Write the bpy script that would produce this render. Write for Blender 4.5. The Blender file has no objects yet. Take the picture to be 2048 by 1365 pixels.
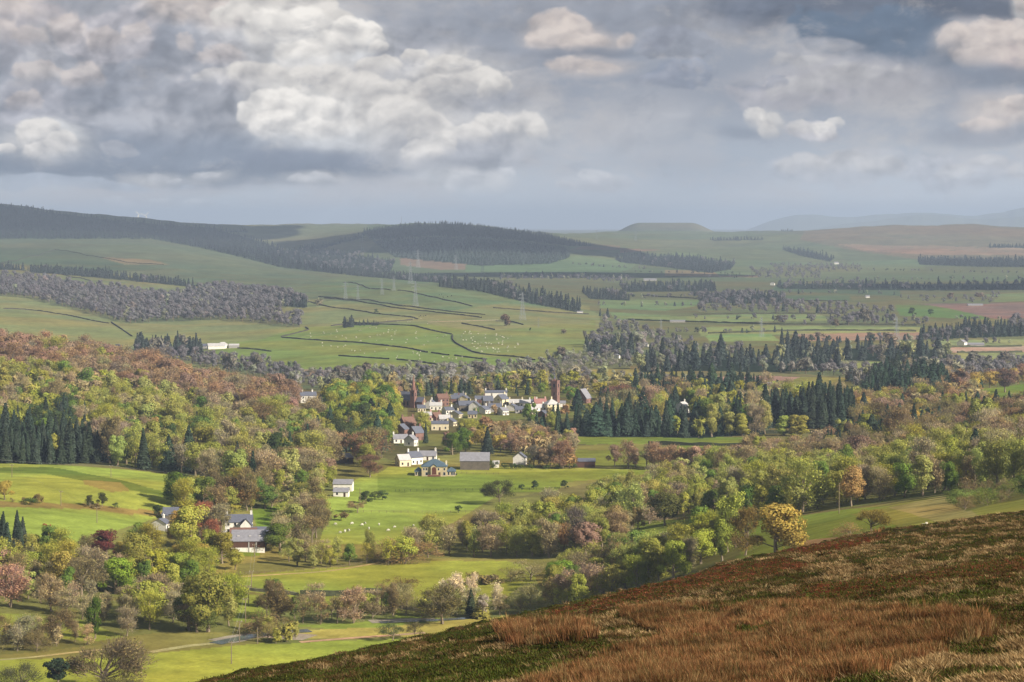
import bpy, math, random
import numpy as np
from mathutils import Vector
random.seed(7)
RS = np.random.RandomState(11)
SC = bpy.context.scene
COL = SC.collection
# ------------------------------------------------------------------ lens
F = 4800.0
TH = math.atan(244.5 / F)
CT, ST = math.cos(TH), math.sin(TH)
CAMZ = 137.0                      # eye height above the river meadows

def pix2uv(px, py):
    a = (np.asarray(px, float) - 1024) / F
    b = (682.5 - np.asarray(py, float)) / F
    Y = CT + b * ST
    return a / Y, (b * CT - ST) / Y

def uv2pix(u, v):
    dep = CT - v * ST
    return 1024 + F * u / dep, 682.5 - F * (ST + v * CT) / dep

# ------------------------------------------------------------------ noise
def _h(ix, iy, s):
    n = (ix.astype(np.int64) * 374761393 + iy.astype(np.int64) * 668265263 + s * 974711) & 0x7fffffff
    n = ((n ^ (n >> 13)) * 1274126177) & 0x7fffffff
    n = n ^ (n >> 16)
    return (n & 0xffff) / 32767.5 - 1.0

def vnoise(x, y, s=0):
    x = np.asarray(x, float); y = np.asarray(y, float)
    ix = np.floor(x); iy = np.floor(y)
    fx = x - ix; fy = y - iy
    fx = fx * fx * (3 - 2 * fx); fy = fy * fy * (3 - 2 * fy)
    a = _h(ix, iy, s); b = _h(ix + 1, iy, s); c = _h(ix, iy + 1, s); d = _h(ix + 1, iy + 1, s)
    return (a * (1 - fx) + b * fx) * (1 - fy) + (c * (1 - fx) + d * fx) * fy

def fbm(x, y, o=4, s=0):
    t = 0; a = 1.0; w = 0
    for k in range(o):
        t = t + a * vnoise(x, y, s + k * 17); w += a
        a *= .5; x = x * 2.03 + 5.1; y = y * 2.03 - 3.7
    return t / w

def inpoly(px, py, poly):
    px = np.asarray(px, float); py = np.asarray(py, float)
    r = np.zeros(px.shape, bool)
    n = len(poly)
    for i in range(n):
        x0, y0 = poly[i]; x1, y1 = poly[(i + 1) % n]
        if y0 == y1: continue
        c = ((y0 > py) != (y1 > py)) & (px < (x1 - x0) * (py - y0) / (y1 - y0) + x0)
        r ^= c
    return r

def smooth(a, sg, ax):
    if sg <= 0: return a
    n = int(3 * sg) + 1
    k = np.exp(-.5 * (np.arange(-n, n + 1) / sg) ** 2); k /= k.sum()
    a = np.moveaxis(a, ax, 0)
    p = np.concatenate([np.repeat(a[:1], n, 0), a, np.repeat(a[-1:], n, 0)], 0)
    o = sum(k[i] * p[i:i + a.shape[0]] for i in range(2 * n + 1))
    return np.moveaxis(o, 0, ax)

# ------------------------------------------------------------------ terrain profiles
VC = [-250, 0, 150, 300, 450, 600, 750, 900, 1050, 1200, 1400, 1600, 1800, 2048, 2300]
VT = {
 500:  [1700, 1700, 1700, 1700, 1700, 1710, 1720, 1730, 1710, 1560, 1400, 1230, 1140, 1078, 1000],
 600:  [1510, 1510, 1515, 1518, 1518, 1518, 1518, 1518, 1500, 1400, 1260, 1150, 1075, 1030, 960],
 700:  [1350, 1355, 1360, 1364, 1364, 1364, 1364, 1364, 1355, 1300, 1190, 1100, 1040, 1003, 930],
 780:  [1262, 1265, 1269, 1269, 1269, 1269, 1269, 1269, 1265, 1225, 1130, 1062, 1015, 985, 905],
 870:  [1160, 1170, 1178, 1182, 1183, 1183, 1183, 1183, 1180, 1155, 1085, 1035, 1000, 965, 880],
 950:  [1070, 1085, 1098, 1105, 1112, 1120, 1120, 1120, 1115, 1098, 1050, 1010, 985, 940, 860],
 1050: [975, 990, 1005, 1030, 1050, 1055, 1055, 1055, 1055, 1046, 1018, 985, 960, 915, 845],
 1200: [935, 938, 940, 955, 968, 978, 978, 978, 978, 976, 965, 945, 925, 888, 835],
 1350: [880, 885, 890, 905, 912, 905, 912, 918, 918, 918, 912, 905, 890, 866, 830],
 1550: [780, 790, 815, 840, 850, 852, 856, 856, 856, 856, 856, 853, 850, 838, 810],
 1700: [725, 740, 770, 795, 812, 808, 819, 819, 819, 819, 819, 819, 815, 812, 790],
 1900: [680, 697, 720, 752, 778, 784, 779, 779, 779, 779, 779, 779, 779, 788, 770],
 2250: [705, 715, 730, 748, 755, 736, 732, 729, 727, 726, 726, 726, 735, 762, 745],
 2700: [680, 688, 695, 698, 694, 687, 682, 680, 679, 679, 678, 678, 678, 700, 700],
 3200: [618, 624, 640, 648, 648, 634, 630, 627, 630, 642, 640, 640, 640, 640, 640],
 3900: [568, 572, 582, 592, 598, 585, 577, 571, 586, 604, 604, 604, 604, 600, 595],
 4600: [535, 545, 552, 560, 563, 563, 566, 568, 576, 580, 579, 579, 579, 579, 575],
 5500: [515, 520, 520, 522, 532, 548, 552, 556, 556, 556, 556, 556, 556, 556, 550],
 6500: [490, 492, 485, 488, 510, 535, 538, 538, 535, 536, 538, 538, 538, 538, 535],
 7500: [480, 480, 482, 480, 500, 512, 493, 474, 484, 516, 523, 524, 522, 520, 520],
 9000: [384, 400, 422, 432, 452, 470, 447, 438, 458, 492, 495, 492, 488, 500, 500],
 10500:[400, 415, 435, 450, 455, 447, 449, 458, 466, 474, 469, 462, 440, 455, 456],
 12000:[420, 430, 450, 458, 460, 462, 462, 468, 472, 469, 463, 463, 458, 466, 468],
 14500:[440, 440, 455, 462, 464, 466, 466, 470, 474, 474, 474, 474, 474, 474, 474],
 20000:[468] * 15,
 34000:[460] * 15,
}
MC = [-200, 100, 330, 700, 1100, 1500, 1800, 2048, 2300]
MT = {
 12: [5000, 4600, 4300, 3900, 3600, 3300, 3000, 2800, 2500],
 30: [2400, 2200, 2080, 1980, 1880, 1800, 1730, 1680, 1620],
 60: [1700, 1640, 1560, 1480, 1400, 1370, 1350, 1330, 1300],
 80: [1620, 1560, 1480, 1420, 1340, 1300, 1270, 1245, 1220],
 100:[1560, 1500, 1420, 1375, 1293, 1255, 1220, 1190, 1160],
 130:[1530, 1460, 1380, 1335, 1256, 1203, 1163, 1130, 1095],
 170:[1560, 1460, 1370, 1303, 1229, 1155, 1113, 1080, 1045],
 220:[1700, 1520, 1400, 1297, 1216, 1123, 1075, 1044, 1010],
 300:[1900, 1700, 1600, 1400, 1240, 1103, 1052, 1024, 990],
 400:[2100, 1900, 1800, 1640, 1420, 1145, 1048, 1020, 985],
 500:[2300, 2100, 2000, 1900, 1800, 1450, 1180, 1085, 1030],
 600:[2400, 2300, 2200, 2100, 2000, 1800, 1500, 1300, 1200],
}

class Terrain:
    """height over (azimuth tangent u, depth d); rows of real heights"""
    def __init__(self, cols, table, us, ds, bu, bl):
        D = sorted(table)
        Z = np.array([[pix2uv(c, y)[1] * d for c, y in zip(cols, table[d])] for d in D])
        uc = np.array([pix2uv(c, 900)[0] for c in cols])
        U = np.arange(uc[0], uc[-1] + .002, .002)
        L = np.arange(math.log(D[0]), math.log(D[-1]) + .01, .01)
        T = np.array([np.interp(L, np.log(D), Z[:, j]) for j in range(len(cols))])
        T = np.array([np.interp(U, uc, T[:, i]) for i in range(len(L))])     # [L,U]
        T = smooth(smooth(T, bu, 1), bl, 0)
        self.us, self.ds = us, ds
        fu = np.clip((us - U[0]) / .002, 0, len(U) - 1.001); fl = np.clip((np.log(ds) - L[0]) / .01, 0, len(L) - 1.001)
        iu = fu.astype(int); il = fl.astype(int)
        wu = (fu - iu)[None]; wl = (fl - il)[:, None]
        a = T[np.ix_(il, iu)]; b = T[np.ix_(il, iu + 1)]; c = T[np.ix_(il + 1, iu)]; d = T[np.ix_(il + 1, iu + 1)]
        self.Z = (a * (1 - wu) + b * wu) * (1 - wl) + (c * (1 - wu) + d * wu) * wl + CAMZ
        self.X = us[None] * ds[:, None]; self.Y = np.repeat(ds[:, None], len(us), 1)
    def finish(self):
        self.V = (self.Z - CAMZ) / self.Y
        self.M = np.maximum.accumulate(self.V, 0)
        self.vis = self.V >= self.M - 1e-9
        self.px, self.py = uv2pix(self.us[None] + 0 * self.V, self.V)
    def zat(self, x, y):
        x = np.asarray(x, float); y = np.asarray(y, float)
        u = x / y
        fj = np.clip(np.interp(u, self.us, np.arange(len(self.us))), 0, len(self.us) - 1.001)
        fi = np.clip(np.interp(y, self.ds, np.arange(len(self.ds))), 0, len(self.ds) - 1.001)
        j = fj.astype(int); i = fi.astype(int); a = fj - j; b = fi - i
        Z = self.Z
        return (Z[i, j] * (1 - a) + Z[i, j + 1] * a) * (1 - b) + (Z[i + 1, j] * (1 - a) + Z[i + 1, j + 1] * a) * b
    def hit(self, px, py):
        px = np.atleast_1d(np.asarray(px, float)); py = np.atleast_1d(np.asarray(py, float))
        u, v = pix2uv(px, py)
        j = np.clip(np.round(np.interp(u, self.us, np.arange(len(self.us)))).astype(int), 0, len(self.us) - 1)
        d = np.full(px.shape, np.nan)
        for c in np.unique(j):
            m = j == c
            col = self.M[:, c]
            i = np.searchsorted(col, v[m])
            ok = (i > 0) & (i < len(col))
            ii = np.clip(i, 1, len(col) - 1)
            v0 = col[ii - 1]; v1 = col[ii]
            t = np.clip((v[m] - v0) / np.maximum(v1 - v0, 1e-12), 0, 1)
            dd = self.ds[ii - 1] * (1 - t) + self.ds[ii] * t
            dd[~ok] = np.nan
            d[m] = dd
        return u * d, d

def axis_u(n, p0, p1, extra):
    a = pix2uv(np.linspace(p0, p1, n), 900)[0]
    st = a[1] - a[0]; L = []; R = []
    x = a[0]; g = st
    for k in range(extra):
        g *= 1.25; x -= g; L.append(x)
    x = a[-1]; g = st
    for k in range(extra):
        g *= 1.25; x += g; R.append(x)
    return np.array(L[::-1] + list(a) + R)

def axis_d(d0, d1, n, mixw=.5):
    t = np.linspace(0, 1, 4000)
    ld = math.log(d0) + t * (math.log(d1) - math.log(d0)); d = np.exp(ld)
    w = mixw * t + (1 - mixw) * (1 / d0 - 1 / d) / (1 / d0 - 1 / d1)
    return np.interp(np.linspace(0, 1, n), w, d)

NOHAZE = False
VAL = Terrain(VC, VT, axis_u(1000, -90, 2140, 18), axis_d(470, 33000, 1000, .6), 10, 2.6)
MOOR = Terrain(MC, MT, axis_u(1000, -90, 2140, 12), axis_d(10, 600, 700, .7), 12, 4.0)
# natural relief on top of the big forms
_x, _y = VAL.X, VAL.Y
rel = np.clip((_y - 850) / 500, 0, 1)
flat = np.clip((VAL.Z - 4) / 14, 0, 1)
VAL.Z += fbm(_x / 90, _y / 160, 3, 5) * (1.0 + 2.2 * rel) * flat * np.clip(_y / 2000, .5, 2.2) * .8
VAL.Z += fbm(_x / 22, _y / 40, 2, 9) * .25 * np.clip(flat + .25, 0, 1)
VAL.Z += fbm(_x / 420, _y / 700, 4, 77) * np.clip((_y - 5600) / 2500, 0, 1) * 15
# rolling left pasture with its hollow, the flat topped hill and the moor summit far off
def bump(x0, y0, rx, ry, h):
    VAL.Z += h * np.exp(-((_x - x0) / rx) ** 2 - ((_y - y0) / ry) ** 2)
bump(-175, 1120, 45, 50, 4.0); bump(-95, 1130, 45, 45, 3.0); bump(-195, 960, 60, 30, 1.6); bump(-140, 1040, 70, 14, -2.2)
def mesa(px0, px1, d0, d1, y):
    u0 = pix2uv(px0, 900)[0]; u1 = pix2uv(px1, 900)[0]
    t = np.clip(np.minimum(_x / _y - u0, u1 - _x / _y) / (.30 * (u1 - u0)), 0, 1)
    t = t * t * (3 - 2 * t); s = np.clip(np.minimum(_y - d0, d1 - _y) / 900, 0, 1)
    zt = CAMZ + pix2uv(1300, y)[1] * _y
    VAL.Z[:] = np.maximum(VAL.Z, VAL.Z + (zt - VAL.Z) * t * s)
mesa(1205, 1452, 12500, 15500, 446)
mesa(1130, 1420, 11200, 12400, 459)
MOOR.Z += fbm(MOOR.X / 9, MOOR.Y / 9, 3, 31) * .35 * np.clip(MOOR.Y / 150, .3, 1.4)
_t = fbm(MOOR.X / 1.3, MOOR.Y / 1.6, 3, 41)
MOOR.Z += np.clip(_t, -.2, 1) * .42 * np.clip(MOOR.Y / 110, .4, 1)
VAL.finish(); MOOR.finish()

def ground(px, py):
    """photo point on the valley ground -> world"""
    x, y = VAL.hit(px, py)
    return x, y, VAL.zat(x, y)
def g1(px, py):
    x, y, z = ground(px, py)
    return float(x[0]), float(y[0]), float(z[0])

# ------------------------------------------------------------------ helpers
def tag(o, label=None, cat=None, group=None, kind=None):
    if label: o['label'] = label
    if cat: o['category'] = cat
    if group: o['group'] = group
    if kind: o['kind'] = kind
    return o
def empty(name, loc, rz=0):
    o = bpy.data.objects.new(name, None); COL.objects.link(o)
    o.location = loc; o.rotation_euler = (0, 0, rz); o.empty_display_size = 1
    return o
def link(name, me, parent=None):
    o = bpy.data.objects.new(name, me); COL.objects.link(o)
    if parent: o.parent = parent
    return o
def npmesh(name, V, T, mat, C=None, smoothf=False):
    """V verts, T triangles or quads (int array), C per-vertex rgb"""
    me = bpy.data.meshes.new(name)
    V = np.asarray(V, np.float32); T = np.asarray(T, np.int32)
    k = T.shape[1]
    me.vertices.add(len(V)); me.vertices.foreach_set('co', V.ravel())
    me.loops.add(T.size); me.loops.foreach_set('vertex_index', T.ravel())
    me.polygons.add(len(T)); me.polygons.foreach_set('loop_start', np.arange(0, T.size, k, dtype=np.int32))
    me.polygons.foreach_set('use_smooth', np.full(len(T), smoothf))
    me.update(calc_edges=True)
    if C is not None:
        at = me.attributes.new('tint', 'FLOAT_COLOR', 'POINT')
        cc = np.ones((len(V), 4), np.float32); cc[:, :3] = C
        at.data.foreach_set('color', cc.ravel())
    if mat: me.materials.append(mat)
    return me

class MB:
    """collects boxes, prisms and tubes into one mesh"""
    def __init__(s): s.v = []; s.f = []
    def add(s, v, f):
        n = len(s.v); s.v += [tuple(p) for p in v]; s.f += [tuple(i + n for i in q) for q in f]
    def box(s, x0, x1, y0, y1, z0, z1):
        s.add([(x0, y0, z0), (x1, y0, z0), (x1, y1, z0), (x0, y1, z0), (x0, y0, z1), (x1, y0, z1), (x1, y1, z1), (x0, y1, z1)],
              [(0, 3, 2, 1), (4, 5, 6, 7), (0, 1, 5, 4), (1, 2, 6, 5), (2, 3, 7, 6), (3, 0, 4, 7)])
    def bar(s, p, q, r, r2=None, n=5):
        p = Vector(p); q = Vector(q); r2 = r if r2 is None else r2
        d = (q - p).normalized(); a = d.orthogonal().normalized(); b = d.cross(a)
        v = []
        for c, rr in ((p, r), (q, r2)):
            for k in range(n):
                t = 2 * math.pi * k / n
                v.append(c + a * (rr * math.cos(t)) + b * (rr * math.sin(t)))
        f = [(k, (k + 1) % n, n + (k + 1) % n, n + k) for k in range(n)] + [tuple(range(n))[::-1], tuple(range(n, 2 * n))]
        s.add(v, f)
    def build(s, name, mat, parent=None):
        me = bpy.data.meshes.new(name); me.from_pydata(s.v, [], s.f); me.materials.append(mat); me.update()
        return link(name, me, parent)

# ------------------------------------------------------------------ materials
def newmat(name):
    m = bpy.data.materials.new(name); m.use_nodes = True
    nt = m.node_tree; nt.nodes.clear()
    out = nt.nodes.new('ShaderNodeOutputMaterial')
    return m, nt, out
def N(nt, t, **kw):
    n = nt.nodes.new(t)
    for k, v in kw.items():
        if k.startswith('i_'):
            key = k[2:]
            n.inputs[int(key) if key.isdigit() else key].default_value = v
        else: setattr(n, k, v)
    return n
MATS = {}
def solid(name, col, rough=.8, var=.25, scale=1.0, metal=0):
    """plain weathered surface: base colour broken by two noises"""
    if name in MATS: return MATS[name]
    m, nt, out = newmat(name)
    b = N(nt, 'ShaderNodeBsdfPrincipled', i_Roughness=rough, i_Metallic=metal)
    b.inputs['Specular IOR Level'].default_value = .25
    tc = N(nt, 'ShaderNodeTexCoord')
    n1 = N(nt, 'ShaderNodeTexNoise', i_Scale=scale, i_Detail=6.0, i_Roughness=.65)
    nt.links.new(tc.outputs['Object'], n1.inputs['Vector'])
    mr = N(nt, 'ShaderNodeMapRange'); mr.inputs[1].default_value = .3; mr.inputs[2].default_value = .7
    mr.inputs[3].default_value = 1 - var; mr.inputs[4].default_value = 1 + var
    nt.links.new(n1.outputs[0], mr.inputs[0])
    mx = N(nt, 'ShaderNodeVectorMath', operation='SCALE'); mx.inputs[0].default_value = col[:3]
    nt.links.new(mr.outputs[0], mx.inputs['Scale'])
    nt.links.new(mx.outputs[0], b.inputs['Base Color'])
    nt.links.new(b.outputs[0], out.inputs[0])
    MATS[name] = m
    return m
def foliage_mat(name, trans=.25, hue=.02, val=.3):
    m, nt, out = newmat(name)
    oi = N(nt, 'ShaderNodeObjectInfo'); at = N(nt, 'ShaderNodeAttribute', attribute_name='tint')
    mul = N(nt, 'ShaderNodeVectorMath', operation='MULTIPLY')
    nt.links.new(oi.outputs['Color'], mul.inputs[0]); nt.links.new(at.outputs['Color'], mul.inputs[1])
    d = N(nt, 'ShaderNodeBsdfDiffuse'); t = N(nt, 'ShaderNodeBsdfTranslucent')
    mix = N(nt, 'ShaderNodeMixShader', i_Fac=trans)
    nt.links.new(mul.outputs[0], d.inputs[0]); nt.links.new(mul.outputs[0], t.inputs[0])
    nt.links.new(d.outputs[0], mix.inputs[1]); nt.links.new(t.outputs[0], mix.inputs[2])
    nt.links.new(mix.outputs[0], out.inputs[0])
    return m
LEAF = foliage_mat('foliage', .28)
BARKM = foliage_mat('bark', 0)
BLADE = foliage_mat('grass_blades', .3)

def ground_mat(name, s1, s2, s3, amp=.35, bump=0.0):
    """painted land cover (attribute) broken by world-space noises"""
    m, nt, out = newmat(name)
    at = N(nt, 'ShaderNodeAttribute', attribute_name='tint')
    ge = N(nt, 'ShaderNodeNewGeometry')
    tot = None
    for s, a in zip((s1, s2, s3), (amp, amp, amp * .8)):
        n = N(nt, 'ShaderNodeTexNoise', i_Scale=1.0 / s, i_Detail=4.0, i_Roughness=.6)
        nt.links.new(ge.outputs['Position'], n.inputs['Vector'])
        r = N(nt, 'ShaderNodeMapRange'); r.inputs[1].default_value = .28; r.inputs[2].default_value = .72
        r.inputs[3].default_value = 1 - a; r.inputs[4].default_value = 1 + a
        nt.links.new(n.outputs[0], r.inputs[0])
        if tot is None: tot = r.outputs[0]; first = n
        else:
            mm = N(nt, 'ShaderNodeMath', operation='MULTIPLY'); nt.links.new(tot, mm.inputs[0]); nt.links.new(r.outputs[0], mm.inputs[1]); tot = mm.outputs[0]
    sc = N(nt, 'ShaderNodeVectorMath', operation='SCALE')
    # a slow drift between fresher and drier growth
    n4 = N(nt, 'ShaderNodeTexNoise', i_Scale=1.0 / (s1 * 2.3), i_Detail=3.0)
    nt.links.new(ge.outputs['Position'], n4.inputs['Vector'])
    dry = N(nt, 'ShaderNodeVectorMath', operation='MULTIPLY'); dry.inputs[1].default_value = (1.22, .98, .9)
    nt.links.new(at.outputs['Color'], dry.inputs[0])
    mx = N(nt, 'ShaderNodeMix', data_type='RGBA')
    rr = N(nt, 'ShaderNodeMapRange'); rr.inputs[1].default_value = .42; rr.inputs[2].default_value = .6
    nt.links.new(n4.outputs[0], rr.inputs[0]); nt.links.new(rr.outputs[0], mx.inputs[0])
    nt.links.new(at.outputs['Color'], mx.inputs[6]); nt.links.new(dry.outputs[0], mx.inputs[7])
    nt.links.new(mx.outputs[2], sc.inputs[0]); nt.links.new(tot, sc.inputs['Scale'])
    d = N(nt, 'ShaderNodeBsdfDiffuse')
    nt.links.new(sc.outputs[0], d.inputs[0]); nt.links.new(d.outputs[0], out.inputs[0])
    return m
# ------------------------------------------------------------------ land cover
def A(*rgb):
    """sRGB 0-255 of the thing's own colour -> linear"""
    c = np.array(rgb, float) / 255
    return np.where(c <= .04045, c / 12.92, ((c + .055) / 1.055) ** 2.4)
GB = A(122, 148, 50)          # bright meadow
GM = A(116, 124, 72)         # mid pasture
GH = A(114, 124, 78)         # dry hill pasture
GF = A(88, 106, 76)          # far green
LIT = A(100, 104, 56)          # woodland floor
SCR = A(92, 86, 58)          # scrub
TAN = A(150, 125, 88)
PINK = A(142, 118, 100)
x, y, pX, pY = VAL.X, VAL.Y, VAL.px, VAL.py
C = np.zeros(x.shape + (3,)); C[:] = GM
def mixin(m, col):
    C[m] = col
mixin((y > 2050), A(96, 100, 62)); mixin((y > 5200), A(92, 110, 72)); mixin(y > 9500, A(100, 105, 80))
mixin((y < 2050), A(110, 118, 54))
wob = fbm(x / 30, y / 50, 3, 3) * 3.0
def paint(poly, col, d0=0, d1=1e9, w=1.0):
    ys = [p[1] for p in poly]
    jj = np.where((VAL.us > pix2uv(min(p[0] for p in poly) - 8, 900)[0]) & (VAL.us < pix2uv(max(p[0] for p in poly) + 8, 900)[0]))[0]
    if not len(jj): return
    a, b = jj[0], jj[-1] + 1
    s = w * np.clip(1500 / y[:, a:b], .15, 1)
    m = VAL.vis[:, a:b] & (pY[:, a:b] > min(ys) - 6) & (pY[:, a:b] < max(ys) + 6)
    m &= inpoly(pX[:, a:b] + wob[:, a:b] * s, pY[:, a:b] + wob[::, a:b] * .4 * s, poly) & (y[:, a:b] > d0) & (y[:, a:b] < d1)
    C[:, a:b][m] = col
# hidden slopes are woodland or pasture by default; what shows is painted field by field
paint([(0, 560), (0, 700), (170, 700), (300, 735), (450, 775), (600, 800), (700, 745), (1200, 735), (1230, 640), (1120, 600), (900, 555), (690, 548), (400, 545), (0, 535)], GH)
paint([(-90, 618), (60, 628), (330, 675), (560, 655), (600, 640), (640, 735), (600, 760), (300, 735), (0, 700), (-90, 690)], GM)
paint([(-90, 540), (60, 545), (330, 572), (600, 590), (600, 575), (300, 555), (0, 530)], A(122, 122, 70))
paint([(-90, 500), (0, 484), (300, 482), (420, 500), (690, 550), (960, 600), (1060, 620), (830, 612), (600, 598), (450, 585), (330, 560), (60, 528), (-90, 520)], GF)
paint([(-90, 490), (120, 500), (250, 520), (330, 540), (200, 545), (0, 525), (-90, 520)], A(70, 92, 62))
paint([(200, 515), (300, 520), (340, 530), (250, 530)], A(140, 120, 80))
paint([(600, 655), (850, 648), (1000, 670), (1170, 690), (1170, 730), (1050, 740), (600, 745), (430, 720), (430, 690), (520, 680)], A(106, 126, 58))
paint([(900, 668), (1010, 660), (1190, 640), (1190, 700), (1080, 722), (950, 712), (915, 690)], A(108, 122, 64))
paint([(640, 605), (900, 640), (1180, 650), (1180, 612), (1050, 600), (900, 612)], A(112, 120, 74))
paint([(700, 548), (900, 556), (1060, 600), (1200, 625), (1010, 606), (900, 622), (700, 592), (600, 575)], A(92, 116, 76))
# below the mid forest hill: pink felled ground and green
paint([(800, 512), (1000, 520), (1000, 538), (880, 540), (800, 530)], A(150, 115, 95))
paint([(930, 530), (1240, 505), (1300, 520), (1240, 545), (1100, 548), (930, 545)], A(98, 128, 84))
paint([(1140, 490), (1240, 495), (1620, 525), (1850, 520), (1850, 540), (1500, 555), (1240, 520), (1140, 510)], A(100, 125, 82))
paint([(1100, 462), (1440, 462), (1640, 470), (1700, 530), (1480, 520), (1220, 500), (1140, 492)], A(102, 118, 78))
paint([(1240, 497), (1330, 500), (1240, 506)], A(140, 110, 90))
paint([(1620, 440), (1760, 440), (2150, 450), (2150, 530), (1840, 520), (1700, 500), (1600, 480)], A(122, 108, 82))
paint([(1670, 488), (1740, 490), (2150, 498), (2150, 512), (1850, 510), (1730, 502)], A(160, 128, 105))
paint([(640, 440), (740, 440), (730, 470), (600, 490), (430, 470), (420, 450)], A(112, 118, 82))
paint([(640, 490), (760, 480), (720, 515), (680, 520), (600, 505)], A(115, 125, 90))
# the plain: strips of pasture, plough and stubble
for p, c in [
    ([(1330, 540), (1530, 545), (1530, 556), (1330, 552)], TAN), ([(1340, 500), (1540, 530), (1560, 545), (1400, 545), (1340, 530)], A(104, 128, 80)),
    ([(1200, 600), (1400, 600), (1400, 612), (1330, 622), (1200, 616)], A(98, 128, 80)), ([(1220, 625), (1480, 640), (1480, 648), (1230, 640)], A(104, 128, 78)),
    ([(1500, 590), (1700, 592), (1700, 602), (1500, 600)], A(70, 100, 70)), ([(1560, 565), (1800, 580), (1800, 592), (1540, 582)], A(64, 96, 72)),
    ([(1370, 632), (1560, 628), (1700, 628), (1700, 642), (1380, 645)], A(112, 132, 80)), ([(1400, 655), (1560, 650), (1840, 652), (1840, 664), (1400, 672)], A(118, 132, 78)),
    ([(1410, 672), (1540, 668), (1560, 682), (1420, 684)], A(106, 136, 78)), ([(1580, 668), (1840, 664), (1840, 680), (1620, 682)], A(132, 114, 98)),
    ([(1600, 658), (1840, 655), (1850, 665), (1600, 668)], A(125, 138, 84)), ([(1790, 610), (1920, 612), (1980, 640), (1800, 632)], A(84, 118, 56)),
    ([(1840, 608), (2150, 604), (2150, 636), (1990, 638), (1900, 618)], A(124, 98, 94)), ([(1970, 590), (2150, 580), (2150, 600), (1990, 604)], A(112, 130, 78)),
    ([(1860, 682), (2150, 676), (2150, 692), (1900, 694)], A(118, 130, 84)), ([(1900, 694), (2150, 692), (2150, 704), (1900, 706)], A(150, 128, 112)),
    ([(1910, 706), (2150, 704), (2150, 722), (1920, 722)], A(120, 128, 78)), ([(1050, 738), (1380, 738), (1380, 760), (1060, 762)], A(122, 130, 66)),
    ([(1350, 756), (1540, 752), (1600, 755), (1580, 762), (1400, 762)], PINK), ([(1400, 768), (1560, 766), (1640, 782), (1400, 790)], A(118, 128, 70)),
    ([(1660, 728), (1780, 724), (1780, 748), (1660, 748)], A(112, 128, 70)), ([(590, 738), (760, 744), (760, 756), (590, 758)], A(138, 122, 96)),
    ([(1560, 852), (1730, 852), (1740, 866), (1560, 868)], A(100, 128, 40)), ([(1280, 745), (1380, 740), (1400, 790), (1280, 790)], A(110, 118, 66)),
    ([(1140, 500), (1240, 500), (1240, 492), (1180, 488)], A(125, 108, 88)), ([(1420, 540), (1520, 520), (1640, 530), (1640, 548), (1440, 552)], A(98, 124, 82))]:
    paint(p, c)
def under_trees():
    global x, y, pX, pY
    x, y, pX, pY = VC_
    for poly, mass, k in UNDER:
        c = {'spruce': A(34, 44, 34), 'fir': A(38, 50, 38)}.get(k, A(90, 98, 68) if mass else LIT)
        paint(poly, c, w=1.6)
# slopes under trees
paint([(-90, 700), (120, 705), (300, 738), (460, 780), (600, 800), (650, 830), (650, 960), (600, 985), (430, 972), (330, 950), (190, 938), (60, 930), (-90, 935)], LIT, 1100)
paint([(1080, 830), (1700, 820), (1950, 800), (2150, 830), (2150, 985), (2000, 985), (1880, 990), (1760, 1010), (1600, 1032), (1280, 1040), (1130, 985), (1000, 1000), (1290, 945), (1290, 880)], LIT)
paint([(1960, 772), (2150, 758), (2150, 828), (2040, 836), (1990, 826), (1960, 800)], A(92, 122, 34))
paint([(600, 760), (1400, 765), (1400, 880), (1000, 900), (700, 930), (640, 860)], A(80, 84, 46))
paint([(760, 935), (1300, 932), (1320, 942), (1060, 960), (980, 1000), (880, 1060), (840, 1090), (640, 1090), (630, 1010), (690, 985), (715, 955), (740, 940)], GB)
paint([(755, 950), (1290, 940), (1290, 950), (1130, 965), (1110, 985), (985, 985), (755, 985)], A(104, 130, 38))
paint([(985, 870), (1520, 875), (1520, 905), (1350, 915), (1350, 888), (985, 890)], A(100, 126, 40))
paint([(1130, 900), (1400, 905), (1400, 935), (1130, 935)], A(98, 120, 40))
# left pasture and meadows
paint([(-90, 925), (60, 928), (200, 935), (330, 948), (430, 985), (420, 1010), (330, 1030), (240, 1060), (150, 1085), (-90, 1100)], GB)
paint([(-90, 938), (100, 934), (250, 962), (330, 985), (330, 995), (210, 970), (90, 948), (-90, 945)], A(84, 112, 34))
paint([(165, 960), (240, 965), (262, 982), (225, 985), (170, 970)], A(118, 122, 54))
paint([(-90, 1000), (190, 1008), (330, 1024), (310, 1034), (180, 1018), (-90, 1012)], A(118, 112, 54), w=2)
paint([(430, 1160), (500, 1150), (760, 1122), (1010, 1122), (1060, 1132), (1090, 1200), (900, 1230), (620, 1200), (480, 1180)], A(120, 144, 44))
paint([(455, 1185), (620, 1200), (760, 1200), (900, 1240), (700, 1262), (440, 1240)], A(114, 138, 44))
paint([(580, 1262), (760, 1255), (900, 1240), (1000, 1232), (1060, 1240), (960, 1262), (840, 1275), (620, 1278)], A(150, 148, 62))
paint([(-90, 1318), (200, 1318), (560, 1284), (760, 1280), (860, 1272), (700, 1400), (-90, 1400)], A(126, 148, 44))
paint([(-90, 1230), (180, 1220), (330, 1215), (330, 1262), (150, 1290), (-90, 1300)], A(112, 136, 44))
paint([(500, 1015), (600, 1010), (640, 1060), (520, 1070)], A(92, 124, 28))
paint([(390, 1085), (520, 1085), (520, 1112), (440, 1115)], A(96, 128, 30))
paint([(350, 1165), (440, 1160), (520, 1180), (420, 1185), (350, 1182)], A(132, 112, 92), w=3)
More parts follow.
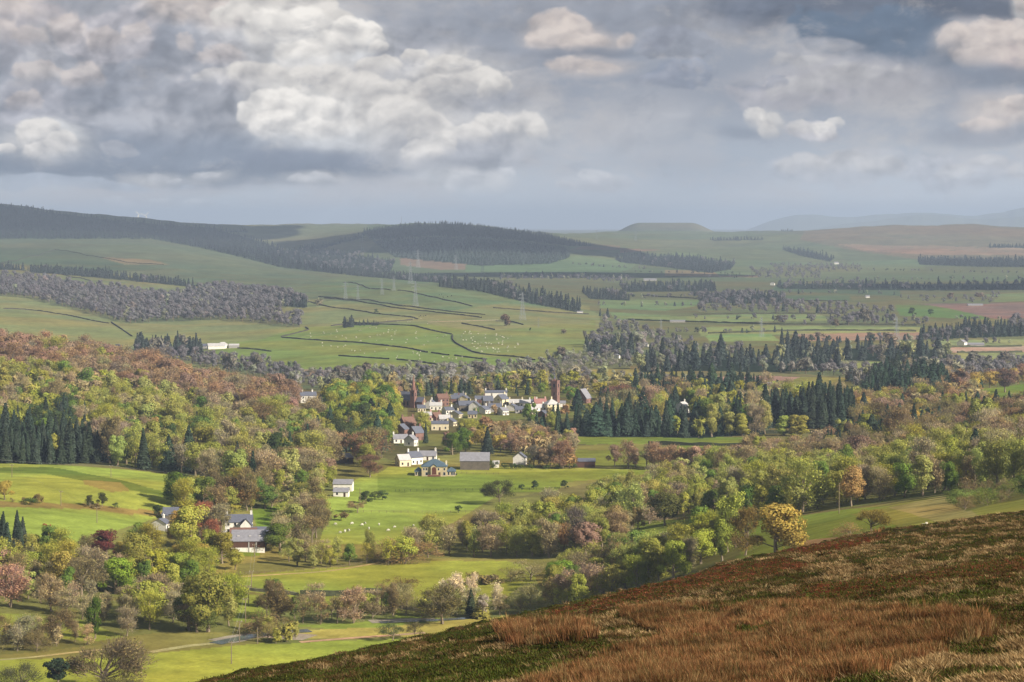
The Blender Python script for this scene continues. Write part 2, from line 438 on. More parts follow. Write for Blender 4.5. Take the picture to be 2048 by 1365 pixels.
# right hill: pasture under the skyline, bleached grass
paint([(1270, 1040), (1480, 1040), (1600, 1032), (1700, 1018), (1780, 1012), (1800, 1080), (1500, 1120), (1270, 1090)], A(104, 132, 42))
paint([(1700, 1030), (1790, 1010), (1890, 990), (1930, 1000), (2150, 985), (2150, 1080), (1850, 1080), (1790, 1050)], A(120, 132, 50))
paint([(1780, 1018), (1885, 992), (1905, 1000), (1960, 1035), (2150, 1000), (2150, 1012), (1900, 1060), (1850, 1035)], A(134, 138, 74), w=6)
paint([(1580, 1082), (1720, 1072), (1760, 1070), (1700, 1095), (1580, 1095)], A(136, 124, 80), w=2)
# sparse mottling of rough pasture
mot = fbm(x / 14, y / 25, 3, 51)
rough = (y > 3300) | ((x > 60) & (y < 900))
C *= (1 + .10 * mot + .06 * fbm(x / 60, y / 40, 2, 63) + rough * .10 * fbm(x / 45, y / 90, 3, 91))[..., None]
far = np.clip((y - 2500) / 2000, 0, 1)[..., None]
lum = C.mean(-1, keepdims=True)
C += (np.clip((C * .62 + A(84, 96, 74) * .38), 0, 1) * .84 - C) * far  # far land muted and dimmed with distance; cloud shade put into its colour
C = C * .86 + C.mean(-1, keepdims=True) * np.array([.17, .14, .10])
C[y < 2200] *= np.array([1.07, .93, 1.0])
# mowing lines across the big meadow
C[(y < 1400)] *= (1 + .06 * np.sin(y[(y < 1400)] / 3.1 + 0.35 * x[(y < 1400)] / 3.1))[:, None]
VALM = ground_mat('land_cover', 60, 9, 1.4, .22)
FARM = ground_mat('hill_cover', 500, 90, 22, .16)

def gridmesh(name, T, C, i0, i1, mat):
    X = T.X[i0:i1]; Y = T.Y[i0:i1]; Z = T.Z[i0:i1]
    n, m = X.shape
    V = np.stack([X, Y, Z], -1).reshape(-1, 3)
    idx = np.arange(n * m).reshape(n, m)
    Q = np.stack([idx[:-1, :-1], idx[:-1, 1:], idx[1:, 1:], idx[1:, :-1]], -1).reshape(-1, 4)
    me = npmesh(name, V, Q, mat, C[i0:i1].reshape(-1, 3), True)
    return link(name, me)
# moor
VC_ = (x, y, pX, pY)
x, y, pX, pY = MOOR.X, MOOR.Y, MOOR.px, MOOR.py
MG = A(46, 50, 22); MO = A(66, 54, 32); MR = A(86, 48, 32); MP = A(96, 80, 54); MRU = A(78, 54, 36)
BRACKEN = [[(1090, 1222), (1200, 1196), (1330, 1156), (1430, 1138), (1580, 1118), (1640, 1128), (1500, 1160), (1360, 1190), (1230, 1215), (1120, 1232)],
           [(1240, 1186), (1400, 1140), (1560, 1118), (1480, 1150), (1330, 1180)],
           [(1600, 1172), (1800, 1150), (2048, 1112), (2150, 1100), (2150, 1135), (1960, 1160), (1800, 1178), (1660, 1200), (1600, 1195)],
           [(1500, 1225), (1640, 1195), (1760, 1180), (1760, 1195), (1620, 1222)],
           [(1540, 1100), (1700, 1075), (1800, 1062), (1760, 1080), (1620, 1110)]]
RUSH = [[(1250, 1215), (1500, 1208), (1960, 1230), (2000, 1262), (1900, 1290), (1840, 1330), (1500, 1400), (1000, 1400), (1180, 1330), (1330, 1270), (1250, 1240)],
        [(1005, 1262), (1060, 1252), (1180, 1246), (1185, 1275), (1090, 1285), (1010, 1290)]]
wm = fbm(x / 6, y / 12, 3, 21) * 14
def fieldmask(polys, px, py, w):
    m = np.zeros(px.shape, bool)
    for p in polys: m |= inpoly(px + w, py + w * .5, p)
    return m
n1 = fbm(x / 2.2, y / 3.4, 3, 71); n2 = fbm(x / 12, y / 20, 3, 81)
CM = np.zeros(x.shape + (3,)); CM[:] = MG
t = np.clip(n1 * 2.2 + n2 * 1.4 + .15, 0, 1)[..., None]; CM = CM * (1 - t) + MO * t
t = (np.clip(n1 * 3 - .5, 0, 1) * .7)[..., None]; CM = CM * (1 - t) + MP * t
bm = fieldmask(BRACKEN, pX, pY, wm); CM[bm] = MR * .9
rm = fieldmask(RUSH, pX, pY, wm); CM[rm] = MRU * .7
MOORM = ground_mat('moor_cover', 7, 1.2, .25, .28)
o = gridmesh('moorland_hill', MOOR, CM, 0, len(MOOR.ds), MOORM); tag(o, 'near shoulder of dark heather and grass moorland', 'hill', kind='structure')

# far mountains, faint beyond the plain
def mountains(name, pts, d, label):
    xs = np.linspace(pts[0][0], pts[-1][0], 260)
    ys = np.interp(xs, [p[0] for p in pts], [p[1] for p in pts])
    ys = smooth(ys, 4, 0) + fbm(xs / 26, xs * 0, 3, int(d) % 97) * 1.4
    V = []; 
    prof = [(-.10, 0), (-.07, .25), (-.04, .62), (-.015, .9), (0, 1), (.03, .8), (.08, 0)]
    for k, (dd, hh) in enumerate(prof):
        D = d * (1 + dd)
        u, v = pix2uv(xs, ys)
        u0, v0 = pix2uv(xs, 0 * xs + 475)
        zt = v * d + CAMZ; zb = v0 * d + CAMZ
        jit = 1 + .12 * fbm(xs / 18, xs * 0 + k * 3.1, 3, 8) * (0 < hh < 1)
        V.append(np.stack([u * D, 0 * u + D, zb + (zt - zb) * hh * jit], -1))
    V = np.array(V); n, m = V.shape[:2]; idx = np.arange(n * m).reshape(n, m)
    Q = np.stack([idx[:-1, :-1], idx[:-1, 1:], idx[1:, 1:], idx[1:, :-1]], -1).reshape(-1, 4)
    me = npmesh(name, V.reshape(-1, 3), Q, solid('mountain_cover', A(95, 100, 80), .95, .2, .0008), None, True)
    tag(link(name, me), label, 'mountains', kind='structure')
mountains('mountains', [(1400, 476), (1490, 462), (1555, 437), (1610, 428), (1690, 436), (1780, 428), (1860, 425), (1940, 434), (2010, 424), (2060, 412), (2200, 400), (2500, 430)], 31000, 'faint blue mountains beyond the moor on the horizon')
mountains('mountains', [(1560, 474), (1660, 452), (1760, 441), (1850, 428), (1960, 440), (2060, 432), (2300, 440), (2500, 450)], 26000, 'fainter lower fells in front of the blue mountains')
# ------------------------------------------------------------------ tree patterns, height 1 with the foot at the origin
def unit(v): return v / np.maximum(np.linalg.norm(v, axis=-1, keepdims=True), 1e-9)
def tris(P, N_, size, rs, tilt=.6, asp=1.0):
    """one small leaf-clump triangle per point, facing roughly along N_"""
    n = len(P)
    nn = unit(N_ + rs.normal(size=(n, 3)) * tilt)
    a = unit(np.cross(nn, rs.normal(size=(n, 3)))); b = np.cross(nn, a)
    s = (size * (.6 + .8 * rs.rand(n)))[:, None] if np.isscalar(size) else (size)[:, None]
    V = np.stack([P - a * s * .6 - b * s * .4 * asp, P + a * s * .6 - b * s * .4 * asp, P + b * s * .75 * asp], 1).reshape(-1, 3)
    return V, np.arange(3 * n).reshape(n, 3)
def sticks(P, D, ln, w, rs, out=None):
    """thin tapering twigs from P along D"""
    n = len(P)
    D = unit(D); a = unit(np.cross(D, (rs.normal(size=(n, 3)) if out is None else out + rs.normal(size=(n, 3)) * .35))) * w * .5
    V = np.stack([P - a, P + a, P + D * np.asarray(ln).reshape(-1, 1)], 1).reshape(-1, 3)
    return V, np.arange(3 * n).reshape(n, 3)
def tube(pts, rad, n=5):
    pts = np.array(pts, float); V = []; T = []
    for i, p in enumerate(pts):
        d = pts[min(i + 1, len(pts) - 1)] - pts[max(i - 1, 0)]
        d = unit(d[None])[0]; a = np.cross(d, (0.3, .9, .1)); a = a / np.linalg.norm(a); b = np.cross(d, a)
        for k in range(n):
            t = 2 * math.pi * k / n
            V.append(p + a * rad[i] * math.cos(t) + b * rad[i] * math.sin(t))
    for i in range(len(pts) - 1):
        for k in range(n):
            q = i * n + k; r = i * n + (k + 1) % n
            T += [(q, r, r + n), (q, r + n, q + n)]
    return np.array(V), np.array(T)
def join(parts):
    V = []; T = []; C = []; o = 0
    for v, t, c in parts:
        V.append(v); T.append(t + o); o += len(v)
        C.append(np.broadcast_to(c, (len(v), 3)) if np.ndim(c) == 1 else c)
    return np.concatenate(V), np.concatenate(T), np.concatenate(C)

def lobes(rs, form, n):
    """centres and radii of the crown's masses"""
    L_ = []
    for k in range(n):
        t = (k + .5) / n
        if form == 'round':
            z = .22 + .64 * rs.rand(); r = .36 * math.sqrt(max(0, 1 - ((z - .48) / .44) ** 2))
        elif form == 'tall':
            z = .20 + .72 * t; r = .23 * math.sin(math.pi * min(1, (1.05 - z) * 1.0 + .12)) ** .7
        elif form == 'spread':
            z = .42 + .42 * rs.rand(); r = .50 * math.sqrt(max(0, 1 - ((z - .52) / .40) ** 2))
        elif form == 'column':
            z = .10 + .82 * t; r = .13 * (1.1 - z * .6)
        elif form == 'bush':
            z = .15 + .60 * rs.rand(); r = .62 * math.sqrt(max(0, 1 - ((z - .1) / .85) ** 2))
        a = rs.rand() * 6.283; rr = r * math.sqrt(rs.rand()) * .95
        rad = {'round': .16, 'tall': .125, 'spread': .16, 'column': .10, 'bush': .25}[form] * (.55 + .95 * rs.rand() ** 1.3)
        L_.append((rr * math.cos(a), rr * math.sin(a), z, rad))
    return np.array(L_)
def limbs(rs, L_, h0, r0, n=5, form='round'):
    parts = []
    top = L_[:, 2].max()
    lean = rs.normal(size=2) * .02
    ax = [(0, 0, -.03), (lean[0], lean[1], h0), (lean[0] * 2, lean[1] * 2, (h0 + top) / 2), (lean[0], lean[1], top)]
    parts.append(tube(ax, [r0 * 1.35, r0 * .9, r0 * .5, r0 * .12], n))
    for l in L_:
        zs = max(h0 * .8, min(l[2] - .10, h0 + (l[2] - h0) * .35 + .02))
        p0 = np.array([lean[0], lean[1], zs]); p2 = np.array([l[0], l[1], l[2] + l[3] * .3])
        p1 = p0 * .45 + p2 * .55 + np.array([0, 0, -.02 + .03 * rs.rand()])
        parts.append(tube([p0, p1, p2], [r0 * .45, r0 * .28, r0 * .08], 4))
    o = 0; V = []; T = []
    for v, t in parts: V.append(v); T.append(t + o); o += len(v)
    return np.concatenate(V), np.concatenate(T)
def shade(rs, n, grp, k=.22):
    k *= .7
    g = 1 + rs.normal(size=(grp.max() + 1, 1)) * k * .55
    return np.clip(g[grp] * (1 + rs.normal(size=(n, 1)) * k * .6), .45, 1.7) * np.array([1, 1, 1.0]) * (1 + rs.normal(size=(n, 3)) * np.array([.05, .0, .05]))
def leafy(seed, form, nl, n, size, sparse=0.0):
    rs = np.random.RandomState(seed); L_ = lobes(rs, form, nl)
    g = rs.randint(0, nl, n); d = unit(rs.normal(size=(n, 3)) + np.array([0, 0, .25]))
    r = L_[g, 3:4] * (.55 + .5 * rs.rand(n, 1) ** .5); sc = np.array([1.15, 1.15, .85])
    P = L_[g, :3] + d * r * sc
    P += rs.normal(size=P.shape) * .012
    # foliage sits on the outside of the whole crown, not buried in the middle
    ctr = np.array([0, 0, L_[:, 2].mean()])
    out = unit(P - ctr)
    V, T = tris(P, d * .9 + out * .5, size, rs, .38 if n > 1500 else .25)
    C = np.repeat(shade(rs, n, g), 3, 0)
    h0 = {'round': .16, 'tall': .12, 'spread': .20, 'column': .08, 'bush': .03}[form]
    tv, tt = limbs(rs, L_, h0, .028 if form != 'bush' else .02)
    return (V, T, C), (tv, tt)
def twiggy(seed, form, nl, n, bud=.25, size=.016):
    rs = np.random.RandomState(seed); L_ = lobes(rs, form, nl)
    g = rs.randint(0, nl, n); d = unit(rs.normal(size=(n, 3)) + np.array([0, 0, .35]))
    P = L_[g, :3] + d * L_[g, 3:4] * (.25 + .75 * rs.rand(n, 1)) * np.array([1.2, 1.2, .95])
    ctr = np.array([0, 0, .25])
    D = unit(P - ctr) * .9 + d * .5 + np.array([0, 0, .35])
    V, T = sticks(P, D, .04 + .06 * rs.rand(n), .0085, rs, d + np.array([0, 0, .3]))
    C = np.repeat(shade(rs, n, g, .25), 3, 0)
    m = int(n * bud); gi = rs.randint(0, n, m)
    V2, T2 = tris(P[gi] + D[gi] * .05, d[gi] + np.array([0, 0, .3]), size, rs, .5)
    C2 = np.repeat(shade(rs, m, g[gi], .2), 3, 0) * np.array([1.15, 1.12, .8])
    h0 = {'round': .15, 'tall': .12, 'spread': .18, 'column': .08, 'bush': .03}[form]
    tv, tt = limbs(rs, L_, h0, .026)
    return join([(V, T, C), (V2, T2, C2)]), (tv, tt)
def conifer(seed, width, n, size, skirt=.08, ragged=.25):
    rs = np.random.RandomState(seed)
    z = 1 - (1 - skirt) * rs.rand(n) ** .62
    tier = np.round(z * 16) / 16
    ang = rs.rand(n) * 6.283
    nb = 9
    k = np.floor(ang / 6.283 * nb) + tier * 37
    br = .75 + ragged * (np.sin(k * 12.9898) * 43758.5453 % 1.0)
    R = width * (1.02 - tier) ** .85 * br
    f = rs.rand(n) ** .45
    P = np.stack([np.cos(ang) * R * f, np.sin(ang) * R * f, tier + (1 - f) * .05 * width * 3 - f * .04 + rs.normal(size=n) * .008], 1)
    P[:, 2] = np.clip(P[:, 2], .03, 1.0)
    nr = np.stack([np.cos(ang), np.sin(ang), np.full(n, .7)], 1)
    V, T = tris(P, nr, size, rs, .5, 1.2)
    g = (k.astype(int) % 60)
    C = np.repeat(shade(rs, n, g, .3), 3, 0)
    tv, tt = tube([(0, 0, -.03), (0, 0, .5), (0, 0, .99)], [.018, .012, .002], 5)
    return (V, T, C), (tv, tt)
def pine(seed, n, size):
    """bare leaning stem with a few flat dark plates"""
    rs = np.random.RandomState(seed); nl = 9
    L_ = np.array([(rs.normal() * .13, rs.normal() * .13, .55 + .38 * rs.rand(), .10 + .07 * rs.rand()) for _ in range(nl)])
    L_[0] = (.0, .0, .93, .12)
    g = rs.randint(0, nl, n); d = unit(rs.normal(size=(n, 3)))
    P = L_[g, :3] + d * L_[g, 3:4] * (.5 + .5 * rs.rand(n, 1)) * np.array([1.25, 1.25, .6])
    V, T = tris(P, d + np.array([0, 0, .5]), size, rs)
    tv, tt = limbs(rs, L_, .42, .024)
    return (V, T, np.repeat(shade(rs, n, g, .25), 3, 0)), (tv, tt)

PR = {}
def proto(form, lod, i):
    """lod 3 near ... 0 far; returns ((V,T,C) crown, (V,T) trunk)"""
    key = (form, lod, i)
    if key in PR: return PR[key]
    q = [.05, .16, .45, 1.0][lod]; sz = [3.0, 1.9, 1.35, 1.0][lod]; s = 100 * i + hash_(form)
    if form[0] == 'L':
        f = {'Lr': 'round', 'Lt': 'tall', 'Ls': 'spread', 'Lc': 'column', 'Lb': 'bush'}[form]
        r = leafy(s, f, [8, 10, 15, 20][lod], int(6200 * q), .026 * sz)
    elif form[0] == 'T':
        f = {'Tr': 'round', 'Tt': 'tall', 'Ts': 'spread', 'Tb': 'bush'}[form]
        r = twiggy(s, f, [8, 10, 15, 20][lod], int(5200 * q), .34, .023 * sz)
        if lod < 2:
            (V, T, C), tr = r
            c = V.reshape(-1, 3, 3).mean(1, keepdims=True)   # stouter twigs for far copies
            V = (c + (V.reshape(-1, 3, 3) - c) * (1.5 if lod else 2.1)).reshape(-1, 3); r = ((V, T, C), tr)
            (V, T, C), tr = r; W_ = V.reshape(-1, 3, 3); b_ = W_[:, 1] - W_[:, 0]; W_[:, 0] -= b_ * (1.6 if lod else 3.2); W_[:, 1] += b_ * (1.6 if lod else 3.2)
            r = ((W_.reshape(-1, 3), T, C), tr)
    elif form == 'Cn': r = conifer(s, .215, int(2400 * q), .040 * sz)
    elif form == 'Cw': r = conifer(s, .30, int(2800 * q), .045 * sz, .12, .45)
    elif form == 'Cp': r = pine(s, int(2200 * q), .040 * sz)
    PR[key] = r
    return r
def hash_(t): return sum(ord(c) * (7 ** k) for k, c in enumerate(t)) % 1000

BARK = A(128, 114, 94)
# kind: (forms, colour, category, object name, look words, height factor)
KIND = {
 'lime':   (('Lr', 'Lr', 'Lt'), A(142, 148, 42), 'broadleaf tree', 'broadleaf_tree', 'lime green leafing'),
 'green':  (('Lr', 'Lt', 'Lr'), A(98, 122, 40), 'broadleaf tree', 'broadleaf_tree', 'fresh green'),
 'dgreen': (('Lr', 'Lt', 'Ls'), A(66, 82, 42), 'broadleaf tree', 'broadleaf_tree', 'dark green'),
 'olive':  (('Lr', 'Lt', 'Tr'), A(142, 142, 48), 'broadleaf tree', 'broadleaf_tree', 'olive yellow'),
 'ochre':  (('Ls', 'Lr', 'Lr'), A(164, 142, 54), 'broadleaf tree', 'broadleaf_tree', 'golden ochre'),
 'rust':   (('Lr', 'Tr', 'Lr'), A(146, 122, 66), 'broadleaf tree', 'broadleaf_tree', 'rust orange'),
 'copper': (('Lr', 'Tr', 'Lr'), A(132, 98, 80), 'broadleaf tree', 'broadleaf_tree', 'copper red'),
 'pink':   (('Tr', 'Lr', 'Tr'), A(172, 118, 104), 'broadleaf tree', 'broadleaf_tree', 'rosy pink budding'),
 'grey':   (('Tr', 'Tt', 'Tr'), A(148, 134, 106), 'bare tree', 'bare_tree', 'grey leafless'),
 'brown':  (('Tr', 'Ts', 'Tt'), A(126, 112, 78), 'bare tree', 'bare_tree', 'brown twiggy'),
 'purple': (('Tr', 'Tr', 'Ts'), A(112, 100, 96), 'bare tree', 'bare_tree', 'purplish leafless'),
 'russet': (('Tr', 'Tr', 'Lr'), A(144, 116, 92), 'bare tree', 'bare_tree', 'russet budding'),
 'budgrn': (('Tt', 'Tr', 'Lt'), A(146, 148, 70), 'bare tree', 'bare_tree', 'thin budding'),
 'white':  (('Tt', 'Tt', 'Ts'), A(190, 175, 160), 'bare tree', 'bare_tree', 'pale silver stemmed'),
 'spruce': (('Cn', 'Cn', 'Cn'), A(60, 74, 58), 'conifer', 'conifer_tree', 'dark spired'),
 'fir':    (('Cw', 'Cw', 'Cn'), A(58, 78, 60), 'conifer', 'conifer_tree', 'broad dark'),
 'larch':  (('Cn', 'Cn', 'Cw'), A(104, 116, 48), 'conifer', 'conifer_tree', 'pale green spired'),
 'pine':   (('Cp', 'Cp', 'Cp'), A(46, 60, 42), 'conifer', 'pine_tree', 'dark flat topped'),
 'poplar': (('Lc', 'Lc', 'Lc'), A(150, 148, 52), 'broadleaf tree', 'poplar_tree', 'yellow green upright'),
 'willow': (('Tb', 'Lb', 'Tb'), A(136, 126, 78), 'shrub', 'shrub', 'tawny rounded'),
 'hazel':  (('Tb', 'Tb', 'Lb'), A(120, 104, 70), 'shrub', 'shrub', 'brown leafless'),
 'bush':   (('Lb', 'Lb', 'Lb'), A(72, 88, 34), 'shrub', 'shrub', 'dense green'),
 'gorse':  (('Lb', 'Lb', 'Tb'), A(110, 122, 52), 'shrub', 'shrub', 'light green'),
}
PLANTS = []     # dict(x,y,z,h,w,kind,form,i,rot,col,zone,where,ph,pxy, mass)
def add_plant(x, y, z, h, kind, zone, where, rs, mass=None, w=1.0, form=None, col=None, label=None):
    K = KIND[kind]
    fi = rs.randint(0, 3)
    c = K[1] if col is None else col
    c = (c * .84 + c.mean() * np.array([.20, .165, .135])) * 1.16
    c = np.clip(c * (1 + rs.normal() * (.06 if mass else .12)) * (1 + rs.normal(size=3) * np.array([.05, .04, .07])), .008, .9)
    if zone != 'single':
        h *= math.exp(rs.normal() * .13)
        if K[2] == 'conifer': h *= .85 + .3 * rs.rand(); w *= .75 + .6 * rs.rand()
    px, py = uv2pix(x / y, (z - CAMZ) / y)
    if mass:
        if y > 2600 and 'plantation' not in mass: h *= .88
        g_ = float(c.mean()); c = (c * .45 + g_ * .55 * np.array([.92, .97, 1.07])) * (.55 if mass in ('shaded_plantation', 'dark_plantation') else 1.7 if mass == 'bluish_plantation' else 1.12 if K[2] != 'conifer' else 1.15)  # left hill plantation: extra cloud shade put into the tree colour
    if mass and form is None and h * F / y < 30 and K[0][fi][0] == 'T': form = {'Tr': 'Lr', 'Tt': 'Lt', 'Ts': 'Lr', 'Tb': 'Lb'}[K[0][fi]]
    PLANTS.append(dict(x=x, y=y, z=z, h=h, w=w * ((1.0 if zone == 'single' else .80) + .36 * rs.rand()), kind=kind, form=form or K[0][fi], i=int(rs.randint(0, 3)), rot=rs.rand() * 6.283,
                       col=c, zone=zone, where=where, ph=h * F / y, px=float(px), py=float(py), mass=mass, label=label))
UNDER = []
def zone(name, where, poly, mix, sp, h, mass=None, an=2.2, keep=None, hollow=None, seed=None):
    """scatter plants over the ground that shows inside a photo polygon; sp = spacing in metres"""
    rs = np.random.RandomState(seed or (hash_(name) + 5))
    xs = [p[0] for p in poly]; ys = [p[1] for p in poly]
    n = 60000
    px = rs.uniform(min(xs), max(xs), n); py = rs.uniform(min(ys), max(ys), n)
    m = inpoly(px, py, poly); px = px[m]; py = py[m]
    X, Y = VAL.hit(px, py); ok = ~np.isnan(Y); X = X[ok]; Y = Y[ok]; Z = VAL.zat(X, Y)
    kinds = list(mix); wts = np.array([mix[k] for k in kinds], float); wts /= wts.sum()
    sc = [np.log(w + 1e-6) + 1.5 * fbm(X / 45, Y / 75, 3, hash_(k)) * 1.0 for k, w in zip(kinds, wts)]
    sc = np.array(sc) + rs.gumbel(size=(len(kinds), len(X))) * .55
    ki = sc.argmax(0)
    if not mass: sp *= .98
    cell = sp; cnt = 0
    UNDER.append((poly, mass, kinds[int(np.argmax(wts))]))
    seen = {}
    for a in range(len(X)):
        x, y = X[a], Y[a] / an
        s = sp * (.75 + .5 * rs.rand())
        cx_, cy_ = int(x // cell), int(y // cell)
        bad = False
        for i in (-1, 0, 1):
            for j in (-1, 0, 1):
                for (qx, qy) in seen.get((cx_ + i, cy_ + j), ()):
                    if (qx - x) ** 2 + (qy - y) ** 2 < s * s * .8: bad = True; break
                if bad: break
            if bad: break
        if bad: continue
        seen.setdefault((cx_, cy_), []).append((x, y))
        hh = rs.uniform(*h) * (1 + .18 * float(vnoise(X[a] / 35, Y[a] / 60, 4))) * (1.0 if mass else 1.06)
        if not mass:
            qx, qy = uv2pix(X[a] / Y[a], (Z[a] - CAMZ) / Y[a])
            if blocked(float(qx), float(qy), hh * F / Y[a]): continue
        add_plant(float(X[a]), float(Y[a]), float(Z[a]) - .15, hh, kinds[ki[a]], name, where, rs, mass)
        cnt += 1
    return cnt
def line(name, where, pts, mix, sp, h, mass=None, jit=.3, seed=None, d=None):
    """plants along a photo polyline"""
    rs = np.random.RandomState(seed or (hash_(name) + 9))
    X, Y = VAL.hit([p[0] for p in pts], [p[1] for p in pts])
    kinds = list(mix); wts = np.array([mix[k] for k in kinds], float); wts /= wts.sum()
    for (x0, y0), (x1, y1) in zip(zip(X, Y), list(zip(X, Y))[1:]):
        ln = math.hypot(x1 - x0, y1 - y0); n = max(1, int(ln / sp))
        for k in range(n):
            t = (k + rs.rand() * .8) / n
            x = x0 + (x1 - x0) * t + rs.normal() * sp * jit; y = y0 + (y1 - y0) * t + rs.normal() * sp * jit
            add_plant(x, y, float(VAL.zat(x, y)) - .1, rs.uniform(*h), kinds[rs.choice(len(kinds), p=wts)], name, where, rs, mass)
def one(px, py, hpx, kind, where, label, w=1.0, form=None, col=None, i=None):
    """a single tree standing where the photo shows it; hpx = its height in photo pixels"""
    rs = np.random.RandomState(int(px * 7 + py) % 100000)
    x, y, z = g1(px, py)
    add_plant(x, y, z - .15, hpx * y / F, kind, 'single', where, rs, None, w, form, col, label)
    if i is not None: PLANTS[-1]['i'] = i
# photo rectangles of buildings that no crown in front may cover: x0, y0, x1, y1, chance kept clear
PROTECT = [(440, 1022, 546, 1104, 1), (664, 958, 712, 994, 1), (830, 916, 912, 952, 1), (790, 898, 868, 932, .95), (918, 904, 986, 937, 1), (804, 750, 842, 800, 1), (1100, 752, 1122, 796, 1),
           (848, 797, 905, 822, .8), (920, 795, 972, 826, .85), (968, 776, 1018, 818, .9), (1018, 797, 1122, 814, .9), (865, 828, 904, 858, .75), (598, 783, 640, 806, 1), (1150, 776, 1186, 798, .95), (1354, 803, 1376, 822, .95),
           (798, 838, 834, 858, .8), (820, 860, 838, 888, .8), (784, 872, 820, 898, .8), (400, 682, 482, 698, 1), (1034, 905, 1046, 926, .9), (1150, 915, 1192, 932, .9), (315, 1037, 334, 1058, .9), (326, 1013, 358, 1036, .9), (682, 907, 704, 925, .9),
           (1470, 1003, 1584, 1106, 1), (1405, 1040, 1470, 1124, .95), (560, 1135, 1010, 1172, .9), (75, 1012, 240, 1062, .95), (188, 1062, 238, 1106, .9), (205, 1118, 262, 1180, .9), (338, 1022, 384, 1078, .85), (290, 1100, 325, 1170, .8), (700, 870, 760, 925, .8), (0, 1130, 55, 1205, .8), (650, 1005, 840, 1072, .95), (1585, 1035, 1720, 1084, 1), (600, 1262, 830, 1280, .9), (1150, 906, 1330, 932, .35), (985, 945, 1150, 985, .9), (1290, 1046, 1380, 1064, .8)]
_prs = np.random.RandomState(3)
def blocked(px, py, ph):
    for x0, y0, x1, y1, c in PROTECT:
        if px + .25 * ph > x0 and px - .25 * ph < x1 and py - ph * .98 < y1 - 2 and py > y1 - 1 and _prs.rand() < c:
            return True
        if x0 - 2 < px < x1 + 2 and y1 - 6 < py <= y1 + 1: return True
    return False
# ------------------------------------------------------------------ where the plants grow
# --- left hillside wood
MIXL = {'olive': 6, 'budgrn': 4, 'grey': 2.6, 'russet': .5, 'green': 2, 'lime': 1.2, 'rust': 0.5, 'ochre': .9, 'dgreen': .5}
zone('upper left wood', 'high on the hillside wood', [(-40, 745), (130, 765), (300, 800), (420, 835), (560, 850), (420, 870), (250, 850), (-40, 830)], {'olive': 4, 'budgrn': 5, 'grey': 5, 'green': 1.4, 'lime': .8, 'rust': 0.4, 'ochre': .4, 'brown': 1}, 10.5, (10, 15))
zone('hill crest wood', 'along the crest of the hillside wood', [(-40, 690), (60, 700), (170, 716), (300, 742), (450, 782), (590, 803), (590, 850), (450, 835), (300, 800), (130, 765), (-40, 745)], {'russet': 6, 'copper': .8, 'rust': 0.6, 'purple': 1.4, 'olive': 1.6, 'grey': 1.5}, 9, (12, 17))
zone('middle left wood', 'midway up the hillside wood', [(-40, 830), (250, 850), (420, 870), (560, 850), (620, 870), (640, 900), (520, 920), (200, 900), (-40, 870)], {'olive': 5, 'budgrn': 4, 'grey': 3, 'rust': 0.5, 'spruce': 1.3, 'green': 2, 'lime': 1, 'brown': 1, 'dgreen': .8}, 10.5, (11, 16))
zone('lower left wood', 'in the wood edging the left pasture', [(190, 900), (520, 920), (640, 900), (645, 960), (600, 985), (520, 985), (470, 982), (430, 968), (330, 945), (210, 930)], {'grey': 3.5, 'brown': 2, 'olive': 3, 'fir': 2.4, 'green': 1.2, 'budgrn': 3, 'dgreen': .8, 'lime': .4}, 9.5, (13, 19))
zone('spruce block', 'in the dark block above pasture', [(-40, 868), (60, 872), (185, 888), (200, 925), (100, 930), (-40, 925)], {'spruce': 6, 'fir': 2, 'dgreen': .8, 'olive': .6}, 6, (10, 17))
zone('lime crowns', 'among the bright crowns high left', [(-30, 840), (60, 835), (110, 800), (100, 850), (20, 880), (-30, 880)], {'lime': 6, 'olive': 1}, 9, (11, 15))
zone('dark hollow', 'below the bright crowns on the left slope', [(60, 850), (130, 840), (150, 880), (70, 885)], {'dgreen': 4, 'spruce': 3}, 8, (12, 17))
# --- knoll with the grey house, wooded edge towards the village
zone('knoll wood', 'on the wooded knoll left of the village', [(600, 820), (650, 812), (760, 820), (790, 860), (770, 905), (700, 912), (640, 905), (600, 870)], {'green': 3.5, 'dgreen': 2, 'olive': 4, 'ochre': .8, 'fir': 2.4, 'grey': 1, 'lime': 1.8}, 9, (12, 17))
zone('cottage wood', 'behind the roadside cottage', [(620, 905), (700, 915), (765, 915), (790, 925), (762, 945), (710, 958), (640, 985), (600, 985)], {'brown': 2, 'grey': 2, 'olive': 3, 'russet': .6, 'green': 2}, 9, (11, 15))
# --- village trees
zone('village front', 'in front of the village roofs', [(790, 872), (870, 868), (1000, 866), (1080, 880), (1090, 905), (1000, 905), (930, 900), (850, 893), (800, 893)], {'olive': 3, 'lime': 1.6, 'green': 2.4, 'grey': 2.5, 'spruce': 1.6, 'russet': 1.6, 'ochre': 1.5}, 10, (8, 12))
zone('village left', 'left of the spire', [(660, 800), (740, 790), (815, 800), (815, 835), (760, 845), (680, 830)], {'olive': 3, 'ochre': .8, 'green': 2.6, 'dgreen': 2, 'grey': 1, 'spruce': 1.2, 'lime': 1.2}, 11, (11, 16))
zone('village gardens', 'between the village roofs', [(830, 806), (1100, 806), (1230, 806), (1250, 832), (1000, 842), (880, 838), (830, 830)], {'olive': 2, 'grey': 2, 'green': 2, 'spruce': 1, 'russet': 1}, 19, (5, 9))
zone('village back', 'behind the village roofs', [(780, 775), (1000, 770), (1150, 775), (1330, 780), (1330, 795), (1200, 800), (1120, 795), (900, 792), (780, 795)], {'grey': 3, 'olive': 2, 'green': 1.3, 'spruce': 2, 'purple': 2, 'budgrn': 2}, 11, (8, 11))
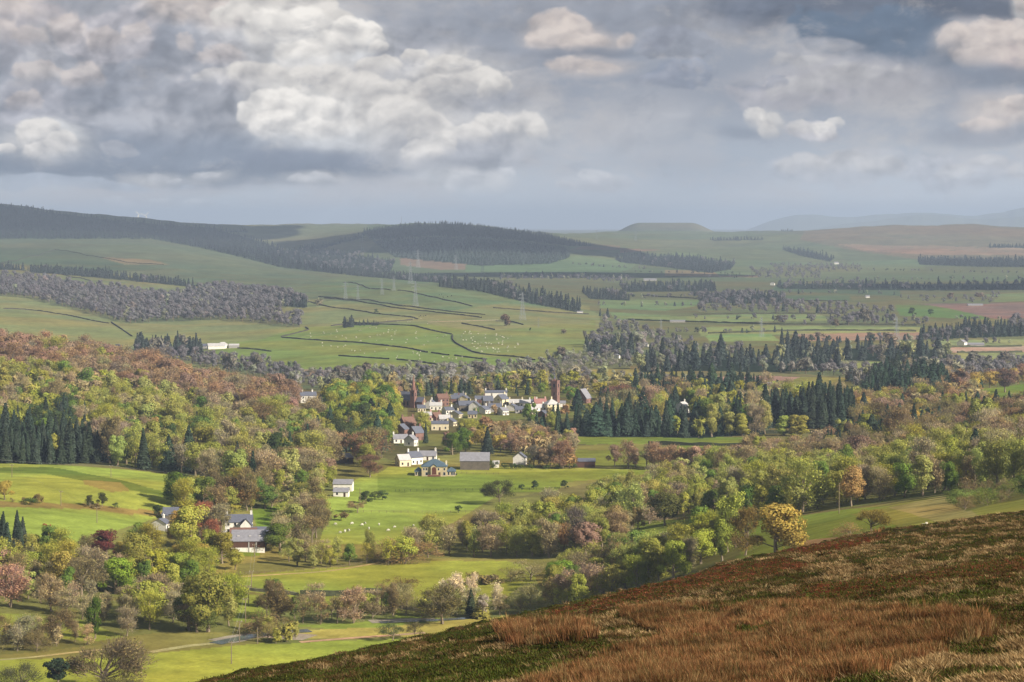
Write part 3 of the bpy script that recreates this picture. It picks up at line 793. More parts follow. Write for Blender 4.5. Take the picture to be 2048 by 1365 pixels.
zone('tower trees', 'around the red kirk right of the village', [(1130, 800), (1300, 795), (1420, 800), (1420, 835), (1250, 835), (1150, 828)], {'olive': 3, 'russet': 1.2, 'fir': 3, 'green': 1.6, 'ochre': 1, 'grey': 1}, 12, (10, 14))
# --- conifer belt in the centre
zone('conifer belt', 'in the belt right of the village', [(1000, 850), (1100, 846), (1250, 844), (1400, 842), (1520, 842), (1530, 868), (1400, 876), (1250, 874), (1130, 872), (1040, 868)], {'fir': 6, 'spruce': 2, 'grey': 1, 'olive': 1.2, 'budgrn': 1, 'green': .5}, 8, (11, 21))
zone('spruce stand', 'in the straight stemmed stand', [(1530, 842), (1700, 840), (1710, 852), (1640, 858), (1530, 856)], {'spruce': 9}, 6, (15, 20))
zone('belt top', 'behind the dark belt', [(1230, 800), (1440, 798), (1560, 795), (1700, 808), (1720, 830), (1500, 835), (1300, 835)], {'olive': 2.5, 'grey': 2.5, 'fir': 3.2, 'budgrn': 2, 'green': .8}, 11, (10, 15))
zone('dark wood behind village', 'in the dark wood behind the belt', [(1270, 778), (1500, 775), (1530, 795), (1400, 800), (1270, 795)], {'fir': 6, 'spruce': 3, 'olive': .8}, 11, (12, 17))
# --- scrub and alder flats behind the village
zone('alder flat', 'on the flats behind the village', [(590, 752), (760, 756), (1040, 748), (1240, 762), (1420, 772), (1420, 782), (1000, 775), (780, 780), (640, 785), (590, 775)], {'purple': 4, 'grey': 3, 'budgrn': 2.4, 'willow': 1, 'fir': .3}, 15, (9, 12), mass='scrub')
zone('willow scrub', 'at the foot of the sheep hill', [(690, 742), (900, 738), (1060, 728), (1180, 700), (1260, 700), (1260, 738), (1060, 742), (760, 752)], {'budgrn': 3, 'purple': 3, 'willow': 3, 'grey': 1}, 13, (6, 9), mass='scrub')
# --- avenue and field edges in the middle
zone('alder row', 'in the row behind the flat meadow', [(1060, 933), (1200, 934), (1500, 934), (1500, 939), (1300, 940), (1060, 937)], {'russet': 4, 'purple': 2, 'grey': 2}, 6, (11, 13.5))
zone('meadow edge left', 'behind the long dark barn', [(960, 885), (1060, 885), (1150, 890), (1150, 915), (1060, 918), (990, 905)], {'russet': 3, 'grey': 3, 'olive': 2, 'spruce': 1}, 12, (9, 13))
# loose hedgerow trees over the plain
for k, (pts, sp_) in enumerate([([(1230, 660), (1400, 668), (1560, 665)], 40), ([(1560, 690), (1840, 684), (2060, 690)], 45), ([(1380, 640), (1600, 640), (1860, 645)], 60), ([(1200, 612), (1420, 612), (1560, 614)], 50), ([(1240, 598), (1500, 588), (1800, 590)], 60), ([(1420, 556), (1700, 560), (2060, 560)], 60), ([(1250, 545), (1500, 550), (1640, 550)], 60), ([(1660, 540), (2060, 548)], 70), ([(1150, 530), (1300, 540)], 60), ([(1900, 640), (2060, 646)], 40)]):
    line('plain hedge %d' % k, '', pts, {'purple': 5, 'budgrn': 1, 'fir': 1, 'dgreen': 1}, sp_ * .26, (6, 11), mass='hedgerow_wood', jit=.5)
line('hedge row', 'in the dark hedge along the meadow edge', [(985, 938), (1060, 939), (1150, 938)], {'bush': 5, 'dgreen': 1}, 3.5, (2.5, 4.5))
# --- right hand woods
MIXR = {'brown': 4, 'grey': 3, 'olive': 2.6, 'rust': 1, 'green': 1, 'budgrn': 2.4, 'fir': 1.8, 'russet': 2.6, 'lime': .4}
zone('right wood upper', 'atop the right hand wood', [(1700, 830), (1850, 820), (1960, 812), (1990, 838), (2080, 838), (2080, 880), (1900, 885), (1720, 875)], {'russet': 2, 'brown': 2, 'grey': 1.5, 'rust': 1.0, 'fir': 2, 'ochre': 1.2, 'olive': 1.6}, 10, (11, 16))
zone('right wood middle', 'midway up the right hand wood', [(1480, 930), (1640, 916), (1730, 888), (1900, 880), (2080, 875), (2080, 930), (1900, 945), (1720, 950), (1500, 945)], MIXR, 9, (10, 15))
zone('right wood lower', 'low in the right hand wood', [(1290, 972), (1500, 950), (1720, 950), (1900, 945), (2080, 930), (2080, 968), (1900, 985), (1720, 1012), (1600, 1026), (1500, 1010), (1290, 1000)], {'brown': 1.2, 'grey': 3, 'olive': 3, 'budgrn': 5, 'green': 2, 'rust': 0.3, 'lime': .8}, 9.5, (10, 15))
zone('right wood edge', 'edging the right hand wood', [(1120, 1018), (1200, 1002), (1290, 985), (1310, 1008), (1480, 1010), (1600, 1026), (1590, 1032), (1400, 1034), (1280, 1036), (1180, 1024)], {'budgrn': 4, 'grey': 2, 'olive': 3.5, 'green': 2, 'brown': 1, 'lime': .6}, 8.5, (9, 13))
zone('fir row', 'in the dark row climbing rightwards', [(1640, 905), (1760, 880), (1880, 862), (1890, 872), (1770, 895), (1650, 922)], {'fir': 6, 'spruce': 3}, 6.5, (11, 15))
zone('knoll firs', 'on the dark fir knoll', [(1720, 795), (1760, 770), (1830, 762), (1890, 775), (1900, 800), (1840, 812), (1760, 812)], {'fir': 6, 'spruce': 3, 'grey': .6}, 6.5, (14, 20))
zone('knoll skirt', 'around the fir knoll at the upper right', [(1690, 815), (1760, 812), (1900, 800), (1960, 790), (1960, 812), (1850, 835), (1700, 835)], {'russet': 3, 'grey': 2, 'rust': 1.0, 'olive': 1, 'fir': 1, 'ochre': 1}, 11, (10, 14))
zone('edge oaks', 'above the right edge pasture', [(1900, 778), (2080, 752), (2080, 765), (1970, 778), (1920, 795)], {'ochre': 2, 'copper': 2, 'russet': 2, 'fir': 1}, 13, (10, 13))
zone('thorn scrub', 'on the bleached bank', [(1900, 1005), (1960, 988), (2080, 962), (2080, 992), (1990, 1008), (1930, 1022)], {'gorse': 4, 'bush': 2, 'hazel': 2, 'willow': 1}, 7.5, (3, 5.5))
# --- middle belt south of the big meadow
zone('river belt', 'in the wood along the river', [(850, 1098), (960, 1086), (1000, 1078), (1060, 1052), (1130, 1036), (1280, 1056), (1285, 1078), (1180, 1110), (1080, 1118), (850, 1116)], {'purple': .8, 'grey': 3.2, 'olive': 3, 'budgrn': 3, 'russet': 1, 'green': 1.6, 'rust': 0.8, 'ochre': .5, 'brown': 1}, 8, (9, 13))
zone('river belt right', 'in the wood below the brown hill', [(1110, 1170), (1200, 1135), (1285, 1092), (1480, 1085), (1480, 1110), (1380, 1150), (1240, 1195), (1120, 1225), (1100, 1205)], {'grey': 3, 'budgrn': 4, 'olive': 3, 'brown': 1.5, 'green': 1.6, 'lime': .8}, 7.5, (9, 13))
zone('belt west', 'in the belt above the middle meadow', [(480, 1128), (640, 1114), (760, 1119), (860, 1118), (860, 1126), (640, 1136), (470, 1150)], {'budgrn': 4, 'olive': 2.5, 'green': 1.4, 'grey': 2, 'hazel': 1}, 8, (7, 10.5))
zone('farm grove', 'in the grove right of the farm', [(575, 1020), (640, 985), (645, 1060), (640, 1085), (560, 1100), (556, 1070)], {'grey': 3, 'brown': 3, 'budgrn': 2.5, 'olive': 1}, 8.5, (9, 13))
zone('farm trees behind', 'behind the white farmhouse', [(350, 1000), (440, 990), (560, 990), (540, 1012), (520, 1018), (440, 1030), (360, 1030)], {'brown': 2, 'grey': 1, 'green': 3, 'lime': 1.5, 'olive': 2}, 9, (10, 14))
# --- lower left woods
zone('dell upper', 'in the dell below the left pasture', [(110, 1132), (240, 1108), (330, 1088), (430, 1078), (450, 1100), (430, 1150), (330, 1150), (200, 1136), (100, 1140)], {'olive': 4, 'grey': 2, 'rust': 0.6, 'ochre': 1.6, 'lime': 1.6, 'copper': .4, 'green': 2, 'brown': 1.4}, 9, (10, 15))
zone('dell middle', 'in the thick of the dell', [(60, 1125), (200, 1135), (330, 1150), (440, 1150), (450, 1175), (340, 1200), (200, 1195), (60, 1190), (-20, 1180), (-20, 1140)], {'olive': 4.5, 'green': 2.6, 'lime': 2.4, 'grey': 2, 'brown': 2, 'pink': .35, 'ochre': .8}, 8.6, (10, 14))
zone('dell lower', 'along the near bank of the dell', [(-20, 1195), (200, 1200), (340, 1205), (460, 1225), (470, 1265), (330, 1265), (250, 1275), (150, 1235), (-20, 1225)], {'grey': 3.2, 'brown': 2.5, 'olive': 3, 'green': 2, 'budgrn': 2.5, 'lime': .8}, 9.5, (8, 12))
zone('dell bank', 'on the meadow bank at the lower left', [(-20, 1275), (140, 1278), (200, 1290), (60, 1305), (-20, 1312)], {'brown': 2, 'grey': 3, 'hazel': 2}, 8, (5, 9))
zone('left conifers', 'at the left edge above the pink trees', [(-20, 1070), (60, 1085), (110, 1110), (60, 1150), (-20, 1150)], {'spruce': 4, 'fir': 2, 'dgreen': 1}, 6.5, (12, 16))
zone('copse', 'in the copse in the river meadow', [(520, 1215), (600, 1212), (700, 1218), (790, 1210), (790, 1235), (700, 1248), (600, 1250), (530, 1245)], {'brown': 3, 'grey': 3, 'olive': 2, 'green': 1.2, 'hazel': 2, 'ochre': .6}, 7.4, (7, 10))
zone('copse right', 'in the copse beside the brown hill', [(800, 1208), (900, 1206), (1000, 1206), (1090, 1212), (1040, 1230), (960, 1238), (860, 1236), (800, 1230)], {'budgrn': 4, 'white': 1.6, 'grey': 3, 'olive': 1, 'willow': 2}, 7.4, (6, 10))
zone('river scrub', 'beside the gravel river bend', [(520, 1262), (600, 1270), (620, 1285), (530, 1290)], {'budgrn': 3, 'willow': 2, 'hazel': 1}, 5, (4, 6))
# --- field trees, hedges and hilltop specks
line('pasture hedge', 'in the broken hedge across the left pasture', [(10, 1003), (90, 1008)], {'hazel': 2, 'bush': 2, 'rust': 0.2}, 4, (2, 3.6))
line('pasture hedge right', 'in the bracken strip across the left pasture', [(190, 1016), (240, 1020)], {'hazel': 2, 'bush': 1}, 5, (1.5, 2.8))
# --- farther woods, one object each
zone('purple wood', '', [(-60, 585), (60, 598), (160, 622), (260, 648), (320, 644), (450, 640), (560, 652), (600, 655), (600, 640), (520, 626), (620, 606), (560, 588), (440, 575), (350, 592), (150, 575), (80, 560), (-60, 553)], {'purple': 8, 'olive': .8, 'fir': .25, 'russet': .6, 'budgrn': .6}, 13, (13, 17), mass='purple_wood')
zone('purple wood spruces', '', [(555, 600), (615, 608), (610, 616), (560, 612)], {'spruce': 1}, 9, (12, 15), mass='purple_wood')
zone('farm conifers', '', [(270, 702), (330, 698), (400, 704), (405, 712), (330, 712), (280, 712)], {'spruce': 6, 'fir': 4, 'purple': 1.5}, 9, (13, 19), mass='farm_conifers')
zone('strip wood', '', [(60, 540), (200, 548), (390, 571), (370, 573), (200, 556), (60, 545)], {'spruce': 8, 'purple': .4}, 9, (10, 13), mass='strip_plantation')
zone('strip wood west', '', [(-60, 532), (30, 537), (60, 542), (-60, 538)], {'spruce': 8, 'purple': .4}, 10, (9, 12), mass='strip_plantation')
zone('mid edge scrub', '', [(180, 705), (280, 705), (430, 740), (600, 770), (600, 745), (480, 722), (330, 712)], {'purple': 4, 'green': .8, 'budgrn': 1, 'fir': .6}, 14, (9, 12), mass='hedge_wood')
zone('plain wood a', '', [(1170, 690), (1250, 685), (1270, 700), (1260, 712), (1180, 715)], {'fir': 5, 'purple': 2, 'spruce': 2}, 12, (10, 15), mass='valley_wood')
zone('plain wood b', '', [(1270, 722), (1400, 715), (1560, 718), (1680, 718), (1680, 738), (1560, 745), (1400, 742), (1280, 745)], {'spruce': 5, 'fir': 4, 'purple': 2, 'budgrn': 1.6, 'olive': 1}, 17, (12, 16), mass='valley_wood')
zone('plain wood c', '', [(1560, 690), (1700, 698), (1880, 700), (1905, 712), (1880, 725), (1700, 722), (1560, 715)], {'spruce': 4, 'fir': 4, 'olive': 2, 'budgrn': 2, 'purple': 1.6, 'russet': 1.4}, 20, (12, 17), mass='plain_wood')
zone('plain wood d', '', [(1840, 665), (1960, 655), (2080, 650), (2080, 672), (1960, 676), (1850, 680)], {'spruce': 4, 'purple': 3, 'fir': 3}, 14, (11, 15), mass='dark_wood')
zone('plain scrub e', '', [(1200, 632), (1250, 645), (1300, 662), (1380, 690), (1480, 702), (1480, 714), (1270, 715), (1200, 680)], {'purple': 6, 'grey': 2, 'fir': 1.2, 'budgrn': 1}, 22, (9, 13), mass='scrub_wood')
zone('plain scrub f', '', [(1390, 610), (1540, 608), (1690, 615), (1780, 625), (1790, 650), (1700, 650), (1640, 630), (1400, 626)], {'purple': 6, 'fir': 1, 'budgrn': .6, 'russet': 1}, 26, (10, 15), mass='mound_wood')
zone('plain scrub g', '', [(1560, 645), (1700, 642), (1860, 648), (1840, 655), (1560, 652)], {'purple': 6, 'budgrn': .6}, 34, (9, 13), mass='hedgerow_wood')
zone('plain scrub h', '', [(1690, 755), (1560, 745), (1680, 742), (1760, 748), (1960, 730), (2080, 725), (2080, 748), (1900, 770), (1720, 785)], {'purple': 4, 'grey': 2, 'fir': 1.2, 'olive': 1}, 13, (9, 13), mass='slope_scrub')
zone('plain dark j', '', [(1790, 596), (1900, 598), (2000, 592), (1980, 608), (1850, 606)], {'purple': 5, 'olive': 1}, 36, (9, 13), mass='hedgerow_wood')
zone('belt k', '', [(1240, 572), (1420, 570), (1430, 583), (1250, 584)], {'spruce': 5, 'fir': 3, 'purple': 1}, 16, (11, 15), mass='dark_belt')
zone('belt l', '', [(1395, 594), (1500, 590), (1570, 596), (1560, 608), (1400, 606)], {'spruce': 4, 'purple': 4}, 15, (11, 15), mass='dark_belt_lower')
zone('belt m', '', [(1550, 570), (1700, 566), (1900, 572), (2080, 566), (2080, 580), (1900, 582), (1700, 580), (1560, 578)], {'spruce': 4, 'fir': 3, 'purple': 3, 'budgrn': 1}, 26, (10, 14), mass='plain_belt')
zone('belt n', '', [(1165, 585), (1240, 590), (1260, 602), (1180, 598)], {'spruce': 4, 'purple': 1}, 14, (11, 15), mass='dark_belt_west')
zone('belt o', '', [(880, 575), (960, 583), (1050, 605), (1160, 626), (1160, 612), (1060, 590), (980, 572), (890, 566)], {'spruce': 7, 'purple': 1.2, 'green': .6}, 12, (13, 17), mass='shelter_belt')
zone('belt p', '', [(690, 550), (820, 562), (900, 568), (900, 562), (820, 554), (700, 544)], {'spruce': 7, 'purple': 1}, 14, (11, 14), mass='shelter_belt_upper')
zone('belt q', '', [(1000, 552), (1160, 552), (1270, 560), (1240, 568), (1160, 560), (1000, 560)], {'purple': 4, 'budgrn': 2, 'fir': 2}, 22, (8, 12), mass='hedgerow_wood')
zone('far hedges', '', [(1500, 540), (1640, 545), (1640, 556), (1520, 556)], {'purple': 5, 'fir': 1}, 30, (8, 12), mass='hedgerow_wood')
zone('far hedges b', '', [(1540, 530), (1720, 530), (1720, 545), (1560, 545)], {'purple': 5, 'fir': 1}, 42, (8, 12), mass='hedgerow_wood')
# hill plantations
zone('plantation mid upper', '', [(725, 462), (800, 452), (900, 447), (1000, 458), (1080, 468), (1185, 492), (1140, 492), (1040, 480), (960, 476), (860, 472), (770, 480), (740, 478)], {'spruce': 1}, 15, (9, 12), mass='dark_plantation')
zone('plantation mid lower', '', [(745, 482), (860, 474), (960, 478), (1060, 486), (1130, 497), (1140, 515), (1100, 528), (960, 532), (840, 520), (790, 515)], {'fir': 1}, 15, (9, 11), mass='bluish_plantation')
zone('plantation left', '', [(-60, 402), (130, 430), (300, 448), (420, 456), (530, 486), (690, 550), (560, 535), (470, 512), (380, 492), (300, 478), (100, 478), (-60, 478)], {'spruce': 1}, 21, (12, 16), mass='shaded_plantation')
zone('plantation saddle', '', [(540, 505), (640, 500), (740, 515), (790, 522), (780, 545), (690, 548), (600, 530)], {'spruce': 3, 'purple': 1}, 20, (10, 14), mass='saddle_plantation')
zone('hill wood a', '', [(1228, 518), (1290, 512), (1380, 515), (1470, 528), (1460, 540), (1420, 546), (1330, 535), (1240, 525)], {'spruce': 5, 'purple': 1}, 20, (11, 15), mass='oval_plantation')
zone('hill wood b', '', [(1565, 500), (1620, 505), (1668, 518), (1660, 524), (1600, 512)], {'spruce': 1}, 18, (11, 15), mass='wedge_plantation')
zone('hill wood c', '', [(1835, 520), (1960, 522), (2120, 524), (2120, 535), (1960, 534), (1840, 530)], {'spruce': 1}, 17, (12, 16), mass='long_plantation')
zone('hill wood d', '', [(1420, 480), (1525, 478), (1528, 480), (1430, 482)], {'spruce': 1}, 18, (10, 12), mass='thin_plantation')
zone('hill wood e', '', [(1975, 493), (2120, 493), (2120, 496), (1980, 496)], {'spruce': 1}, 18, (10, 12), mass='hilltop_plantation')
zone('hill wood f', '', [(595, 500), (700, 478), (730, 470), (725, 476), (650, 495), (600, 506)], {'spruce': 1}, 18, (10, 13), mass='ridge_plantation')
zone('hill wood g', '', [(455, 462), (490, 460), (495, 464), (460, 465)], {'spruce': 1}, 16, (9, 11), mass='small_hill_clump')
zone('hill wood h', '', [(1562, 461), (1585, 460), (1585, 463), (1562, 463)], {'spruce': 1}, 16, (9, 11), mass='skyline_clump')
zone('sheep hill clump', '', [(686, 652), (704, 651), (706, 655), (688, 656)], {'spruce': 1}, 7, (11, 15), mass='hill_clump')
zone('sheep hill clump b', '', [(705, 649), (755, 648), (757, 651), (706, 652)], {'spruce': 1}, 7, (4, 8), mass='hill_clump')
# --- singled out trees
one(1552, 1110, 110, 'ochre', '', 'large spreading golden ochre tree standing on the brown hill edge', 1.3, 'Lr', A(170, 146, 50))
one(1490, 1112, 98, 'rust', '', 'brownish half leafed tree touching the large golden tree', .8, 'Tr', A(120, 98, 48))
one(1445, 1122, 84, 'lime', '', 'vivid lime green tree just left of the golden tree pair', .8, 'Lt')
one(1402, 1128, 72, 'lime', '', 'yellowish lime tree left of the vivid lime tree on the brown hill edge', .9, 'Lr')
one(1340, 1140, 78, 'grey', '', 'broad grey leafless tree left of the lime trees on the brown hill edge', 1.25, 'Ts')
one(1375, 1132, 66, 'brown', '', 'leafless tree squeezed between the broad grey tree and the lime pair', 1.0, 'Tr')
one(1318, 1160, 32, 'lime', '', 'small bright green bush tree at the foot of the broad grey tree', .9, 'Lb')
one(1745, 1068, 50, 'olive', '', 'wide olive topped tree on the skyline of the brown hill', 1.4, 'Ts', A(118, 108, 40))
one(1700, 1078, 34, 'brown', '', 'low russet dome shaped leafless tree on the skyline of the brown hill', 1.5, 'Tb', A(140, 105, 75))
one(1330, 1052, 68, 'olive', '', 'large domed olive oak in the field beyond the golden tree', 1.1, 'Lr', A(92, 92, 40))
one(1300, 1048, 44, 'grey', '', 'lower grey dome beside the large domed olive oak', 1.1, 'Tb')
one(1000, 1010, 50, 'green', '', 'big dark leaning tree alone on the near edge of the flat meadow', 1.15, 'Ts', A(76, 80, 42))
one(1068, 979, 20, 'dgreen', '', 'small round dark tree on the meadow fence line, the taller of two', .95, 'Lr')
one(1043, 981, 13, 'dgreen', '', 'smallest round dark tree on the meadow fence line', 1.1, 'Lr')
one(1130, 977, 18, 'dgreen', '', 'round dark tree where the meadow fence meets the woods', 1.2, 'Lr')
one(917, 1026, 16, 'dgreen', '', 'tiny lone round tree out in the middle of the meadow', 1.0, 'Lr')
one(730, 930, 70, 'russet', '', 'massive domed russet tree behind the roadside cottage', 1.15, 'Tr', A(132, 96, 72))
one(740, 955, 48, 'russet', '', 'russet tree skirting the front of the massive domed russet tree', 1.2, 'Tr', A(134, 100, 76))
one(646, 980, 50, 'lime', '', 'lime yellow tree at the left gable of the roadside cottage', 1.0, 'Lr', A(140, 146, 30))
one(733, 1008, 28, 'dgreen', '', 'dark round thorn tree right of the roadside cottage', 1.0, 'Lr')
one(715, 1026, 28, 'brown', '', 'small bare thorn tree below the roadside cottage', 1.0, 'Ts')
one(765, 1000, 22, 'dgreen', '', 'dark thorn leaning over the meadow corner right of the cottage', 1.2, 'Lr')
one(750, 1000, 18, 'bush', '', 'low dark thorn at the top of the meadow corner', 1.2, 'Lr')
one(682, 1042, 18, 'hazel', '', 'small bare thorn casting its shadow on the meadow bank', 1.2, 'Ts')
one(315, 1034, 25, 'dgreen', '', 'small dark green tree in front of the stone shed', .9, 'Lr')
one(180, 1014, 26, 'bush', '', 'upright dark thorn in the left pasture hedge, the left one of the pair', .8, 'Lr', A(70, 72, 34))
one(204, 1014, 30, 'bush', '', 'taller dark thorn in the left pasture hedge, right one of the pair', .85, 'Lr', A(70, 72, 34))
one(10, 1000, 40, 'ochre', '', 'rusty yellow tree cut by the left edge above the pasture hedge', .9, 'Lr')
one(60, 1010, 18, 'bush', '', 'dark low thorn in the broken pasture hedge', 1.2, 'Lb')
one(386, 1012, 54, 'brown', '', 'brown domed tree right of the stone shed', 1.1, 'Tr', A(106, 92, 52))
one(372, 1018, 58, 'green', '', 'green topped tree behind the brown dome right of the stone shed', .8, 'Lr')
one(475, 1018, 62, 'brown', '', 'big brown domed tree towering over the white farmhouse roof', 1.3, 'Tr', A(118, 92, 64))
one(503, 1020, 66, 'lime', '', 'narrow lime green tree beside the farmhouse gable chimneys', .55, 'Lt')
one(530, 1018, 50, 'green', '', 'rounded green tree right of the farmhouse on the lane', 1.0, 'Lr')
one(543, 1015, 44, 'grey', '', 'thin bare tree at the lane right of the farmhouse', .9, 'Tt')
one(462, 1026, 22, 'lime', '', 'small yellow bush behind the left end of the farmhouse', 1.3, 'Lb', A(150, 140, 30))
one(407, 1070, 66, 'copper', '', 'tall copper pink tree left of the farm barns', .9, 'Tr', A(148, 90, 70))
one(360, 1088, 72, 'ochre', '', 'golden yellow tree in front of the copper pink tree by the farm', .9, 'Lr')
one(212, 1118, 62, 'copper', '', 'dark red copper beech in the dell below the left pasture', 1.15, 'Lr', A(118, 54, 52))
one(445, 1128, 68, 'olive', '', 'yellow green round tree in front of the farm barn', 1.0, 'Lr', A(132, 124, 34))
one(425, 1100, 60, 'copper', '', 'rosy brown tree in front of the left barn end', .8, 'Tr', A(150, 92, 74))
one(470, 1140, 40, 'olive', '', 'low olive dome at the meadow corner below the barn', 1.1, 'Lr')
one(560, 1105, 62, 'green', '', 'round green topped tree right of the farm barn', 1.2, 'Lr', A(96, 108, 34))
one(20, 1215, 90, 'pink', '', 'large rosy pink tree at the left edge of the picture', 1.0, 'Tr', A(170, 132, 118))
one(-5, 1180, 80, 'pink', '', 'rosy pink tree cut off by the left edge', 1.0, 'Tr', A(168, 130, 118))
one(232, 1188, 78, 'lime', '', 'brightest lime green round tree in the thick of the dell', 1.05, 'Lr', A(122, 146, 18))
one(200, 1150, 46, 'lime', '', 'lime crown just behind the brightest dell tree', 1.0, 'Lr')
one(262, 1172, 76, 'olive', '', 'tall olive domed tree right of the brightest dell tree', 1.0, 'Lr', A(120, 112, 36))
one(308, 1185, 90, 'lime', '', 'tall yellow green column tree in the dell', .75, 'Lt', A(138, 136, 30))
one(308, 1245, 72, 'lime', '', 'slender lime green tree at the near edge of the dell', .6, 'Lt', A(128, 148, 20))
one(190, 1278, 88, 'green', '', 'dark ivy clad tree standing at the near dell edge', .55, 'Lt', A(70, 92, 22))
one(395, 1265, 62, 'olive', '', 'green domed tree at the right end of the near dell edge', 1.2, 'Lr', A(92, 100, 36))
one(378, 1262, 58, 'russet', '', 'russet dome beside the green domed tree at the dell end', 1.0, 'Tr')
one(116, 1400, 86, 'pine', '', 'dark flat topped pine at the bottom left corner', 1.0, 'Cp')
one(215, 1392, 120, 'brown', '', 'tall wispy leafless tree rising from the bottom edge', .95, 'Ts', A(120, 108, 80))
one(40, 1385, 62, 'hazel', '', 'grey leafless bush in the bottom left corner', 1.1, 'Tb', A(90, 86, 62))
one(240, 1400, 60, 'hazel', '', 'low twiggy bush under the tall wispy tree', 1.2, 'Tb', A(90, 86, 62))
one(113, 1288, 70, 'brown', '', 'forked leafless tree on the bank of the lower left meadow', .95, 'Ts')
one(50, 1290, 58, 'grey', '', 'leafless tree on the lower left meadow bank near the picture edge', 1.0, 'Tr')
one(800, 1185, 36, 'hazel', '', 'round leafless thicket alone in the middle meadow', 1.35, 'Tb', A(116, 98, 62))
one(1060, 1160, 42, 'hazel', '', 'grey round bush, larger of the pair at the end of the middle meadow', 1.2, 'Tb', A(130, 120, 86))
one(1020, 1163, 32, 'hazel', '', 'smaller round bush of the pair at the end of the middle meadow', 1.15, 'Tb', A(108, 104, 60))
one(985, 1168, 20, 'hazel', '', 'thin low bush left of the round bush pair in the meadow', 1.2, 'Tb')
one(960, 1168, 24, 'hazel', '', 'lowest bush left of the round bush pair in the meadow', 1.3, 'Tb')
one(1125, 1190, 72, 'lime', '', 'vivid green tree on the lane at the end of the middle meadow', .9, 'Lr', A(104, 126, 22))
one(815, 1122, 52, 'willow', '', 'broad tawny dome at the top edge of the middle meadow', 1.5, 'Tb', A(128, 108, 68))
one(742, 1122, 62, 'budgrn', '', 'slim tree pair member left of the tawny dome', .7, 'Tt')
one(1165, 1208, 84, 'grey', '', 'tall pale branching tree where the brown hill meets the meadow', 1.1, 'Ts', A(150, 132, 104))
one(1205, 1198, 60, 'budgrn', '', 'yellow green budding tree right of the tall pale tree', 1.0, 'Lr', A(138, 132, 48))
one(885, 1248, 78, 'grey', '', 'round bare tree leaning over the river copse path', 1.2, 'Tr', A(110, 102, 66))
one(905, 1225, 76, 'white', '', 'white stemmed birch, taller one in the river copse', .9, 'Tt')
one(942, 1218, 70, 'white', '', 'white stemmed birch right of the taller birch', .6, 'Tt')
one(942, 1232, 56, 'fir', '', 'dark dead looking fir between the birches', .8, 'Cw', A(64, 72, 50))
one(962, 1236, 46, 'larch', '', 'small yellow green cone shaped tree in the river copse', 1.3, 'Cw', A(128, 124, 48))
one(785, 1282, 36, 'bush', '', 'wind shaped thorn on the brown hill edge, left one', 1.2, 'Ts', A(90, 96, 58))
one(830, 1278, 34, 'bush', '', 'wind shaped thorn on the brown hill edge, right one', 1.1, 'Ts', A(92, 88, 56))
one(558, 1240, 50, 'brown', '', 'fan shaped bare tree in the river meadow copse', .9, 'Ts')
for px, py, h, k, lb in [(215, 925, 88, 'fir', 'ragged dark fir standing left above the left pasture'), (288, 940, 74, 'spruce', 'dark spruce between russet trees above the left pasture'), (338, 945, 76, 'fir', 'tall dark fir, left one of the middle pair above the pasture'),
                     (378, 945, 92, 'fir', 'tallest dark fir above the left pasture'), (475, 975, 92, 'spruce', 'narrow dark fir near the right end of the pasture wood'), (420, 930, 44, 'fir', 'short dark fir in the pasture wood'), (536, 930, 56, 'fir', 'dark bushy fir high in the pasture wood'),
                     (92, 868, 74, 'spruce', 'dark fir on the left slope below the bright crowns'), (270, 905, 60, 'spruce', 'slender fir between pasture wood crowns'), (212, 812, 26, 'spruce', 'single small dark fir on the upper wood slope')]:
    one(px, py, h, k, '', lb, 1.0, 'Cw' if k == 'fir' else 'Cn')
for px, py, h, k, lb in [(1484, 872, 46, 'poplar', 'single yellow green poplar before the dark belt'), (1568, 872, 42, 'poplar', 'left poplar of the yellow green pair right of the belt'), (1588, 872, 44, 'poplar', 'middle poplar of the yellow green group right of the belt'), (1602, 872, 42, 'poplar', 'right poplar of the yellow green group right of the belt')]:
    one(px, py, h, k, '', lb, 1.5, 'Lc')
one(1650, 910, 52, 'fir', '', 'lone dark fir rising from the right hand wood edge', 1.0, 'Cw')
one(1305, 958, 20, 'fir', '', 'little dark fir at the meadow end', 1.2, 'Cw')
one(1958, 860, 26, 'spruce', '', 'small dark cypress like tree below the right edge pasture', 1.5, 'Cn')
one(1885, 828, 46, 'spruce', '', 'tall dark spruce left of the right edge pasture', 1.2, 'Cn')
one(1950, 945, 88, 'fir', '', 'big dark conifer on the right hand slope', 1.0, 'Cw')
one(1990, 925, 50, 'fir', '', 'dark rounded conifer right of the big slope conifer', 1.5, 'Cw')
one(2010, 785, 48, 'copper', '', 'purple brown tree on the small green pasture skyline', 1.0, 'Lr', A(110, 80, 66))
one(1240, 822, 54, 'copper', '', 'large purplish beech right of the red kirk', 1.3, 'Tr', A(120, 84, 76))
one(770, 830, 60, 'green', '', 'large fresh green sycamore below the spire', 1.0, 'Lr', A(66, 98, 26))
one(742, 862, 64, 'fir', '', 'broad blackish fir left of the fresh green sycamore', 1.2, 'Cw', A(34, 44, 34))
one(708, 815, 52, 'olive', '', 'tall yellow olive tree on the knoll crest', .8, 'Lt', A(140, 128, 40))
one(728, 818, 46, 'olive', '', 'rounded yellow olive tree right of the tall knoll tree', 1.0, 'Lr', A(142, 132, 40))
one(648, 812, 42, 'fir', '', 'dark conifer beside the grey house on the knoll', 1.1, 'Cw', A(38, 52, 40))
one(1125, 938, 58, 'russet', '', 'large russet tree at the left end of the meadow row', .9, 'Tr')
one(905, 910, 48, 'green', '', 'bright green tree above the long dark barn, front one', 1.0, 'Lr', A(82, 112, 24))
one(930, 905, 50, 'green', '', 'bright green tree above the long dark barn, rear one', 1.0, 'Lt', A(86, 114, 28))
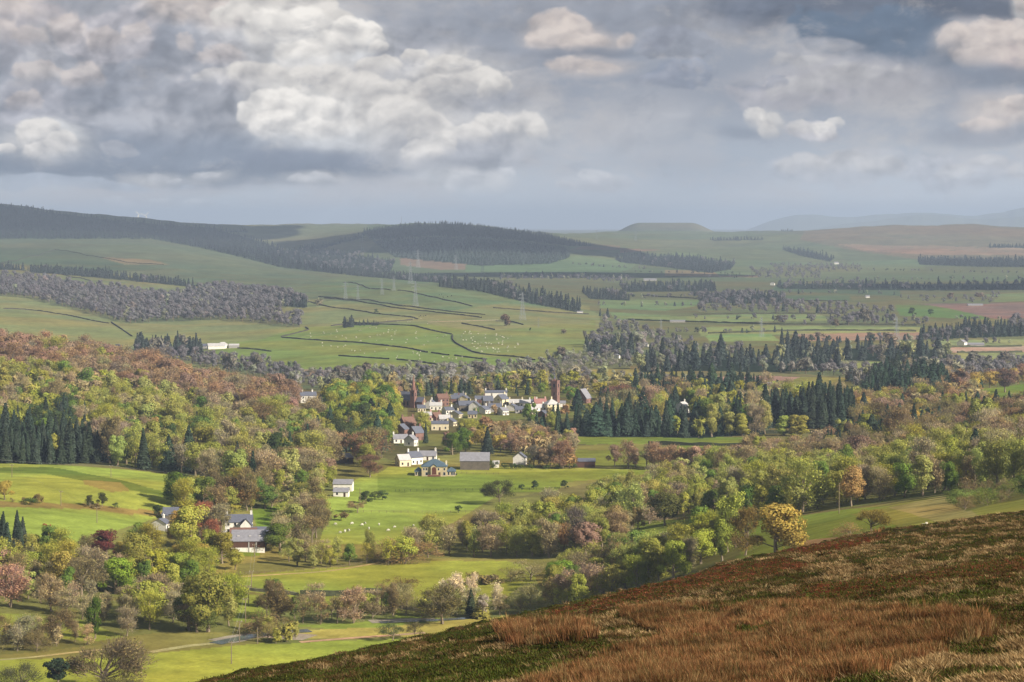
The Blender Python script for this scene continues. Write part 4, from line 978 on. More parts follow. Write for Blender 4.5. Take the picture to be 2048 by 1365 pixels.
one(975, 908, 54, 'spruce', '', 'dark spruce behind the dark barn gable', 1.3, 'Cn')
one(1010, 652, 22, 'purple', '', 'lone purple tree on the sheep hill', 1.1, 'Tr', A(100, 80, 76))
one(1124, 718, 24, 'purple', '', 'grey tree at the right foot of the sheep hill', 1.0, 'Tr')
one(1825, 632, 18, 'dgreen', '', 'left dark round tree in the far green field beside the ploughland', 1.1, 'Lr')
one(1861, 631, 13, 'dgreen', '', 'right dark round tree in the far green field beside the ploughland', 1.1, 'Lr')
for k, (px, py, h) in enumerate([(718, 748, 20), (692, 745, 18), (790, 752, 14), (1127, 668, 8), (1182, 672, 9), (1060, 662, 7), (752, 628, 11), (636, 612, 11), (1600, 690, 16), (1640, 680, 16), (1560, 645, 12), (1672, 655, 16), (1340, 712, 14), (1900, 600, 14), (1960, 598, 14), (1740, 682, 16), (1770, 682, 16)]):
    one(px, py, h, ['dgreen', 'dgreen', 'dgreen', 'purple', 'fir', 'dgreen', 'dgreen', 'purple', 'purple', 'purple', 'purple', 'purple', 'fir', 'purple', 'purple', 'purple', 'purple'][k], '', None, 1.1)
    PLANTS[-1]['where'] = ['at the left foot of the sheep hill', 'at the foot of the sheep hill left', 'at the foot of the sheep hill near the spire', 'on the right slope of the sheep hill', 'at the right end of the sheep hill', 'on the bare upper sheep hill', 'on the sheep hill above the clump', 'at the right tip of the purple wood', 'between plain fields', 'on the plain field edge', 'on the far plain', 'beside the ploughed plain field', 'in the scrub plain', 'above the far ploughland', 'over the far ploughland', 'left of the far pylon', 'right under the far pylon'][k]

# the ground itself, painted with woodland floor under every wood
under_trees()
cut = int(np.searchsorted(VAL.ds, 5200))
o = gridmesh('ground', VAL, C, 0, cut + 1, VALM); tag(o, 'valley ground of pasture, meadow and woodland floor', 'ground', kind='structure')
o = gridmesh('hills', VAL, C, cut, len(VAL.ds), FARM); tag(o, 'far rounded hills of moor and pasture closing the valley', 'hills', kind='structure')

# ------------------------------------------------------------------ build them: 300 largest of each sort singly, the rest in masses
MESH = {}
def mesh_of(form, lod, i, part):
    key = (form, lod, i, part)
    if key not in MESH:
        cr, tr = proto(form, lod, i)
        if part == 'crown': MESH[key] = npmesh('crown', cr[0], cr[1], LEAF, cr[2])
        elif part == 'trunk': MESH[key] = npmesh('trunk', tr[0], tr[1], BARKM, np.tile([[1., 1., 1.]], (len(tr[0]), 1)))
        else:
            V, T, Cc = join([cr + (), (tr[0], tr[1], np.array([.9, .85, .9]))])
            MESH[key] = npmesh('tree', V, T, LEAF, Cc)
    return MESH[key]
byc = {}
for p in PLANTS:
    if not p['mass']: byc.setdefault(KIND[p['kind']][2], []).append(p)
singles = []; rest = []
LIMIT = {'broadleaf tree': 290, 'bare tree': 290, 'conifer': 280, 'shrub': 120}
for c, L_ in byc.items():
    L_.sort(key=lambda p: -(p['ph'] + (500 if p['zone'] == 'single' else 0)))
    singles += L_[:LIMIT[c]]; rest += [(c, p) for p in L_[LIMIT[c]:]]
# labels: look + place; members that nothing tells apart share one
def size_word(p, hs):
    t = sorted(hs); q = t.index(p['h']) / max(1, len(t) - 1)
    return 'tall' if q > .66 else 'low' if q < .33 else 'medium'
groups = {}
for p in singles:
    if not p['label']: groups.setdefault((p['kind'], p['where']), []).append(p)
ORD = ['leftmost', 'second from left', 'third from left', 'fourth from left', 'fifth from left']
for (k, wh), L_ in groups.items():
    look = KIND[k][4]; noun = {'broadleaf tree': 'tree', 'bare tree': 'tree', 'conifer': 'conifer', 'shrub': 'shrub'}[KIND[k][2]]
    L_.sort(key=lambda p: p['px'])
    if len(L_) == 1: L_[0]['label'] = 'the only %s %s %s' % (look, noun, wh); continue
    if len(L_) == 2:
        L_[0]['label'] = '%s %s %s, left one of two' % (look, noun, wh); L_[1]['label'] = '%s %s %s, right one of two' % (look, noun, wh); continue
    if len(L_) <= 5:
        for q, p in enumerate(L_): p['label'] = '%s %s %s, %s' % (look, noun, wh, ORD[q] if q < len(L_) - 1 else 'rightmost')
        continue
    if len(L_) <= 9: bins = {'': L_}
    else:
        ys = sorted(p['py'] for p in L_); xs = [p['px'] for p in L_]; bins = {}
        for p in L_:
            r = 'far' if p['py'] < ys[len(ys) // 3] else 'near' if p['py'] > ys[2 * len(ys) // 3] else 'middle'
            q = sum(v < p['px'] for v in xs) / len(xs)
            bins.setdefault(' %s %s' % (r, 'left' if q < .33 else 'right' if q > .66 else 'centre'), []).append(p)
    for bn, B in bins.items():
        hs = [p['h'] for p in B]; sub = {}
        for p in B: sub.setdefault(size_word(p, hs) if len(B) > 5 else '', []).append(p)
        for s, M in sub.items():
            M.sort(key=lambda p: p['px'])
            for q, p in enumerate(M):
                if len(M) == 1: t = ''
                elif len(M) > 6: t = ''; p['shared'] = True
                else: t = ', ' + ('rightmost' if q == len(M) - 1 else ORD[q])
                place = wh + (',' + bn) if bn else wh
                p['label'] = ('%s %s %s %s%s' % (s, look, noun, place, t)).strip()
from collections import Counter
_cn = Counter(p['label'] for p in singles if not p.get('shared'))
print('DUP', [k for k, v in _cn.items() if v > 1])
for p in singles:
    K = KIND[p['kind']]; ph = p['ph']; lod = 3 if ph > 46 else 2 if ph > 24 else 1 if ph > 12 else 0
    w_ = p['label'].split()
    if len(w_) > 16: print('LONG', p['label'])
    p['label'] = ' '.join(w_[:16])
    loc = (p['x'], p['y'], p['z']); sc_ = (p['h'] * p['w'], p['h'] * p['w'], p['h'])
    grp = {'broadleaf tree': 'leafing trees', 'bare tree': 'leafless trees', 'conifer': 'conifers', 'shrub': 'shrubs'}[K[2]] + ((' ' + p['where']) if p['where'] else ' standing singly')
    colr = tuple(p['col']) + (1,); bk = tuple(BARK * (2.6 if p['kind'] == 'white' else 1)) + (1,)
    if ph > 22:
        t = empty(K[3], loc, p['rot']); t.scale = sc_
        o = link('crown', mesh_of(p['form'], lod, p['i'], 'crown'), t); o.color = colr
        o = link('trunk', mesh_of(p['form'], lod, p['i'], 'trunk'), t); o.color = bk
    else:
        t = link(K[3], mesh_of(p['form'], lod, p['i'], 'both')); t.location = loc; t.rotation_euler = (0, 0, p['rot']); t.scale = sc_; t.color = colr
    tag(t, p['label'], K[2], grp)
def merge(name, plants, label, cat):
    Vs = []; Ts = []; Cs = []; o = 0
    for p in plants:
        ph = p['ph']; lod = 2 if ph > 40 else 1 if ph > 13 else 0
        cr, tr = proto(p['form'], lod, p['i'])
        s = np.array([p['h'] * p['w'], p['h'] * p['w'], p['h']]); c, sn = math.cos(p['rot']), math.sin(p['rot'])
        R = np.array([[c, -sn, 0], [sn, c, 0], [0, 0, 1]])
        for V, T, Cc in ((cr[0], cr[1], cr[2] * p['col']), (tr[0], tr[1], np.broadcast_to(BARK, (len(tr[0]), 3)))):
            if lod == 0 and Cc[0][0] == BARK[0]: continue
            Vs.append((V * s) @ R.T + np.array([p['x'], p['y'], p['z']])); Ts.append(T + o); Cs.append(Cc); o += len(V)
    me = npmesh(name, np.concatenate(Vs), np.concatenate(Ts), LEAF, np.concatenate(Cs))
    return tag(link(name, me), label, cat, kind='stuff')
RL = {'broadleaf tree': ('broadleaf_woodland', 'green and olive crowns filling the woods between the single trees'), 'bare tree': ('bare_woodland', 'leafless grey and russet crowns filling the woods between the single trees'),
      'conifer': ('conifer_woodland', 'smaller dark conifers filling the belts and blocks'), 'shrub': ('scrub', 'low scrub between the trees')}
for c, (nm, lb) in RL.items():
    M = [p for cc, p in rest if cc == c]
    if M: merge(nm, M, lb, 'woodland')
ML = {'scrub': 'purplish alder and willow scrub on the flats behind the village', 'purple_wood': 'purplish leafless wood on the slope above the farm sheds', 'farm_conifers': 'dark conifer clump beside the far farm sheds',
 'strip_plantation': 'long thin dark strip of spruces across the left hillside', 'hedge_wood': 'purplish hedgerow trees behind the russet hill crest', 'valley_wood': 'dark wood across the plain behind the village', 'plain_wood': 'mixed wood of dark firs and pale crowns on the plain at the right',
 'dark_wood': 'dark wood at the right edge of the plain', 'scrub_wood': 'grey purple scrub wood right of the sheep hill', 'mound_wood': 'brownish wood on the mounds in the plain', 'hedgerow_wood': 'scattered hedgerow trees across the far plain', 'slope_scrub': 'purplish scrub behind the dark fir knoll',
 'dark_belt': 'dark tree belt across the middle of the far plain', 'dark_belt_lower': 'lower dark belt on the plain right of centre', 'plain_belt': 'long belt of trees below the moorland hills at the right', 'dark_belt_west': 'short dark belt right of the shelter belt', 'shelter_belt': 'dark shelter belt running down behind the sheep hill',
 'shelter_belt_upper': 'dark band of spruces on the skyline of the sheep hill', 'dark_plantation': 'blackish spruce plantation capping the central hill', 'bluish_plantation': 'bluish green plantation on the face of the central hill', 'shaded_plantation': 'dark plantation in cloud shadow covering the big left hill',
 'saddle_plantation': 'dark woods in the saddle between the left and central hills', 'oval_plantation': 'oval dark plantation right of the central hill', 'wedge_plantation': 'wedge shaped dark plantation on the moor slope', 'long_plantation': 'long dark plantation under the moor at the right edge', 'thin_plantation': 'thin dark strip high on the pale hill',
 'hilltop_plantation': 'thin dark strip high at the right edge', 'ridge_plantation': 'dark strip climbing to the central hill from the left', 'small_hill_clump': 'small dark clump on the pale far hill', 'skyline_clump': 'tiny clump of trees on the right skyline', 'hill_clump': 'small clump of dark firs on the sheep hill'}
mm = {}
for p in PLANTS:
    if p['mass']: mm.setdefault(p['mass'], []).append(p)
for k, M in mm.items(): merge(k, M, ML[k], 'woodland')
print('PLANTS', len(PLANTS), 'singles', len(singles), {c: len(v) for c, v in byc.items()}, {k: len(v) for k, v in mm.items()})
# ------------------------------------------------------------------ buildings
WHITE = A(216, 210, 198); CREAM = A(205, 192, 160); SAND = A(120, 90, 80); SLATE = A(92, 94, 104); GREYR = A(128, 126, 130); DST = A(96, 88, 78)
def mt(key, col, rough=.85, var=.14, scale=.8): return solid(key, tuple(col), rough, var, scale)
M_GLASS = solid('window_glass', tuple(A(34, 38, 46)), .15, .1, 1)
M_DOOR = solid('door_paint', tuple(A(70, 52, 44)), .5, .1, 1)
WALLS = {'white': mt('white_render', WHITE), 'cream': mt('cream_render', CREAM), 'sand': mt('red_sandstone', SAND, .9, .25, .5), 'stone': mt('buff_stone', A(176, 160, 126), .9, .2, .7), 'dark': mt('dark_stone', DST, .9, .25, .6),
         'brown': mt('brown_board', A(84, 58, 46), .8, .2, 1), 'grey': mt('grey_harling', A(150, 146, 140)), 'pink': mt('pinkish_render', A(190, 150, 140))}
ROOFS = {'slate': mt('slate_roof', SLATE, .6, .2, 1.5), 'grey': mt('grey_sheet_roof', GREYR, .6, .18, .7), 'pale': mt('pale_roof', A(176, 172, 168), .7, .15, .7), 'red': mt('pinkish_tiles', A(150, 106, 98), .8, .15, 1), 'brown': mt('brown_tiles', A(112, 84, 72), .8, .2, 1), 'blue': mt('blue_slate_roof', A(76, 92, 102), .5, .18, 1.5)}
def gable_walls(mb, L_, Wd, H, R):
    x, y = L_ / 2, Wd / 2
    v = [(-x, -y, -1), (x, -y, -1), (x, y, -1), (-x, y, -1), (-x, -y, H), (x, -y, H), (x, y, H), (-x, y, H), (-x, 0, H + R), (x, 0, H + R)]
    mb.add(v, [(0, 1, 5, 4), (2, 3, 7, 6), (1, 2, 6, 9, 5), (3, 0, 4, 8, 7), (0, 3, 2, 1)])
def gable_roof(mb, L_, Wd, H, R, ov=.3, t=.18):
    x = L_ / 2 + ov
    for s in (-1, 1):
        y = s * (Wd / 2 + ov); z = H - R * ov / (Wd / 2)
        mb.add([(-x, y, z + .03), (x, y, z + .03), (x, 0, H + R + .03), (-x, 0, H + R + .03), (-x, y, z + t), (x, y, z + t), (x, 0, H + R + t), (-x, 0, H + R + t)],
               [(0, 1, 2, 3), (4, 7, 6, 5), (0, 4, 5, 1), (3, 2, 6, 7), (0, 3, 7, 4), (1, 5, 6, 2)] if s < 0 else [(3, 2, 1, 0), (5, 6, 7, 4), (1, 5, 4, 0), (7, 6, 2, 3), (4, 7, 3, 0), (2, 6, 5, 1)])
def hip_roof(mb, L_, Wd, H, R, ov=.4):
    x = L_ / 2 + ov; y = Wd / 2 + ov; r = max(.2, x - y)
    mb.add([(-x, -y, H), (x, -y, H), (x, y, H), (-x, y, H), (-r, 0, H + R), (r, 0, H + R), (-x, -y, H - .18), (x, -y, H - .18), (x, y, H - .18), (-x, y, H - .18)],
           [(0, 1, 5, 4), (2, 3, 4, 5), (1, 2, 5), (3, 0, 4), (6, 9, 8, 7), (6, 7, 1, 0), (7, 8, 2, 1), (8, 9, 3, 2), (9, 6, 0, 3)])
def opening(t, x, y, z, w, h, face, name='window', frame=True, mat=None):
    """a pane in its frame on a wall face: f front, r right gable, l left gable"""
    mb = MB(); fr = MB(); b = .09
    def put(m, a0, a1, z0, z1, dep0, dep1):
        if face == 'f': m.box(x + a0, x + a1, y - dep1, y - dep0, z0, z1)
        elif face == 'r': m.box(x + dep0, x + dep1, y + a0, y + a1, z0, z1)
        else: m.box(x - dep1, x - dep0, y + a0, y + a1, z0, z1)
    put(mb, -w / 2, w / 2, z, z + h, -.05, .03)
    o = mb.build(name, mat or (M_DOOR if name == 'door' else M_GLASS), t)
    if frame:
        for a0, a1, z0, z1 in ((-w / 2 - b, -w / 2, z - b, z + h + b), (w / 2, w / 2 + b, z - b, z + h + b), (-w / 2, w / 2, z - b, z), (-w / 2, w / 2, z + h, z + h + b)):
            put(fr, a0, a1, z0, z1, -.05, .07)
        fr.build('frame', WALLS['white'], o)
    return o
def house(name, label, cat, px, py, wpx, Wd, hpx, rpx, rz, wall, roof, chim=(), wins='', hip=False, group=None, door=True, dd=0, frames=False):
    """wpx, hpx, rpx: length, eaves height and roof height as seen, in photo pixels"""
    x, y, z = g1(px, py); y0 = y; y += dd; x *= y / y0
    k = y / F; L_ = wpx * k; H = hpx * k; R = rpx * k
    z = float(VAL.zat(x, y)) if not dd else z
    t = empty(name, (x, y, z), math.radians(rz)); tag(t, label, cat, group)
    mb = MB()
    if hip: mb.box(-L_ / 2, L_ / 2, -Wd / 2, Wd / 2, -1, H - .05)
    else: gable_walls(mb, L_, Wd, H, R)
    mb.build('wall', WALLS[wall], t)
    mb = MB(); (hip_roof if hip else gable_roof)(mb, L_, Wd, H, R); rf = mb.build('roof', ROOFS[roof], t)
    for c in chim:
        mb = MB(); cx = c * (L_ / 2 - .5)
        mb.box(cx - .45, cx + .45, -.35, .35, H + R * .5, H + R + 1.3); mb.box(cx - .52, cx + .52, -.42, .42, H + R + 1.3, H + R + 1.5)
        for q in (-.2, .2): mb.bar((cx + q, 0, H + R + 1.5), (cx + q, 0, H + R + 1.9), .11, .09)
        mb.build('chimney', WALLS[wall if wall != 'brown' else 'dark'], rf)
    if wins:
        n = int(wins[0]); fl = 2 if '2' in wins[1:] or H > 4.6 else 1
        for f in range(fl):
            for q in range(n):
                xx = -L_ / 2 + L_ * (q + .5) / n; zz = .9 + f * 2.7
                if zz + 1.3 > H: continue
                if door and f == 0 and q == n // 2: opening(t, xx, -Wd / 2, .05, 1.0, 2.0, 'f', 'door', False)
                else: opening(t, xx, -Wd / 2, zz, .95, 1.25, 'f', frame=frames)
        if 'g' in wins:
            for f in range(fl): opening(t, L_ / 2, 0, .9 + f * 2.7, .9, 1.2, 'r', frame=frames)
            for f in range(fl): opening(t, -L_ / 2, 0, .9 + f * 2.7, .9, 1.2, 'l', frame=frames)
    return t
# farm under the hill
house('farmhouse', 'white two storey farmhouse with slate roof and tall gable chimneys', 'house', 478, 1066, 54, 8, 24, 13, 4, 'white', 'slate', (-1, 1), '4', frames=True, group=None, dd=0)
x, y, z = g1(490, 1062)
house('farm_wing', 'projecting gabled wing with slate roof at the front of the white farmhouse', 'house', 493, 1067, 22, 5, 20, 13, 94, 'white', 'slate', (), '2', frames=True, dd=-5)
house('stone_range', 'low slate roofed farm building right behind the big barn', 'farm building', 520, 1078, 34, 7, 12, 12, 3, 'white', 'slate', (), '')
house('stone_range', 'long brown roofed range between farmhouse and big barn', 'farm building', 487, 1080, 52, 7, 12, 12, 2, 'white', 'brown', (), '')
t = house('barn', 'large farm barn with pale sheet roof, dark boarding and white base', 'barn', 498, 1100, 66, 14, 22, 18, 3, 'brown', 'grey', (), '', door=False)
k = g1(498, 1100)[1] / F
mb = MB(); Lb = 66 * k
mb.box(-Lb / 2 - .06, Lb / 2 + .06, -7.06, -6.9, -1, 9 * k); mb.build('base_wall', WALLS['white'], t)
for q in (0.05, .5):
    mb = MB(); mb.box(q * Lb / 2 - .25, q * Lb / 2 + .25, -7.16, -7.06, 0, 20 * k); mb.build('door_post', WALLS['grey'], t)
mb = MB()
for q in (-.3, 0.05, .35):
    for zz, yy in ((.45, -3.9), ): mb.box(q * Lb - .5, q * Lb + .5, yy - .6, yy + .6, 22 * k + 18 * k * .45 - .05, 22 * k + 18 * k * .45 + .35)
mb.build('skylight', ROOFS['pale'], t)
house('farm_shed', 'pale roofed low shed joining the left end of the farm barn', 'shed', 430, 1078, 46, 8, 10, 6, 3, 'cream', 'pale', (), '')
house('farm_shed', 'small red brick lean-to at the right end of the farm barn', 'shed', 529, 1088, 12, 5, 9, 6, 92, 'pink', 'pale', (), '')
house('white_house', 'white gable with chimney peeping over the dell trees', 'house', 323, 1060, 22, 7, 14, 9, 70, 'white', 'slate', (1,), '2')
house('stone_shed', 'low grey stone shed with slate roof on the left pasture', 'shed', 342, 1036, 30, 7, 10, 11, 6, 'dark', 'slate', (), '')
house('stone_shed', 'small dark lean-to in front of the low stone shed', 'shed', 330, 1038, 11, 4, 8, 4, 6, 'dark', 'slate', (), '')
# roadside cottage
house('cottage', 'white roadside cottage with slate roof, two storeys', 'house', 687, 982, 38, 6.5, 15, 8, -4, 'white', 'grey', (), '3g', frames=True)
house('cottage_wing', 'small white lean-to house with dark open porch below the roadside cottage', 'house', 683, 993, 30, 5, 10, 7, -4, 'white', 'grey', (), '2')
house('garden_house', 'brown boarded house half hidden in the cottage wood', 'house', 692, 926, 18, 7, 11, 8, 40, 'brown', 'grey', (), '2')
# grand stone villa on the meadow edge
t = house('villa', 'large sandstone villa with hipped blue slate roof on the meadow edge', 'villa', 869, 951, 50, 11, 20, 13, 0, 'stone', 'blue', (), '', hip=True, door=False)
xv, yv, zv = t.location; k = yv / F; H = 20 * k; hw = 25 * k
for s, w_, nm in ((-1, 14, 'wing'), (1, 17, 'wing')):
    mb = MB(); cx = s * (hw + w_ * k / 2); mb.box(cx - w_ * k / 2 + .02, cx + w_ * k / 2 - .02, -4.2, 3.5, -1, 9.5 * k); w = mb.build('wing', WALLS['stone'], t)
    mb = MB(); hip_roof(mb, w_ * k, 7.7, 0, 7 * k, .35)
    mb.v = [(a + cx, b - .35, c + 9.6 * k) for a, b, c in mb.v]; mb.build('wing_roof', ROOFS['blue'], w)
    for q in (-.28, .12, .36): opening(t, cx + q * w_ * k, -4.2, .6, .9, 1.5, 'f')
mb = MB(); g = 6.5 * k     # central gabled bay with the arched window
mb.add([(-g, -6.6, -1), (g, -6.6, -1), (g, -5, -1), (-g, -5, -1), (-g, -6.6, H - .1), (g, -6.6, H - .1), (g, -5, H), (-g, -5, H), (0, -6.6, H + 5 * k), (0, -2.6, H + 5 * k)],
       [(0, 1, 5, 8, 4), (1, 2, 6, 5), (3, 0, 4, 7)]); bay = mb.build('bay', WALLS['stone'], t)
mb = MB()
for s in (-1, 1): mb.add([(s * (g + .3), -6.9, H - .25), (0, -6.9, H + 5 * k + .15), (0, -1.6, H + 5 * k + .15), (s * (g + .3), -4.2, H - .05), (s * (g + .3), -6.9, H - .45), (0, -6.9, H + 5 * k - .1)], [(0, 1, 2, 3), (4, 5, 1, 0)])
mb.build('bay_roof', ROOFS['blue'], bay)
mb = MB(); n = 10; a = [(1.15 * math.cos(math.pi * q / n), 3.9 + 1.15 * math.sin(math.pi * q / n)) for q in range(n + 1)] + [(-1.15, 1.1), (1.15, 1.1)]
mb.add([(p, -6.66, q) for p, q in a] + [(p, -6.55, q) for p, q in a], [tuple(range(len(a)))[::-1]] + [(q, (q + 1) % len(a), (q + 1) % len(a) + len(a), q + len(a)) for q in range(len(a))])
mb.build('window', solid('bronze_glass', tuple(A(92, 56, 46)), .25, .1, 1), bay)
for q in (-.82, -.62, .35, .82): opening(t, q * hw, -5.5, 3.2, .9, 1.2, 'f')
for q in (-.6, .82): opening(t, q * hw, -5.5, .6, 1.2, 1.6, 'f')
opening(t, .42 * hw, -5.5, .05, 1.1, 2.1, 'f', 'door', False)
for c in ((.95, 0), (.35, 2)):
    mb = MB(); mb.box(c[0] * hw - .4, c[0] * hw + .4, c[1] - .4, c[1] + .4, H, H + 13 * k + .6 - c[0] * 1.6); mb.build('chimney', WALLS['cream'], t)
mb = MB(); mb.box(-3.4, 3.4, -7.6, -6.7, 0.2, .95); mb.build('terrace_wall', solid('terrace_brick', tuple(A(120, 80, 66)), .9, .2, 1), t)
# white houses behind the villa
house('white_house', 'cream gabled cottage, left one of the white houses above the villa', 'house', 806, 932, 24, 7, 13, 10, 24, 'cream', 'pale', (), '2g')
house('white_house', 'white house with slate roof and gable chimney above the villa', 'house', 826, 928, 28, 8, 14, 11, 38, 'white', 'slate', (-1, 1), '3g')
house('white_house', 'grey roofed low white house right of the gabled white house', 'house', 856, 920, 34, 7, 9, 9, -3, 'white', 'grey', (1,), '3')
house('white_house', 'white gabled house standing uphill of the white houses', 'house', 822, 892, 16, 7, 13, 9, 62, 'white', 'grey', (1,), '2g')
house('white_house', 'long grey roofed white house partly behind trees up the brae', 'house', 800, 886, 30, 7, 9, 8, 14, 'white', 'grey', (-1,), '3')
house('stone_house', 'dark red stone house with steep roof beside the brae', 'house', 832, 880, 22, 8, 15, 12, 40, 'sand', 'slate', (1,), '2g')
house('stone_house', 'tall red sandstone house below the spire trees', 'house', 815, 866, 26, 8, 20, 12, 30, 'sand', 'brown', (-1, 1), '3g')
house('stone_house', 'red stone house with dark gable left of the brae', 'house', 803, 872, 18, 8, 14, 10, 60, 'sand', 'slate', (), '2')
house('long_barn', 'long dark stone barn with grey slate roof on the meadow edge', 'barn', 950, 938, 58, 12, 18, 15, -1, 'dark', 'grey', (), '', door=False)
house('gabled_shed', 'small white shed at the right gable of the long dark barn', 'shed', 992, 935, 12, 5, 8, 5, 0, 'white', 'pale', (), '')
house('white_house', 'narrow white gable standing alone in trees right of the long barn', 'house', 1040, 929, 18, 7, 14, 10, 80, 'white', 'slate', (), '2')
house('field_shed', 'dark open sided field shed behind the alder row', 'shed', 1170, 934, 40, 8, 12, 5, 0, 'brown', 'slate', (), '')
house('field_shed', 'grey roofed low building in the parkland trees', 'shed', 1048, 896, 34, 8, 7, 5, 0, 'grey', 'grey', (), '')
# village
V = [(855, 842, 16, 12, 6, 5, 'pink', 'pale', 'low pink walled house with pale roof in the lowest village street'), (872, 842, 18, 8, 9, 40, 'sand', 'brown', 'red brick house in the lowest village street'),
     (889, 846, 22, 9, 7, 8, 'grey', 'pale', 'pale roofed terrace end above the lowest street'), (880, 860, 34, 13, 5, 0, 'cream', 'slate', 'flat fronted cream terrace lowest of the village'), (900, 852, 14, 9, 7, 60, 'cream', 'slate', 'cream gable right of the lowest terrace'),
     (872, 820, 24, 9, 6, 0, 'white', 'pale', 'bright white roofed shed under the big red house'), (862, 818, 10, 11, 7, 70, 'white', 'slate', 'thin white gable left of the big red house'), (884, 812, 22, 16, 8, 20, 'sand', 'brown', 'big red house with brown hipped roof in the village'),
     (908, 806, 22, 9, 7, 0, 'sand', 'slate', 'slate roofed house behind the bare village tree'), (929, 808, 14, 10, 7, 70, 'cream', 'slate', 'yellow cream gable at the village centre'), (934, 822, 34, 12, 8, 8, 'dark', 'slate', 'dark slate terrace left of the white gables'),
     (950, 824, 12, 12, 9, 72, 'white', 'slate', 'tallest white gable at the village centre'), (967, 827, 18, 8, 7, 55, 'white', 'slate', 'lower white gable right of the tallest one'), (915, 822, 12, 9, 7, 60, 'grey', 'slate', 'grey gable left of the dark slate terrace'),
     (975, 816, 20, 15, 9, 12, 'dark', 'slate', 'dark twin gabled house at the village centre'), (992, 798, 44, 13, 4, 2, 'white', 'slate', 'modern white flat roofed block behind the village'), (1003, 811, 20, 13, 9, 48, 'cream', 'slate', 'tall cream gable house, brightest in the village'),
     (990, 824, 26, 10, 7, 0, 'grey', 'slate', 'grey terrace below the tall cream gable'), (1006, 830, 14, 9, 6, 30, 'white', 'grey', 'small white house below the tall cream gable'), (1032, 812, 28, 7, 6, 0, 'cream', 'pale', 'long pale roofed hall, left one of the row'),
     (1050, 814, 22, 8, 6, 0, 'white', 'pale', 'white fronted hall in the middle of the row'), (1066, 812, 18, 7, 6, 0, 'white', 'slate', 'slate roofed hall right of the white fronted hall'), (1080, 813, 24, 8, 7, 10, 'pink', 'red', 'hall with pinkish red roof left of the hipped house'),
     (1076, 822, 26, 7, 6, 30, 'white', 'pale', 'pale roofed house in front of the pink roofed hall'), (1365, 826, 22, 14, 8, 62, 'white', 'pale', 'white house glimpsed through the dark conifer belt'), (1395, 835, 16, 6, 4, 0, 'white', 'pale', 'low white building right of the belt house')]
V += [(842, 824, 16, 8, 6, 10, 'cream', 'slate', 'cream slated house just right of the church'), (896, 828, 18, 8, 6, 25, 'white', 'slate', 'white house behind the bare village tree'), (912, 836, 16, 8, 6, 60, 'cream', 'slate', 'cream gable low under the dark terrace'),
      (960, 806, 20, 8, 6, 0, 'sand', 'slate', 'reddish house behind the dark twin gables'), (1024, 822, 16, 8, 6, 70, 'white', 'slate', 'white gable under the long pale roofed hall'), (1040, 826, 20, 7, 6, 5, 'grey', 'slate', 'grey slated house in front of the halls'),
      (1058, 828, 16, 8, 6, 60, 'cream', 'pale', 'cream gable in front of the white fronted hall'), (945, 836, 18, 8, 6, 0, 'stone', 'slate', 'buff stone house below the white gables'), (918, 800, 20, 7, 6, 0, 'grey', 'slate', 'grey house at the back of the village centre'), (1090, 834, 18, 7, 6, 40, 'sand', 'slate', 'reddish house before the pyramid roofed house')]
for (px, py, w, h, r, rz, wl, rf, lb) in V:
    house('village_house', lb, 'house', px, py, w, 8, h, r, rz, wl, rf, (1,) if w < 24 else (-1, 1), '3g' if h > 8 else '3', group='houses of the village')
house('village_house', 'stone house with pale pyramid roof in front of the red tower', 'house', 1103, 822, 27, 9, 14, 10, 20, 'cream', 'pale', (0,), '3g', hip=True, group='houses of the village')
house('village_house', 'low grey house with white gable end right of the pyramid roof', 'house', 1122, 814, 18, 7, 8, 4, 0, 'white', 'grey', (), '2', group='houses of the village')
house('hill_house', 'white fronted slate house alone on the wooded knoll', 'house', 616, 806, 32, 8, 15, 7, 12, 'white', 'slate', (-.8, .6), '3', frames=True)
# parish church with the spire
x, y, z = g1(827, 816); k = y / F
t = empty('church', (x, y, z), math.radians(-28)); tag(t, 'red sandstone church with tall pointed spire left of the village', 'church')
sd = WALLS['sand']; tw = 1.75; TH_ = 35 * k
mb = MB(); mb.box(-tw, tw, -tw, tw, -1, TH_); tower = mb.build('tower', sd, t)
mb = MB(); mb.box(-tw - .2, tw + .2, -tw - .2, tw + .2, TH_ - .4, TH_); mb.build('cornice', sd, tower)
mb = MB(); n = 8; v = [(math.cos(2 * math.pi * (q + .5) / n) * tw * .98, math.sin(2 * math.pi * (q + .5) / n) * tw * .98, TH_) for q in range(n)] + [(0, 0, TH_ + 33 * k)]
mb.add(v, [(q, (q + 1) % n, n) for q in range(n)]); spire = mb.build('spire', solid('spire_stone', tuple(A(126, 92, 80)), .9, .2, .5), t)
mb = MB(); mb.bar((0, 0, TH_ + 32 * k), (0, 0, TH_ + 35 * k), .05); mb.build('finial', M_GLASS, spire)
for a in (0, 1, 2, 3):
    for zz in (TH_ - 4.2,):
        q = opening(t, 0, -tw, zz, .8, 2.6, 'f', 'belfry_window', False); q.rotation_euler = (0, 0, a * math.pi / 2)
for sx_ in (-1, 1):
    for sy_ in (-1, 1):
        mb = MB(); mb.bar((sx_ * tw, sy_ * tw, TH_ - .2), (sx_ * tw, sy_ * tw, TH_ + 2.4), .42, .04, 4); mb.build('pinnacle', sd, tower)
mb = MB(); Ln, Wn, Hn, Rn = 17, 9, 5.5, 5.5
gable_walls(mb, Ln, Wn, Hn, Rn); nv_ = mb.build('nave', sd, t); nv_.location = (-10.5, 4, 0)
mb = MB(); gable_roof(mb, Ln, Wn, Hn, Rn); mb.build('roof', ROOFS['slate'], nv_)
for q in (-6, -3, 0, 3, 6): w = opening(nv_, q, -Wn / 2, 1.5, 1.0, 3.0, 'f', 'window', False)
